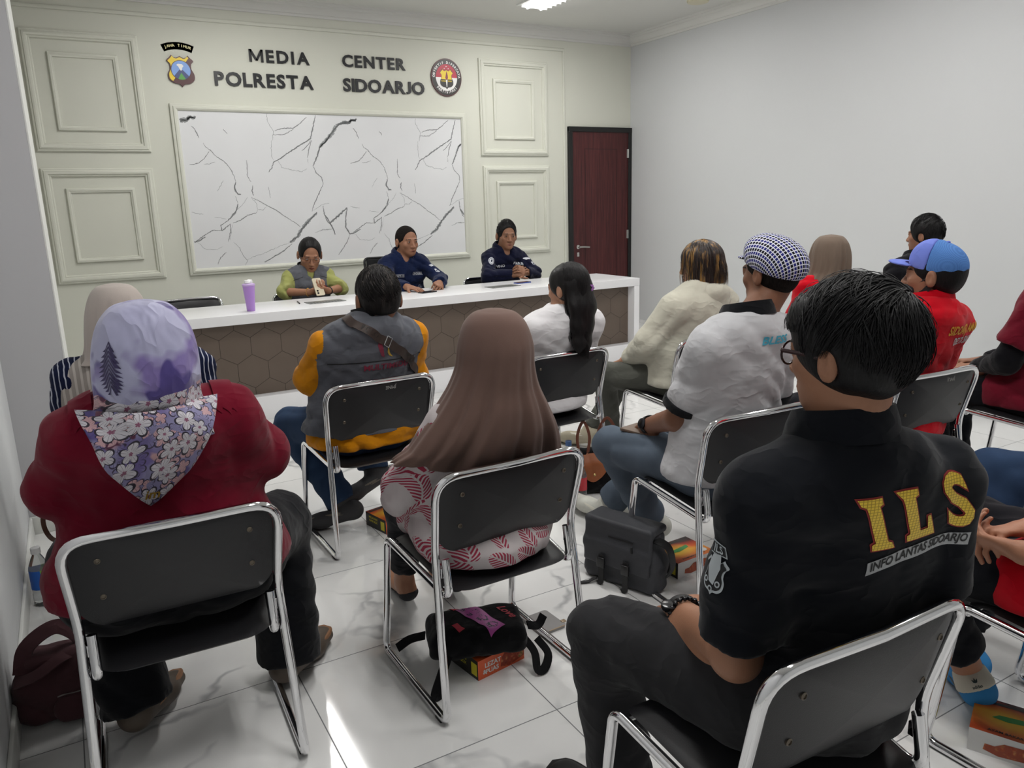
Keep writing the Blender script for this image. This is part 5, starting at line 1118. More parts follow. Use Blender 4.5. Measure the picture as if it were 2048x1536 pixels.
# pale grey headscarf with a striped shawl -----------------------------------------------------------
def stripes(name, a, b, per, w=.35, ax=0, wav=.004, rough=.9):
    k = NT(name, rough, 0, .15); c = k.sep(k.co()); s = k.math('ADD', c[ax], k.math('MULTIPLY', k.noise(k.co(), 14, 2), wav*6)); f = k.math('GREATER_THAN', k.math('FRACT', k.math('ADD', k.math('DIVIDE', s, per), 50.)), 1-w)
    k.set('Base Color', k.mix(f, lin(a), lin(b))); return k.m
mgs = plain('dove_grey_chiffon', '#b5aba4', .8, 0, .15, .05, 9, .2, 600, .1); mst = stripes('striped_chiffon', '#9a938d', '#bdb6b0', .02, .4, 0, .0006)
ring_loft('headscarf', [(1.208, -.03, -.19, .03, .035), (1.198, -.03, -.19, .058, .068), (1.165, -.03, -.19, .083, .096), (1.11, -.03, -.19, .099, .112), (1.05, -.032, -.19, .104, .115), (1.0, -.034, -.185, .105, .112), (.965, -.035, -.175, .112, .11), (.945, -.035, -.17, .125, .115)], mgs, pp.root, fold=vfold(6, 10, .012, 1.1, 1.), skip=faceopen(.2, .62, .6))
ring_loft('shawl', [(.985, -.03, -.15, .10, .085), (.965, -.03, -.15, .13, .10), (.94, -.03, -.145, .175, .115), (.90, -.03, -.14, .205, .125), (.85, -.03, -.13, .218, .13), (.79, -.03, -.12, .222, .13), (.745, -.03, -.12, .222, .13)], mst, pp.root, fold=vfold(8, 14, .01, .4, 1.))
pp.shirt(stripes('navy_batik', '#151c38', '#b9bcc8', .017, .22, 0, .003), name='blouse', sleeve=1.9, d=.014, sd=.026, wr=.004, seed=131, h=.011, hem=.45); pp.trousers(M_BLK, upto=1.9); pp.shoes(msl)
# taupe headscarf far right -------------------------------------------------------------------------
mtp = plain('taupe_jersey', '#75665a', .85, 0, .15, .05, 9, .2, 600, .1)
ring_loft('headscarf', [(1.205, -.03, -.12, .03, .035), (1.195, -.03, -.12, .06, .07), (1.16, -.03, -.12, .086, .1), (1.1, -.03, -.12, .102, .115), (1.04, -.03, -.12, .106, .115), (.99, -.03, -.11, .115, .12), (.95, -.03, -.10, .15, .13), (.90, -.02, -.09, .19, .14)], mtp, p1.root, n=96, fold=vfold(9, 16, .012, .2, .8), skip=faceopen(.18, .64, .6))
# ILS man: thick layered hair ---------------------------------------------------------------------------
mh1 = hair_mat('glossy_black_hair', '#060607', '#111013', rough=.5, spec=.25)
pf.hair(mh1, top=.012, side=.016, amp=.003, nape=-.075, line=(.0, .108, -.035), lr=(.078, .078, .08), extra=lambda S, E: E((0, .05, .07), (.062, .055, .036), .03))
def f_th(d): return 2.15 if d[1] > .2 else 1.9
crownhair(pf, mh1, n=2000, grow=(.018, .024, .018), whorl=(.35, -.62, .70), thmax=f_th, span=.8, r=.0021, swirl=.6, lift=.003, zmin=-.085, seed=6)
crownhair(pf, mh1, n=350, grow=(.022, .028, .021), whorl=(.35, -.62, .70), thmax=f_th, span=.7, r=.0012, swirl=.7, lift=.006, zmin=-.02, seed=16)
pf.glasses(plain('dark_red_frame', '#2a0d10', .25), r=.024, tk=1.5)
# greying man -----------------------------------------------------------------------------------------------
mg2 = hair_mat('greying_locks', '#0d0b0c', '#242021', c3='#57504b', spec=.25, rough=.5); crownhair(pb, mg2, n=750, grow=(.009, .009, .012), whorl=(.1, -.35, .93), thmax=lambda d: 1.9 if d[1] > .2 else 1.9, span=.35, r=.0014, swirl=.35, lift=.002, zmin=-.05, seed=8, facecut=True)
# officers and others
crownhair(p4, HB, n=350, grow=(.006, .006, .018), whorl=(.1, -.8, .6), thmax=lambda d: 2.0, span=.5, r=.0016, seed=9, zmin=0)
crownhair(p2, HB, n=420, grow=(.014, .014, .022), whorl=(.1, -.8, .6), thmax=lambda d: 1.9, span=.6, r=.002, seed=10, zmin=-.05)
crownhair(pw, HB, n=260, grow=(.005, .005, .008), whorl=(0, -1, .2), thmax=lambda d: 1.9, span=.8, r=.0012, seed=12, swirl=.1, lift=.001, zmin=-.04)
# man with checked cap: short cropped sides
pe.hair(hair_mat('cropped_hair', '#191514', '#2e2826'), top=.003, side=.0035, nape=-.06, amp=.0004)
def checkmat():
    k = NT('blue_white_check', .9, 0, .15); u, v, _ = k.sep(k.co('UV')); f = lambda t, w: k.math('LESS_THAN', k.math('FRACT', k.math('ADD', t, 50.)), w)
    a, b = f(k.math('DIVIDE', u, .0125), .25), f(k.math('DIVIDE', v, .0125), .25); w = k.math('MAXIMUM', a, b); par = f(k.math('DIVIDE', u, .025), .5)
    k.set('Base Color', k.mix(w, k.mix(par, lin('#17171d'), lin('#2b2f78')), lin('#d9dae4'))); return k.m
mck = checkmat(); S = SDF(.015); Rc = pe.R @ rotm(0, -20, 0); c = pe.H(0, -.026, .042)
S.ell(c, (.095, .116, .080), Rc); S.ell(c+Rc @ A3((0, .02, .018)), (.088, .105, .062), Rc); S.cut(c+Rc @ A3((0, 0, -.030)), Rc @ A3((0, 0, -1)), .005)
S.ell(c-Rc @ A3((0, -.006, .052)), (.084, .108, .05), Rc, k=.006, op='-'); 
def azi(co):
    q = (co-c) @ Rc; q[:, 2] += .03; r = np.linalg.norm(q, axis=1); th = np.arccos(np.clip(q[:, 2]/r, -1, 1)); h = np.hypot(q[:, 0], q[:, 1])+1e-6; return np.stack([q[:, 0]/h*th*.115, q[:, 1]/h*th*.115], 1)
S.disp.append(lambda P: .0012*np.abs(np.sin(np.arctan2(*( (P-c) @ Rc)[:, :2].T)*4)))
o = sobj('checked_cap_crown', S, mck, pe.root, .0048); setuv(o, azi); o.name = 'cap'
S = SDF(.01); S.ell(c+Rc @ A3((0, .085, -.018)), (.070, .052, .010), Rc @ rotm(0, 16, 0)); o2 = sobj('cap_brim', S, mck, pe.root, .004); setuv(o2, lambda co: np.stack([((co-c) @ Rc)[:, 0]*1.15, ((co-c) @ Rc)[:, 1]], 1)); o2.parent = o
# red shirt: blue trucker cap and mask
pg.hair(HB, top=.004, side=.006, nape=-.06, amp=.001)
mcp = cloth('periwinkle_cotton', '#6f7fd0', .04)
k = NT('blue_cap_mesh', .8, 0, .2); u = k.sep(k.co()); ln = lambda t: k.math('GREATER_THAN', k.math('FRACT', k.math('ADD', k.math('DIVIDE', t, .0045), 500.)), .5); g = k.math('MULTIPLY', ln(k.math('ADD', u[2], u[0])), ln(k.math('SUBTRACT', u[2], u[1])))
k.set('Base Color', k.mix(g, lin('#5584c6'), lin('#3f68a8'))); k.bump(g, .5, .002); mms = k.m
Rc = pg.R @ rotm(0, -15, 0); c = pg.H(0, -.012, .042)
def crown(): 
    S = SDF(.01); S.ell(c, (.088, .108, .088), Rc); S.ell(c+Rc @ A3((0, .03, .012)), (.078, .078, .078), Rc); S.cut(c+Rc @ A3((0, 0, -.036)), Rc @ A3((0, 0, -1)), .004); S.ell(c+Rc @ A3((0, 0, -.048)), (.083, .10, .05), Rc, k=.005, op='-'); S.ell(c+Rc @ A3((0, -.115, -.022)), (.036, .05, .034), Rc, k=.004, op='-'); return S
S = crown(); S.cut(c+Rc @ A3((0, .022, 0)), Rc @ A3((0, 1, -.15)), .003); cb_ = sobj('cap', S, mms, pg.root, .0048)
S = crown(); S.cut(c+Rc @ A3((0, .022, 0)), Rc @ A3((0, -1, .15)), .003); o = sobj('front_panel', S, mcp, pg.root, .0048); o.parent = cb_
S = SDF(.008); S.ell(c+Rc @ A3((0, .112, -.034)), (.076, .070, .009), Rc @ rotm(0, 8, 0)); S.ell(c+Rc @ A3((0, .06, -.045)), (.07, .065, .03), Rc, k=.004, op='-'); o = sobj('brim', S, mcp, pg.root, .0042); o.parent = cb_
m = MB(); m.tube([tuple(c+Rc @ A3((.082*math.sin(a), -.103*math.cos(a), -.031))) for a in [math.radians(d) for d in range(-34, 35, 4)]], .005, 6, flat=2.2); o = m.build('adjuster_strap', plain('blue_strap', '#2f3f9a', .5), pg.root); o.parent = cb_
m = MB().lathe([(.008, -.002), (.008, .003), (.003, .006)], tuple(c+Rc @ A3((0, 0, .088)))); o = m.build('top_button', mcp, pg.root); o.parent = cb_
S = SDF(.01); S.ell(pg.H(0, .052, -.055), (.060, .056, .048), pg.R); S.cut(pg.H(0, .0, -.018), pg.R @ A3((0, .25, 1)), .006); S.cut(pg.H(0, .045, 0), pg.R @ A3((0, -1, 0)), .004); mk = plain('black_mask', '#151518', .9)
om = sobj('face_mask', S, mk, pg.root, .0045)
for x in (-1, 1): 
    m = MB(); strip(m, [pg.H(x*.058, .046, -.03), pg.H(x*.066, .02, -.018), pg.H(x*.077, -.004, -.0)], .006, lambda i, p: p-pg.H(0, 0, -.03), .002); strip(m, [pg.H(x*.05, .046, -.085), pg.H(x*.064, .01, -.06), pg.H(x*.08, -.016, -.03)], .022 if x < 0 else .006, lambda i, p: p-pg.H(0, 0, -.06), .002); o = m.build('ear_loop', mk, pg.root); o.parent = om
# woman in white: long hair ---------------------------------------------------------------------------------
mhl = hair_mat('long_black_hair', '#080607', '#141011', sc=(50, 50, 4), rough=.45, spec=.25)
def lext(S, E):
    h = lambda *p: pc.H(*p)
    S.chain([h(-.0, -.07, .0), h(-.012, -.095, -.08), h(-.025, -.10, -.17), h(-.038, -.105, -.26), h(-.042, -.11, -.31)], [(.078, .045), (.078, .035), (.066, .028), (.05, .022), (.03, .012)], side=(1, .1, 0), k=.03)
pc.hair(mhl, top=.012, side=.014, nape=-.5, amp=.0022, flow=(0, .1, 1), extra=lext, h=.0055, fr=90)
def lpath(rnd):
    a = rnd.uniform(-1.35, 1.35); t = a/1.35; w = rnd.uniform(0, 6); s = rnd.uniform(.0, .05); t0 = rnd.uniform(.05, .8); P = []
    for i in range(12):
        u = i/11
        if u < .45: v = u/.45; th = a*(1-.12*v); q = t0+(1.57-t0)*v; p = (math.sin(th)*.092*math.sin(q)**.7, -.014-math.cos(th)*.110*math.sin(q), .03+.101*math.cos(q))
        else: v = (u-.45)/.55; p = (math.sin(a)*(.09-.045*v)-.042*v+.003*math.sin(w+8*v), -.018-math.cos(a)*(.108)-.012*v, .03-.01-(.34-.10*abs(t)**3+s*.4)*v)
        P.append(pc.H(*p))
    return P
strands('hair_locks', mhl, pc.root, None, lpath, 420, r=.0017, seed=3)
mpur = plain('purple_clip', '#a06ab0', .25); m = MB(); b = pc.H(.02, -.122, .0)
for dx, dz in ((-.012, .008), (.0, .014), (.013, .01), (-.008, -.008), (.01, -.007), (.018, 0), (-.018, 0)): m.lathe([(0.001, -.005), (.006, -.003), (.007, 0), (.005, .003), (.001, .005)], (b[0]+dx, b[1], b[2]+dz), 10, 0, 'y')
m.build('hair_clip', mpur, pc.root)
# hoodie: bob with blond streaks
mbob = hair_mat('streaked_hair', '#150e0c', '#2f1a12', sc=(40, 40, 5), c3='#8f6a34', rough=.4)
def bext(S, E):
    h = ph.H; S.chain([h(0, -.03, -.02), h(0, -.04, -.08), h(.0, -.045, -.125)], [(.098, .082), (.104, .085), (.098, .078)], side=ph.R @ A3((1, 0, 0)), k=.03); S.ell(h(0, .085, -.08), (.062, .075, .11), ph.R, k=.02, op='-')
ph.hair(mbob, top=.014, side=.020, nape=-.5, amp=.003, flow=(0, .1, 1), extra=bext, h=.0055, fr=80)
def bpath(rnd):
    a = rnd.uniform(-2.3, 2.3); P = []; w = rnd.uniform(0, 6); L = rnd.uniform(.11, .15); t0 = rnd.uniform(.1, .9); fl = rnd.uniform(-.004, .016)
    for i in range(12):
        u = i/11
        if u < .5: v = t0+(1.57-t0)*u/.5; p = (math.sin(a)*.102*math.sin(v), -.014-math.cos(a)*.12*math.sin(v), .03+.104*math.cos(v))
        else: v = (u-.5)/.5; g = 1+.08*math.sin(v*2.5)-.06*v; p = (math.sin(a)*.102*g+.003*math.sin(w+7*v)+fl*v*math.sin(a), -.014-math.cos(a)*.118*g-fl*v*math.cos(a), .03-L*v)
        P.append(ph.H(*p))
    return P
strands('hair_locks', mbob, ph.root, None, bpath, 520, r=.0019, seed=4)
S = SDF(.03); n = ph.J['nek']   # hood lying on the back
for t0, t1 in ((-235, 55),):
    pts = [n+A3((.088*math.cos(t), -.012+.085*math.sin(t), .012+.012*math.sin(t))) for t in [math.radians(d) for d in range(t0, t1+1, 15)]]
    for i in range(len(pts)-1): S.cap(pts[i], pts[i+1], (.02, .026), (.02, .026), k=.03)
S.ell(n+A3((0, -.085, -.035)), (.11, .045, .07), rotm(0, -12, 0), k=.04); S.ell(n+A3((0.02, -.09, -.09)), (.07, .035, .06), k=.04)
S.disp.append(lambda P: .004*folds(P, 22, 85)); sobj('hood', S, mhood, ph.root, .007)
# ------------------------------------------------------------------ things on the floor
def R2(w, h, x=0., y=0.): return rect2(w, h, x, y)
def flatadd(m, pts, org, U, V, mi, d=.0006):
    P = place2(np.array([(p[0], p[1], 0.) for p in pts]), org, U, V, d); m.add([tuple(p) for p in P], [list(range(len(pts)))], mi)
def textadd(m, s, size, org, U, V, mi, d=.001, bold=.0, x=0., y=0., rot=0., sx=1., shear=0.):
    v, f = text_geo(s, size, bold*size, shear=shear); c, n = math.cos(rot), math.sin(rot); v2 = v.copy(); v2[:, 0] = (v[:, 0]*c-v[:, 1]*n)*sx+x; v2[:, 1] = v[:, 0]*n+v[:, 1]*c+y
    m.add([tuple(p) for p in place2(v2, org, U, V, d)], f, mi)
k = NT('box_top_print', .35, 0, .4); x, y, z = k.sep(k.co()); t = k.math('ADD', k.math('MULTIPLY', y, 6.), k.math('MULTIPLY', k.math('SINE', k.math('MULTIPLY', x, 18.)), .12))
c = k.ramp(k.math('ADD', t, .5), [(0, lin('#b5481c')), (.25, lin('#d9792a')), (.5, lin('#e79a2e')), (.62, lin('#d8601f')), (.8, lin('#9e2f1c')), (.92, lin('#3a2020'))]); gl = k.node('ShaderNodeTexGradient', gradient_type='SPHERICAL', Vector=k.vscale(k.vadd(k.co(), (.02, -.0, -.07)), (13, 16, 5)))
k.set('Base Color', k.mix(k.math('MULTIPLY', gl, .9), c, lin('#e6c83a'))); M_BT = k.m
def foodmat(name, base):
    k = NT(name, .4, 0, .35); P = k.co(); v = k.vor(P, 75., rnd=1.); cc = k.n.new('ShaderNodeTexVoronoi'); k.put(cc.inputs['Scale'], 75.); k.put(cc.inputs['Vector'], P)
    k.set('Base Color', k.mix(k.ramp(v, [(.1, 0), (.6, 1)]), k.ramp(k.noise(P, 60, 2), [(.35, lin('#6b1f14')), (.5, lin('#b5532b')), (.62, lin('#d9a066')), (.7, lin('#4f6b2b'))]), lin(base))); return k.m
M_F1, M_F2 = foodmat('food_photo_white', '#9a4a33'), foodmat('food_photo_orange', '#8a2f18')
bk, bw_, bo, by = plain('box_black', '#17150f', .4), plain('box_white', '#d9d8d6', .4), plain('box_orange', '#d2582c', .4), plain('box_yellow', '#d6c92e', .4); bgr = plain('box_green', '#2f8a3a', .4)
def foodbox(x, y, rot, front, label, w=.2, d=.165, h=.066):
    t = empty('food_box', (x, y, 0), math.radians(rot), label, 'food box', 'printed food boxes on the floor'); fm = bw_ if front == 'w' else bo
    m = MB(); w2, d2 = w/2, d/2; V = [(sx*w2, sy*d2, z) for z in (0, h) for sx, sy in ((-1, -1), (1, -1), (1, 1), (-1, 1))]
    m.add(V, [(3, 2, 1, 0)], 3).add(V, [(4, 5, 6, 7)], 0).add(V, [(0, 1, 5, 4)], 1).add(V, [(1, 2, 6, 5), (2, 3, 7, 6)], 1).add(V, [(3, 0, 4, 7)], 2)
    m.build('carton', [M_BT, fm, bk, bw_], t, smooth=None)
    F, U, Vv = (0, -d2, h/2), A3((1, 0, 0)), A3((0, 0, 1)); m = MB()
    if front == 'w':
        flatadd(m, [(-.065, -.018), (-.03, -.026), (.03, -.02), (.08, -.004), (.082, .012), (.04, .018), (-.02, .014), (-.04, .0), (-.062, .0)], F, U, Vv, 2)
    else:
        flatadd(m, [(-.005, -.02), (.03, -.03), (.09, -.018), (.094, .03), (.02, .03), (.0, .01)], F, U, Vv, 3); textadd(m, 'LEZAT', .022, F, U, Vv, 0, x=-.035, y=.008, bold=.03); textadd(m, 'PUAS', .022, F, U, Vv, 0, x=-.038, y=-.014, bold=.03); textadd(m, '&', .02, F, U, Vv, 0, x=-.068, y=-.012, bold=.03)
    L, U2 = (-w2, 0, h/2), A3((0, -1, 0)); textadd(m, 'MELAYANI', .015, L, U2, Vv, 1, x=-.02, y=.016, bold=.02); textadd(m, 'NASI BOX', .015, L, U2, Vv, 1, x=-.02, y=.0, bold=.02)
    flatadd(m, [(.04, -.022), (.07, -.022), (.07, .02), (.04, .02)], L, U2, Vv, 1)
    T, U3, V3 = (0, 0, h), A3((1, 0, 0)), A3((0, 1, 0)); textadd(m, 'AYAM BAKAR PAK D', .013, T, U3, V3, 4, y=-.066, bold=.02)
    flatadd(m, [(-.055, -.005), (-.04, .012), (-.01, .016), (.02, .02), (.045, .024), (.04, .004), (.01, -.004), (-.02, -.01)], T, U3, V3, 5); flatadd(m, [(a*.016+.07, b*.016-.045) for a, b in disc2(1, 20)[0]], T, U3, V3, 0)
    flatadd(m, [(-.095, .055), (.095, .066), (.095, .078), (-.095, .068)], T, U3, V3, 4, .0004)
    m.build('printed_graphics', [bw_, by, M_F1, M_F2, bk, bgr], t, smooth=None); return t
foodbox(1.985, 2.145, 2, 'w', 'orange and white food box standing beside the dark grey messenger bag')
foodbox(1.01, 1.985, 9, 'o', 'orange food box reading LEZAT & PUAS under the black backpack', w=.185, d=.15)
foodbox(1.165, 3.19, 13, 'o', 'orange food box between the man in the grey vest and brown-scarf woman')
foodbox(2.004, .882, -66, 'w', 'orange and white food box at the bottom right corner by the chrome chair')
# backpack lying on the box -------------------------------------------------------------
bp = empty('backpack', (.975, 1.99, .068), math.radians(-20), 'black backpack with a pink picture panel, lying on a food box', 'backpack')
mbp = cloth('black_nylon', '#121214', .2)
S = SDF(.02); S.rbox((0, .01, .035), (.155, .105, .035), .03); S.rbox((-.05, .0, .062), (.09, .08, .026), .022, k=.01); S.rbox((.075, .01, .055), (.07, .09, .026), .022, k=.015); S.cut((0, 0, .001), (0, 0, -1)); S.disp.append(lambda P: .004*folds(P, 34, 7)); sh_ = sobj('pack_body', S, mbp, bp, .006)
tb_ = bvh_of(sh_)
mpk = plain('pink_panel', '#b0489a', .5); mdk = plain('dark_print', '#2d2440', .6); it = [(*R2(.19, .06), 0, 0, 0)]
for i in range(4): a = disc2(.017, 16, 1., .009); it.append((*a, 1, -.066+i*.044, .004)); it.append((*R2(.022, .012), 1, -.066+i*.044, -.016))
v, f, fm = join2(it); decal('picture_panel', v, f, tb_, (.01, .01, .11), (.55, -.83, 0), (.83, .55, 0), [mpk, mdk], bp, fm=fm, off=.003, maxe=.012)
v, f = text_geo('Love', .04, .001, shear=.3); decal('red_script', v[:, :2], f, tb_, (.105, .03, .11), (.5, -.86, 0), (.86, .5, 0), plain('red_thread', '#b02a3c', .6), bp, off=.002)
for p in ((-.035, .105), (-.03, -.02)): v, f = R2(.04, .022); decal('red_tag', v, f, tb_, (p[0]-.03, p[1]-.03, .12), (.5, -.86, 0), (.86, .5, 0), plain('red_tag', '#c01f3a', .6), bp, off=.004)
m = MB()
for pts in ([(-.10, -.10, .03), (-.13, -.15, -.01), (-.15, -.17, -.055), (-.12, -.145, -.06)], [(-.16, .03, .03), (-.21, .05, .01), (-.25, .06, -.02)], [(.14, -.06, .04), (.17, -.09, .0), (.175, -.11, -.05), (.20, -.10, -.055), (.22, -.06, -.03), (.19, -.03, .01)], [(.17, .02, .03), (.21, .045, .01), (.235, .07, .03)]):
    mm = MB(); strip(mm, cr(pts, 5), .028, lambda i, p: A3((.4, -.5, .7)), .004); mm.build('strap', mbp, bp)
# grey tablet sleeve ---------------------------------------------------------------------
tsl = empty('tablet_sleeve', (1.277, 2.066, 0), math.radians(3), 'flat grey tablet sleeve with a small clasp on the tiles', 'tablet sleeve')
m = MB(); o = rring(.052, .062, .012); m.prism(o, .011, (0, 0, .0), (1, 0, 0), (0, 1, 0)); m.build('sleeve_case', plain('silver_grey_leatherette', '#8e8c8b', .45, var=.05), tsl)
m = MB().box((.048, -.045, .008), (.066, -.03, .014), bev=.002).box((-.02, -.064, .010), (.045, -.060, .012)); m.build('clasp', plain('pale_brass', '#b9a58c', .35, .7), tsl)
# messenger bag ---------------------------------------------------------------------------
mg = empty('messenger_bag', (1.71, 2.16, 0), math.radians(-72), 'dark grey messenger bag with two buckled straps standing on the floor', 'bag')
mgb = plain('dark_grey_canvas', '#3d3e42', .6, 0, .3, .1, 9, .3, 500)
S = SDF(.02); S.rbox((0, 0, .07), (.165, .055, .07), .03); S.rbox((0, .012, .17), (.152, .042, .08), .035, k=.05); S.cut((0, 0, .002), (0, 0, -1)); S.disp.append(lambda P: .004*folds(P, 26, 17)); b0 = sobj('bag_body', S, mgb, mg, .006)
S = SDF(.012); S.rbox((0, .0, .246), (.15, .056, .014), .012); S.rbox((0, -.050, .195), (.15, .010, .055), .009, rotm(0, 8, 0)); S.rbox((0, -.062, .125), (.146, .009, .045), .008, rotm(0, 4, 0), k=.02); S.disp.append(lambda P: .002*folds(P, 22, 3)); fl = sobj('flap', S, mgb, mg, .005)
tf = bvh_of(fl); mz = plain('black_webbing', '#0d0d0f', .6)
v, f = R2(.11, .006); o = decal('zip', v, f, tf, (.02, -.05, .2), (1, 0, 0), (0, 0, 1), mz, mg, off=.0025); 
m = MB(); m.box((.072, -.077, .165), (.08, -.070, .19), bev=.002); m.build('zip_puller', mz, mg)
for x in (-.055, .055):
    m = MB(); strip(m, [(x, -.078, .125), (x, -.082, .09), (x, -.080, .05), (x, -.082, .015), (x-.012, -.085, .004)], .024, lambda i, p: A3((0, -1, 0)), .003); st = m.build('strap', mz, mg); m = MB().box((x-.017, -.090, .075), (x+.017, -.080, .115), bev=.003); q = m.build('buckle', plain('black_plastic', '#101012', .35), mg); q.parent = st
m = MB(); strip(m, cr([(.13, -.02, .22), (.19, -.01, .20), (.205, .0, .13), (.185, .0, .08)], 6), .035, lambda i, p: A3((1, 0, .3)), .005); m.build('shoulder_strap', mz, mg)
m = MB(); strip(m, cr([(-.14, .0, .2), (-.165, -.01, .15), (-.16, -.02, .1)], 6), .03, lambda i, p: A3((-1, 0, .3)), .005); m.build('side_strap', mz, mg)
m = MB(); strip(m, [(-.08, -.075, .02), (-.10, -.10, .006), (-.125, -.13, .004)], .016, lambda i, p: A3((0, 0, 1)), .003); m.build('loose_strap_end', mz, mg)
# black tote with tan flap --------------------------------------------------------------------
tt = empty('tote_bag', (2.19, 3.0, 0), math.radians(-30), 'black tote bag with a tan leather flap and brown handles by the jeans', 'bag')
S = SDF(.02); S.rbox((0, 0, .10), (.17, .07, .10), .05); S.rbox((0, 0, .19), (.15, .035, .03), .025, k=.05); S.cut((0, 0, .002), (0, 0, -1)); S.disp.append(lambda P: .006*folds(P, 20, 27)); b1 = sobj('bag_body', S, mbp, tt, .007)
mtan = plain('tan_leather', '#96552f', .5, var=.1); v = [(-.07, .07), (.05, .06), (.075, .0), (.02, -.075), (-.03, -.075), (-.085, -.01)]; v = [(p.x, p.y) for p in cr([(a, b, 0) for a, b in v+v[:1]], 4)][:-1]; decal('leather_flap', v, [list(range(len(v)))], bvh_of(b1), (-.02, -.07, .165), (1, 0, 0), (0, -.3, 1), mtan, tt, off=.008)
m = MB().lathe([(.007, 0), (.007, -.003), (.003, -.006)], (-.02, -.085, .115), 12, 0, 'y'); m.build('stud', plain('brass_stud', '#c9b27a', .3, 1.), tt)
mhd = plain('red_brown_strap', '#6a3a28', .5)
for x0, x1, y in ((-.09, -.05, -.03), (.02, .09, .03)):
    m = MB(); strip(m, cr([(x0, y, .2), (x0-.01, y, .30), ((x0+x1)/2, y, .375), (x1+.01, y, .30), (x1, y, .2)], 6), .014, lambda i, p: A3((0, -1, 0)), .006); m.build('handle', mhd, tt)
def bottle(x, y, label, cap, body, h=.2, r=.03, z=0., lab=None, rz=0):
    b = empty('water_bottle', (x, y, z), rz, label, 'bottle'); k = MC.get('clear_plastic')
    if k is None: kk = NT('clear_plastic', .08, 0, .5); kk.set('Transmission Weight', .9); kk.set('Base Color', (.92, .96, .97)); kk.set('IOR', 1.2); MC['clear_plastic'] = k = kk.m
    MB().lathe([(r*.7, 0), (r, .006), (r, h*.2), (r*.93, h*.24), (r, h*.28), (r, h*.66), (r*.6, h*.82), (r*.42, h*.87), (r*.42, h*.94)], seg=24).build('bottle_body', k, b)
    MB().lathe([(r*.5, h*.9), (r*.5, h*.995), (r*.44, h)], seg=20).build('cap', cap, b)
    if lab: MB().lathe([(r*1.01, h*.3), (r*1.015, h*.31), (r*1.015, h*.62), (r*1.01, h*.63)], seg=24).build('paper_label', lab, b)
k = NT('blue_green_label', .4); x, y, z = k.sep(k.co()); k.set('Base Color', k.mix(k.math('GREATER_THAN', k.math('ADD', x, k.math('MULTIPLY', z, .1)), .018), lin('#1f5fb8'), lin('#7fae3a')))
bottle(-.245, 3.23, 'clear bottle with white cap and blue green label by the left wall', plain('white_cap', '#e8e8e8', .4), None, .23, .034, lab=k.m)
bottle(2.10, 3.12, 'clear bottle with a pale blue cap behind the black tote bag', plain('blue_cap', '#6d94d6', .4), None, .25, .032)
bottle(2.045, 2.93, 'small bottle with white cap and red label beside the black tote bag', bpy.data.materials['white_cap'], None, .2, .028, lab=plain('red_white_label', '#b8303a', .4))
# maroon bag by the wall -----------------------------------------------------------------------
mb2_ = empty('handbag', (-.175, 2.43, 0), math.radians(-12), 'plum coloured fabric handbag on the floor against the left wall', 'bag')
mpl = cloth('plum_nylon', '#4e3438', .1); S = SDF(.02); S.rbox((0, 0, .08), (.125, .08, .08), .055); S.rbox((0, 0, .17), (.09, .055, .04), .035, k=.05); S.cut((0, 0, .002), (0, 0, -1)); S.disp.append(lambda P: .006*folds(P, 26, 37)); b2 = sobj('bag_body', S, mpl, mb2_, .006)
t2 = bvh_of(b2); msz = plain('silver_zip', '#8a8582', .3, .9); v, f = R2(.085, .004); decal('zip', v, f, t2, (.045, -.1, .105), (1, 0, .12), (0, 0, 1), msz, mb2_, off=.003)
S = SDF(.01); S.cap((.015, -.083, .055), (.075, -.075, .055), (.014, .04), side=(0, 1, 0)); S.disp.append(lambda P: .002*folds(P, 30, 3)); sobj('front_pocket', S, mpl, mb2_, .005)
m = MB(); strip(m, cr([(-.085, -.05, .17), (-.07, -.02, .235), (0, .0, .275), (.05, .01, .24), (.07, .02, .18)], 6), .045, lambda i, p: A3((.1, -.6, .8)), .005); m.build('shoulder_strap', mpl, mb2_)
m = MB(); strip(m, cr([(-.10, -.06, .15), (-.04, -.08, .175), (.02, -.05, .20), (.06, -.01, .19)], 6), .035, lambda i, p: A3((-.1, -.5, .8)), .005); m.build('handle', mpl, mb2_)
hb = empty('leather_bag', (-.15, 3.45, 0), 0, 'brown leather bag with a thin hanging strap between wall and maroon shirt', 'bag')
mlb = plain('brown_leather', '#4f3022', .5, var=.1); S = SDF(.02); S.cap((-.02, 0, .05), (.06, 0, .05), (.05, .05), side=(0, 1, 0)); S.cap((-.01, 0, .1), (.05, 0, .1), (.035, .04), side=(0, 1, 0)); S.cut((0, 0, .002), (0, 0, -1)); sobj('bag_body', S, plain('tan_leather', '#96552f', .5), hb, .007)
m = MB(); strip(m, cr([(.06, .0, .12), (.10, .05, .30), (.06, .10, .42), (-.03, .12, .33), (-.075, .12, .22), (-.06, .1, .14), (.0, .02, .13)], 8), .018, lambda i, p: A3((.3, -1, .1)), .004); m.build('shoulder_strap', mlb, hb)
# small black bag and drain ---------------------------------------------------------------------
sbg = empty('small_bag', (3.62, 2.15, 0), math.radians(-20), 'small black zip bag on the floor behind the chair with the red shirt', 'bag')
MB().box((-.06, -.04, .0), (.10, .04, .19), bev=.015).build('bag_body', mbp, sbg); MB().tube([(-.05, -.042, .17), (.09, -.042, .17)], .004, 8).build('zip', mz, sbg)
dr_ = empty('floor_drain', (1.42, 3.92, 0), 0, 'square grey metal floor plate between the chairs', 'floor plate'); m = MB().box((-.06, -.06, 0), (.06, .06, .004), bev=.001); m.build('plate', plain('grey_metal', '#8f9190', .4, .8), dr_)
m = MB()
for i in range(5): m.box((-.045+i*.02, -.045, .004), (-.037+i*.02, .045, .0046))
m.build('slots', plain('slot_dark', '#3a3c3d', .6), dr_)
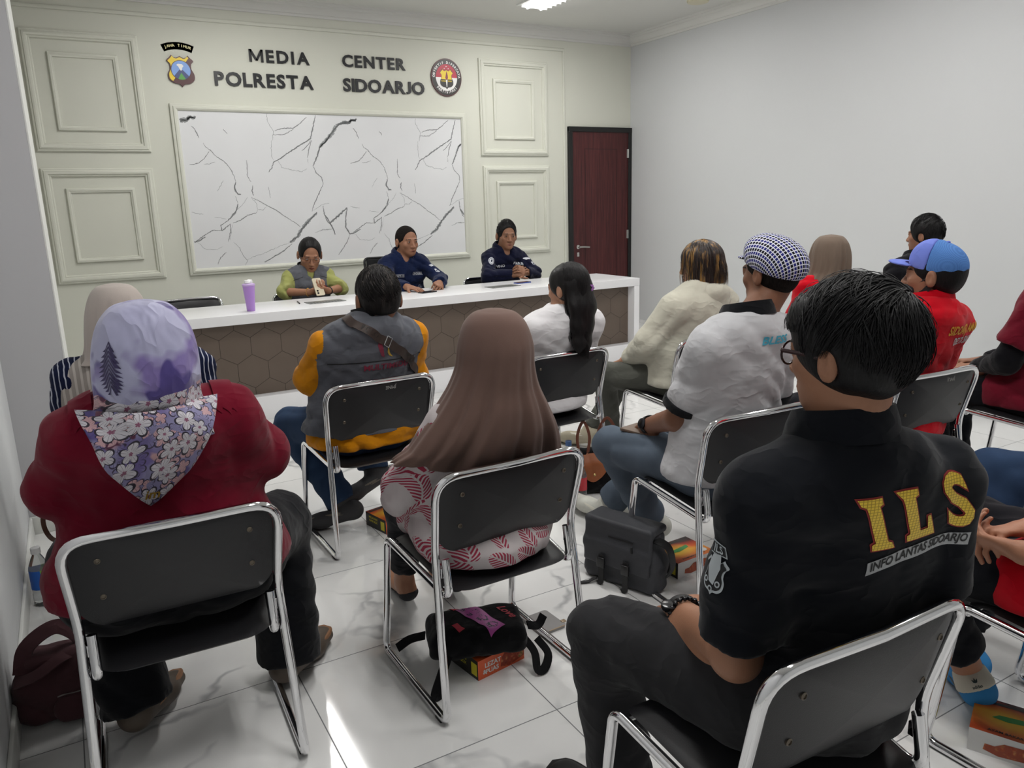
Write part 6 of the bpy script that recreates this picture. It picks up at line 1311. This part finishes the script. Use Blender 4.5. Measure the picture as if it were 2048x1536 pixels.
# ------------------------------------------------------------------ things on the table
ZT = .755
cu = empty('drinking_cup', (1.085, 5.56, ZT), 0, 'tall purple plastic cup with tissue in its lid', 'cup'); mpc = plain('purple_plastic', '#b58ad8', .3)
MB().lathe([(.026, 0), (.028, .003), (.034, .09), (.041, .175), (.043, .178), (.043, .182), (.040, .182), (.033, .09), (.026, .006), (0.001, .005)], seg=36).build('cup_body', mpc, cu)
MB().lathe([(.044, .176), (.044, .186), (.040, .19), (.01, .191)], seg=36).build('lid', plain('lilac_lid', '#cbb0e2', .3), cu)
S = SDF(.01); S.ell((0, 0, .198), (.022, .02, .014)); S.ell((.014, .004, .205), (.014, .012, .014)); S.ell((-.014, -.004, .203), (.012, .014, .01)); S.disp.append(lambda P: .003*folds(P, 90, 3)); sobj('tissue', S, plain('white_tissue', '#f2f2f2', .9), cu, .003)
pn = empty('pen', (1.475, 5.78, ZT+.005), math.radians(82), 'black pen lying on the table by the woman with glasses', 'pen'); MB().tube([(-.07, 0, 0), (.065, 0, 0), (.075, 0, 0)], [.0045, .0045, .001], 10).build('barrel', plain('black_plastic', '#101012', .35), pn); MB().box((-.068, -.001, .004), (-.03, .001, .007)).build('clip', msteel, pn)
for x, y, lab in ((1.655, 5.70, 'grey slotted metal plate on the table before the woman with glasses'), (3.17, 5.67, 'grey slotted metal plate on the table before the officer marked VINO')):
    p = empty('slotted_plate', (x, y, ZT), math.radians(4), lab, 'metal plate', 'slotted plates on the table'); MB().box((-.14, -.07, 0), (.14, .07, .004), bev=.001).build('plate', plain('grey_metal', '#8f9190', .4, .8), p)
    m = MB()
    for i in range(11): m.box((-.125+i*.023, -.058, .004), (-.115+i*.023, -.02, .0046))
    m.build('slots', bpy.data.materials['slot_dark'], p)
def phone(x, y, z, R3, lab, col, scr='#0c0d10', back=False):
    p = empty('mobile_phone', (x, y, z), 0, lab, 'phone'); p.rotation_euler = R3; m = MB(); o = rring(.036, .075, .01); m.prism(o, .008, (0, 0, 0), (1, 0, 0), (0, 1, 0)); m.build('phone_case', col, p)
    MB().prism(rring(.033, .071, .008), .0006, (0, 0, .008), (1, 0, 0), (0, 1, 0)).build('screen', plain('screen_glass', scr, .1), p)
    m = MB()
    for yy in (.055, .035): m.lathe([(.008, 0), (.008, -.002), (.005, -.0025)], (-.018, yy, 0), 14)
    m2 = m.build('camera_lens', plain('lens_dark', '#16181c', .15), p)
    return p
phone(2.50, 5.72, ZT, (0, 0, math.radians(-75)), 'black phone lying on the table beside the POLRI officer', plain('black_case', '#1c1d20', .3))
phone(3.44, 5.80, ZT, (0, 0, math.radians(-82)), 'blue phone lying on the table under the folded hands', plain('blue_case', '#27408f', .3), scr='#26479c')
pw_t = pw.root.matrix_basis; pc0 = np.array(pw.root.location)-A3((0.01, .355, -.84))
phone(pc0[0]-.005, pc0[1]+.03, .835, (math.radians(-120), 0, math.radians(8)), 'pale phone held up in both hands of the woman with glasses', plain('pearl_case', '#c9bfa8', .3))
# mesh office chair behind the first officer ------------------------------------------------------------
oc = empty('office_chair', (2.60, 6.72, 0), math.radians(180), 'black mesh-backed office chair behind the POLRI officer', 'chair'); mm_ = plain('black_plastic', '#101012', .35)
MB().tube(rpath([(-.24, -.0, .6), (-.25, -.04, .985), (.25, -.04, .985), (.24, .0, .6), (-.24, 0, .6)], .04), .012, 8).build('back_frame', mm_, oc)
MB().box((-.235, -.03, .61), (.235, -.02, .975)).build('mesh_back', plain('black_mesh', '#1c1d20', .8), oc)
MB().box((-.24, .02, .40), (.24, .44, .46), bev=.03).build('seat', mbls, oc); MB().tube([(0, .2, .4), (0, .2, .08)], .025, 12).build('gas_lift', msteel, oc)
for i in range(5): a = i*2*math.pi/5; MB().tube([(0, .2, .09), (.28*math.cos(a), .2+.28*math.sin(a), .06)], [.022, .015], 8).build('base_arm', mm_, oc); MB().lathe([(.025, -.012), (.028, 0), (.025, .012)], (.28*math.cos(a), .2+.28*math.sin(a), .028), 14, 0, 'y').build('castor', mm_, oc)
# ------------------------------------------------------------------ worn things
def band(P, q, t, r, w, mat, name, n=(1, 0, 0)):
    a, b = P.J['el'+q], P.J['wr'+q]; c = a+(b-a)*t; d = unit(b-a); u = unit(np.cross(d, (0, .3, 1))); v = np.cross(d, u); m = MB()
    for k_ in range(len(w)): pass
    m.tube([tuple(c+r*(u*math.cos(x)*1.0+v*math.sin(x))) for x in [2*math.pi*i/28 for i in range(29)]], w[0], 6, flat=w[1], up=tuple(d)); return m.build(name, mat, P.root)
wb = band(pe, 'L', .93, .033, (.004, 3.), mz, 'watch_strap'); a, b = pe.J['elL'], pe.J['wrL']; c = a+(b-a)*.93; m = MB(); m.x = Matrix.Translation(Vector(c+unit(A3((-.8, -.1, .3)))*.036)) @ Matrix.Rotation(math.radians(-70), 4, 'Y'); m.lathe([(.018, -.004), (.02, 0), (.02, .006), (.015, .008)], seg=20); o = m.build('watch_case', plain('watch_steel', '#3a3a3e', .25, .9), pe.root)
def beads(P, q, t, r, br, mat, name, n=22):
    a, b = P.J['el'+q], P.J['wr'+q]; c = a+(b-a)*t; d = unit(b-a); u = unit(np.cross(d, (0, .3, 1))); v = np.cross(d, u); m = MB()
    for i in range(n): x = 2*math.pi*i/n; p = c+r*(u*math.cos(x)+v*math.sin(x)); m.lathe([(.0005, -br), (br*.75, -br*.6), (br, 0), (br*.75, br*.6), (.0005, br)], tuple(p), 8)
    return m.build(name, mat, P.root)
mbead = plain('black_bead', '#101014', .2); beads(pf, 'L', .86, .036, .0062, mbead, 'bead_bracelet', 20); beads(pe, 'L', .87, .035, .003, mbead, 'bead_bracelet', 36)
m = MB(); m.x = Matrix.Translation(Vector(pf.J['elL']+(pf.J['wrL']-pf.J['elL'])*.93+A3((-.03, .0, .018)))); m.lathe([(.017, -.004), (.019, 0), (.019, .008), (.014, .010)], seg=20); m.build('watch_case', mbead, pf.root); band(pf, 'L', .94, .034, (.005, 2.), mz, 'watch_strap')
beads(pw, 'R', .93, .031, .004, plain('amber_bead', '#b98a3a', .3), 'bracelet', 18); band(pw, 'L', .93, .031, (.003, 2.5), mz, 'watch_strap')
wl = empty('wallet', tuple(np.array(pe.root.location)+A3((-.125, .29, .565))), math.radians(10), 'brown flat wallet held on the lap of the man in the checked cap', 'wallet'); MB().box((-.05, -.06, 0), (.05, .06, .012), bev=.003).build('wallet_cover', plain('grey_brown_leather', '#6b594b', .5), wl)
# ------------------------------------------------------------------ lettering and marks on clothes and chairs
def T2(s, size, bold=.0, shear=0., sx=1., space=1.): v, f = text_geo(s, size, bold*size, shear=shear, space=space); v = v[:, :2].copy(); v[:, 0] *= sx; return v, f
def put(P, part, name, items, org, U, V, mats, off=.0022, maxe=.01, warp=None, parent=None):
    v, f, fm = join2(items); o = decal(name, v, f, bvh_of(P.child[part]) if isinstance(part, str) else part, org, U, V, mats, parent or P.root, fm=fm, off=off, maxe=maxe, start=.12, warp=warp); return o
# gold ILS --------------------------------------------------------------
k = NT('gold_thread_scales', .45, .3, .5); x, y, z = k.sep(k.co()); vd = k.n.new('ShaderNodeTexVoronoi'); vd.voronoi_dimensions = '2D'; k.put(vd.inputs['Randomness'], .05); k.put(vd.inputs['Scale'], 150.); vd.feature = 'DISTANCE_TO_EDGE'; k.l.new(k.comb(x, k.math('MULTIPLY', z, 1.3)), vd.inputs['Vector'])
k.set('Base Color', k.mix(k.ramp(vd.outputs['Distance'], [(.0, 0), (.16, 1)]), lin('#8a6a12'), lin('#e3c23c'))); mgold = k.m; mro = plain('red_thread_outline', '#8a1f1c', .7)
def serif(ch, g=0.):
    h, w = .05, .0115
    I = [(-.021-g, h+g), (.021+g, h+g), (.019+g, h-.011-g), (w+g, h-.015-g), (w+g, -h+.015+g), (.019+g, -h+.011+g), (.021+g, -h-g), (-.021-g, -h-g), (-.019-g, -h+.011+g), (-w-g, -h+.015+g), (-w-g, h-.015-g), (-.019-g, h-.011-g)]
    if ch == 'I': return I, [[0, 1, 2, 11], [2, 3, 10, 11], [3, 4, 9, 10], [4, 5, 8, 9], [5, 6, 7, 8]]
    if ch == 'L':
        L = I[:5]+[(.030, -h+.015+g), (.034-g, -h+.040+g), (.041+g, -h+.040+g), (.043+g, -h-g)]+I[7:]
        return L, [[0, 1, 2, 12], [2, 3, 11, 12], [3, 4, 10, 11], [4, 5, 8, 9, 10], [5, 6, 7, 8]]
    v, f = T2('S', .142, .03+g*7, sx=.8); v[:, 1] -= v[:, 1].min()/2+v[:, 1].max()/2; return [tuple(p) for p in v], f
its = []
for ch, dx, dy in (('I', -.09, 0), ('L', -.02, .004), ('S', .086, .006)):
    v, f = serif(ch, .0028); its.append((v, f, 0, dx, dy))
its2 = []
for ch, dx, dy in (('I', -.09, 0), ('L', -.02, .004), ('S', .086, .006)):
    v, f = serif(ch, 0.); its2.append((v, f, 0, dx, dy))
ILO, ILU, ILV = (.082, -.2, .928), (1, 0, .03), (-.05, 0, 1); shr = lambda x, y: (x-.45*y, y)
put(pf, 'shirt', 'lettering_outline', its, ILO, ILU, ILV, [mro], off=.0018, warp=shr); put(pf, 'shirt', 'lettering', its2, ILO, ILU, ILV, [mgold], off=.0032, warp=shr)
arc = lambda x, y: (x, y-.9*(x-.02)**2+.0)
bar = ([(-.112+.224*i/20, s*.0125) for s in (-1, 1) for i in range(21)], [[i, i+1, i+22, i+21] for i in range(20)])
v, f = T2('INFO LANTAS SIDOARJO', .0235, .02, sx=.74); v[:, 0] -= (v[:, 0].min()+v[:, 0].max())/2; v[:, 1] -= (v[:, 1].min()+v[:, 1].max())/2; v[:, 0] *= .212/(v[:, 0].max()-v[:, 0].min())
put(pf, 'shirt', 'caption_band', [(*bar, 0, 0, 0)], (.105, -.2, .858), ILU, ILV, [plain('silver_thread', '#a9abad', .6)], off=.002, warp=arc); put(pf, 'shirt', 'caption', [(v, f, 0, 0, 0)], (.105, -.2, .858), ILU, ILV, [plain('black_thread', '#121214', .7)], off=.0032, maxe=.008, warp=arc)
shp = [(x*.025, z*.031-.018) for x, z in shield(1, 1)]; mwt, mpb = plain('patch_white', '#b9c0c4', .7), plain('patch_black', '#111214', .7)
its = [([(x*1.0, z*1.0) for x, z in shp], [list(range(len(shp)))], 0, 0, 0), ([(x*.86, z*.86-.002) for x, z in shp], [list(range(len(shp)))], 1, 0, 0)]
put(pf, 'shirt', 'sleeve_patch', its[:1]+[(*rect2(.040, .022, 0, .028), 0, 0, 0)], (-.21, -.125, .84), (.10, -1, 0), (0, 0, 1), [mwt], off=.002); put(pf, 'shirt', 'patch_field', its[1:]+[(*rect2(.035, .017, 0, .028), 1, 0, 0)], (-.21, -.125, .84), (.10, -1, 0), (0, 0, 1), [mwt, mpb], off=.003)
its = [([(-.008, .02), (.008, .022), (.013, .0), (.006, -.03), (-.006, -.026), (-.013, -.004)], [[0, 1, 2, 3, 4, 5]], 0, 0, -.002), (*T2('ILS', .02, .02), 0, 0, .028)]+[(*disc2(.0055, 12, 1., .003), 0, a, b) for a, b in ((-.014, -.028), (.014, -.028), (0, -.04))]
put(pf, 'shirt', 'patch_picture', its, (-.21, -.125, .84), (.10, -1, 0), (0, 0, 1), [mwt], off=.004, maxe=.006)
# MULTIMEDIA vest ----------------------------------------------------------
mth = plain('maroon_thread', '#7a1f38', .7); v, f = T2('MULTIMEDIA', .034, .02); v[:, 0] -= (v[:, 0].min()+v[:, 0].max())/2; v[:, 0] *= .22/(v[:, 0].max()-v[:, 0].min())
put(pb, 'vest', 'lettering', [(v, f, 0, 0, 0)], (.045, -.2, .795), (1, 0, -.02), (0, 0, 1), [mth], off=.0025)
f1 = [(0, .045), (.012, .03), (.018, .0), (.028, -.03), (.012, -.022), (.0, .0), (-.006, .025)]; f2 = [(.035, .02), (.044, .005), (.05, -.012), (.062, -.03), (.048, -.024), (.038, -.008)]
put(pb, 'vest', 'flame_logo', [(f1, [list(range(7))], 0, 0, 0), (f2, [list(range(6))], 1, 0, 0)], (-.005, -.22, .866), (1, 0, 0), (0, 0, 1), [mth, plain('yellow_thread', '#c9a53a', .7)], off=.0025)
pi_ = ([(-.21+.42*i/40, s*.0022-.02*abs(i/40-.5)*0) for s in (-1, 1) for i in range(41)], [[i, i+1, i+42, i+41] for i in range(40)])
put(pb, 'vest', 'black_piping', [(*pi_, 0, 0, 0)], (.01, -.2, .822), (1, 0, -.01), (0, 0, 1), [mpb], off=.0015)
tvb = bvh_of(pb.child['vest']); sp = cr([(-.115, -.15, 1.02), (-.085, -.19, .975), (-.045, -.22, .944), (.018, -.22, .905), (.09, -.2, .848), (.165, -.16, .79), (.215, -.12, .735), (.235, -.09, .68)], 8); pp_ = []; nn_ = []
for p in sp:
    d = unit(A3(p)-A3((0, -.03, p[2]-.03 if p[2] < .93 else p[2]-.10))); h, n_, _, _ = tvb.ray_cast(Vector(A3(p)+d*.12), Vector(-d), .3); pp_.append(A3(h)+A3(n_)*.004 if h is not None else A3(p)); nn_.append(A3(n_) if h is not None else d)
for _ in range(2): pp_ = [pp_[0]]+[(pp_[i-1]+pp_[i]*2+pp_[i+1])/4+nn_[i]*.0012 for i in range(1, len(pp_)-1)]+[pp_[-1]]
m = MB(); strip(m, pp_, .036, lambda i, p: nn_[i], .003); sl = m.build('sling_strap', plain('dark_brown_strap', '#33251f', .6), pb.root)
i0 = 25; c = pp_[i0]; t = unit(pp_[i0+1]-pp_[i0-1]); n_ = unit(nn_[i0]); sd = np.cross(t, n_); m = MB(); m.tube([tuple(c+n_*.007+t*a*.011+sd*b*.021) for a, b in ((-1, -1), (1, -1), (1, 1), (-1, 1), (-1, -1))], .0022, 6); o = m.build('buckle', M_CHROME, pb.root); o.parent = sl
for s_, i0 in (('POLO', 17), ('POLO', 37)):
    v, f = T2(s_, .03, .01); c = pp_[i0]; t = unit(pp_[i0+3]-pp_[i0-3]); n_ = unit(nn_[i0]); V_ = np.cross(n_, t); tr_ = bvh_of(sl); o = decal('strap_lettering', v, f, tr_, tuple(c), tuple(t), tuple(V_), [plain('strap_print', '#15100d', .5)], pb.root, off=.001, maxe=.01, start=.05)
    if o: o.parent = sl
# grey polo ------------------------------------------------------------------
mcy = plain('cyan_thread', '#3f9fb8', .6); put(pe, 'shirt', 'lettering', [(*T2('BLESS', .036, .03, shear=.25, sx=1.25), 0, .035, 0)], (-.01, -.22, .978), (1, 0, 0), (0, 0, 1), [mcy], off=.0025)
# red polo ---------------------------------------------------------------------
v, f = T2('SIDOARJO AMAN', .05, .03, sx=.62); v[:, 0] -= v[:, 0].min(); v2, f2_ = T2('DELTA SIAP', .042, .03, sx=.62); v2[:, 0] -= v2[:, 0].min()
put(pg, 'shirt', 'lettering', [(v, f, 0, 0, 0), (v2, f2_, 1, .055, -.048)], (.0, -.2, .905), (1, 0, -.02), (0, 0, 1), [plain('yellow_stitch', '#d99a1c', .6), plain('white_stitch', '#cfc6c6', .6)], off=.0025)
# officers --------------------------------------------------------------------------
mws = plain('white_stitch2', '#c9ccd2', .6); mnv = plain('navy_field', '#141a33', .8)
def tagp(P, s, org, U, w, h=.026, frame=True):
    v, f = T2(s, h*1.05 if not frame else h*.8, .03); v[:, 0] -= (v[:, 0].min()+v[:, 0].max())/2; v[:, 0] *= (w*.82 if frame else w)/(v[:, 0].max()-v[:, 0].min()); v[:, 1] -= (v[:, 1].min()+v[:, 1].max())/2
    if frame: put(P, 'shirt', 'name_tape', [(*rect2(w, h), 0, 0, 0)], org, U, (0, 0, 1), [mws], off=.002); put(P, 'shirt', 'tape_field', [(*rect2(w*.94, h*.82), 0, 0, 0)], org, U, (0, 0, 1), [mnv], off=.003)
    put(P, 'shirt', 'tape_lettering', [(v, f, 0, 0, 0)], org, U, (0, 0, 1), [mws], off=.004, maxe=.008)
tagp(p3, 'POLRI', (-.088, .08, .858), (-1, -.35, -.05), .095); tagp(p3, 'NOTI H', (.085, .08, .847), (-1, .2, .0), .085)
tagp(p4, 'VINO', (.09, .09, .868), (-1, .25, .08), .085, .03, False); tagp(p4, 'POLRI', (-.085, .09, .885), (-1, -.2, -.12), .085, .03, False)
def armpatch(P, org, U, V, s=1.):
    v, f = disc2(.03, 20, 1.1, .0); v = [p for p in v]; ab = arcband(.045, .066, math.radians(60), math.radians(120), 10); put(P, 'shirt', 'shoulder_patch', [([(a*s, (b-.03)*s) for a, b in ab], [[i, i+1, 20-i, 21-i] for i in range(10)], 0, 0, 0), ([(a*.6*s, (b*.6-.008)*s) for a, b in [(x, z) for x, z in shp]], [list(range(len(shp)))], 0, 0, -.012)], org, U, V, [mws], off=.002)
    put(P, 'shirt', 'patch_motif', [(*disc2(.009*s, 12), 0, 0, -.03)], org, U, V, [mnv], off=.003, maxe=.006)
armpatch(p3, (-.205, .10, .905), (-.93, -.36, 0), (.15, .0, 1), .8); armpatch(p4, (-.185, .10, .905), (-.93, -.36, 0), (.15, .0, 1), .8)
put(p4, 'shirt', 'round_badge', [(*disc2(.028, 28), 0, 0, 0)], (.19, .10, .925), (-.93, .36, 0), (0, .1, 1), [mws], off=.002); put(p4, 'shirt', 'badge_motif', [(*disc2(.023, 24, 1., .020), 0, 0, 0), ([(-.008, -.012), (.012, -.006), (.008, .014), (-.004, .004)], [[0, 1, 2, 3]], 0, 0, 0)], (.19, .10, .925), (-.93, .36, 0), (0, .1, 1), [mnv], off=.003)
put(p3, 'shirt', 'round_badge', [(*disc2(.022, 20, 1., .016), 0, 0, 0), (*disc2(.008, 12), 0, 0, 0)], (-.115, .07, .735), (-1, -.3, 0), (0, 0, 1), [plain('grey_stitch', '#7f8796', .6)], off=.002)
for P, mt in ((p3, mnavy), (p4, mnavy2)):
    for sx in (-1, 1):
        put(P, 'shirt', 'pocket_flap', [([(-.042, .012), (.042, .012), (.042, -.012), (.0, -.022), (-.042, -.012)], [[0, 1, 2, 3, 4]], 0, 0, 0)], (sx*.085, .08, .80), (-1, sx*.28, 0), (0, 0, 1), [mt], off=.004)
    put(P, 'shirt', 'button_placket', [(*rect2(.03, .2), 0, 0, 0)], (0, .1, .82), (-1, 0, 0), (0, 0, 1), [mt], off=.003)
# woman's vest trims
for sx in (-1, 1): put(pw, 'vest', 'shoulder_piping', [([(-.05+.1*i/8, s*.002) for s in (-1, 1) for i in range(9)], [[i, i+1, i+10, i+9] for i in range(8)], 0, 0, 0)], (sx*.105, .05, .885), (-1, sx*.3, sx*.35), (0, 0, 1), [mpb], off=.003)
put(pw, 'vest', 'round_badge', [(*disc2(.022, 20), 0, 0, 0), (*disc2(.009, 12), 1, 0, 0)], (-.085, .07, .80), (-1, -.3, 0), (0, 0, 1), [plain('badge_red', '#a3202a', .5), plain('badge_skin', '#d9a27a', .5)], off=.003)
# scarf monogram
if tl: put(pa, bvh_of(tl), 'monogram', [(*T2('im', .034, .02, shear=.3), 0, 0, 0)], (-.035, -.2, .795), (1, 0, 0), (0, 0, 1), [plain('gold_print', '#c9a24a', .35, .6)], off=.004, maxe=.008)
# white scribbles on chair backs
for ch_, s_, x in ((CHB, 'JMNE', .035), (CHG, 'JWUJ', .045)):
    v, f = T2(s_, .02, -.01, shear=.2); v = -v; b_ = [c for c in ch_.children if c.name.startswith('backrest')][0]
    o = decal('chalk_mark', v, f, bvh_of(b_), (x, -.24, .712), (1, 0, 0), (0, 0, 1), [plain('chalk', '#b9b9b4', .8)], ch_, off=.0006, maxe=.01)
    if o: o.parent = b_
# shoe with the three-leaf logo
S = SDF(.01); a_, t_ = pj.J['anL'], pj.J['toL']; f_, sd_, hh_ = pj.foot(SDF(.01), 'L'); heel = a_-f_*.052-hh_*.012
pj.foot(S, 'L', .0165); S.cut(a_-f_*.012, f_, .004); S.cut(a_+hh_*.026, hh_, .003); S.cut(a_-hh_*.028, -hh_, .003); hp = sobj('heel_panel', S, plain('cream_suede', '#c9c3b4', .8), pj.root, .004); th_ = bvh_of(hp)
U_ = unit(np.cross(hh_, f_))*-1; U_ = unit(np.cross(-f_, -hh_)) if False else unit(np.cross(f_, hh_)); leaf = lambda a: [(0, 0), (.004*math.cos(a)-.003*math.sin(a), .004*math.sin(a)+.003*math.cos(a)), (.012*math.cos(a), .012*math.sin(a)), (.004*math.cos(a)+.003*math.sin(a), .004*math.sin(a)-.003*math.cos(a))]
its = [(leaf(math.radians(d)), [[0, 1, 2, 3]], 0, 0, .001) for d in (50, 90, 130)]+[(*T2('adidas', .0105, .02), 0, 0, -.008)]
decal('heel_logo', *join2(its)[:2], th_, tuple(a_-f_*.06-hh_*.008), tuple(U_), tuple(hh_), [plain('logo_dark', '#2c3a3a', .6)], pj.root, off=.0012, maxe=.006, start=.08)
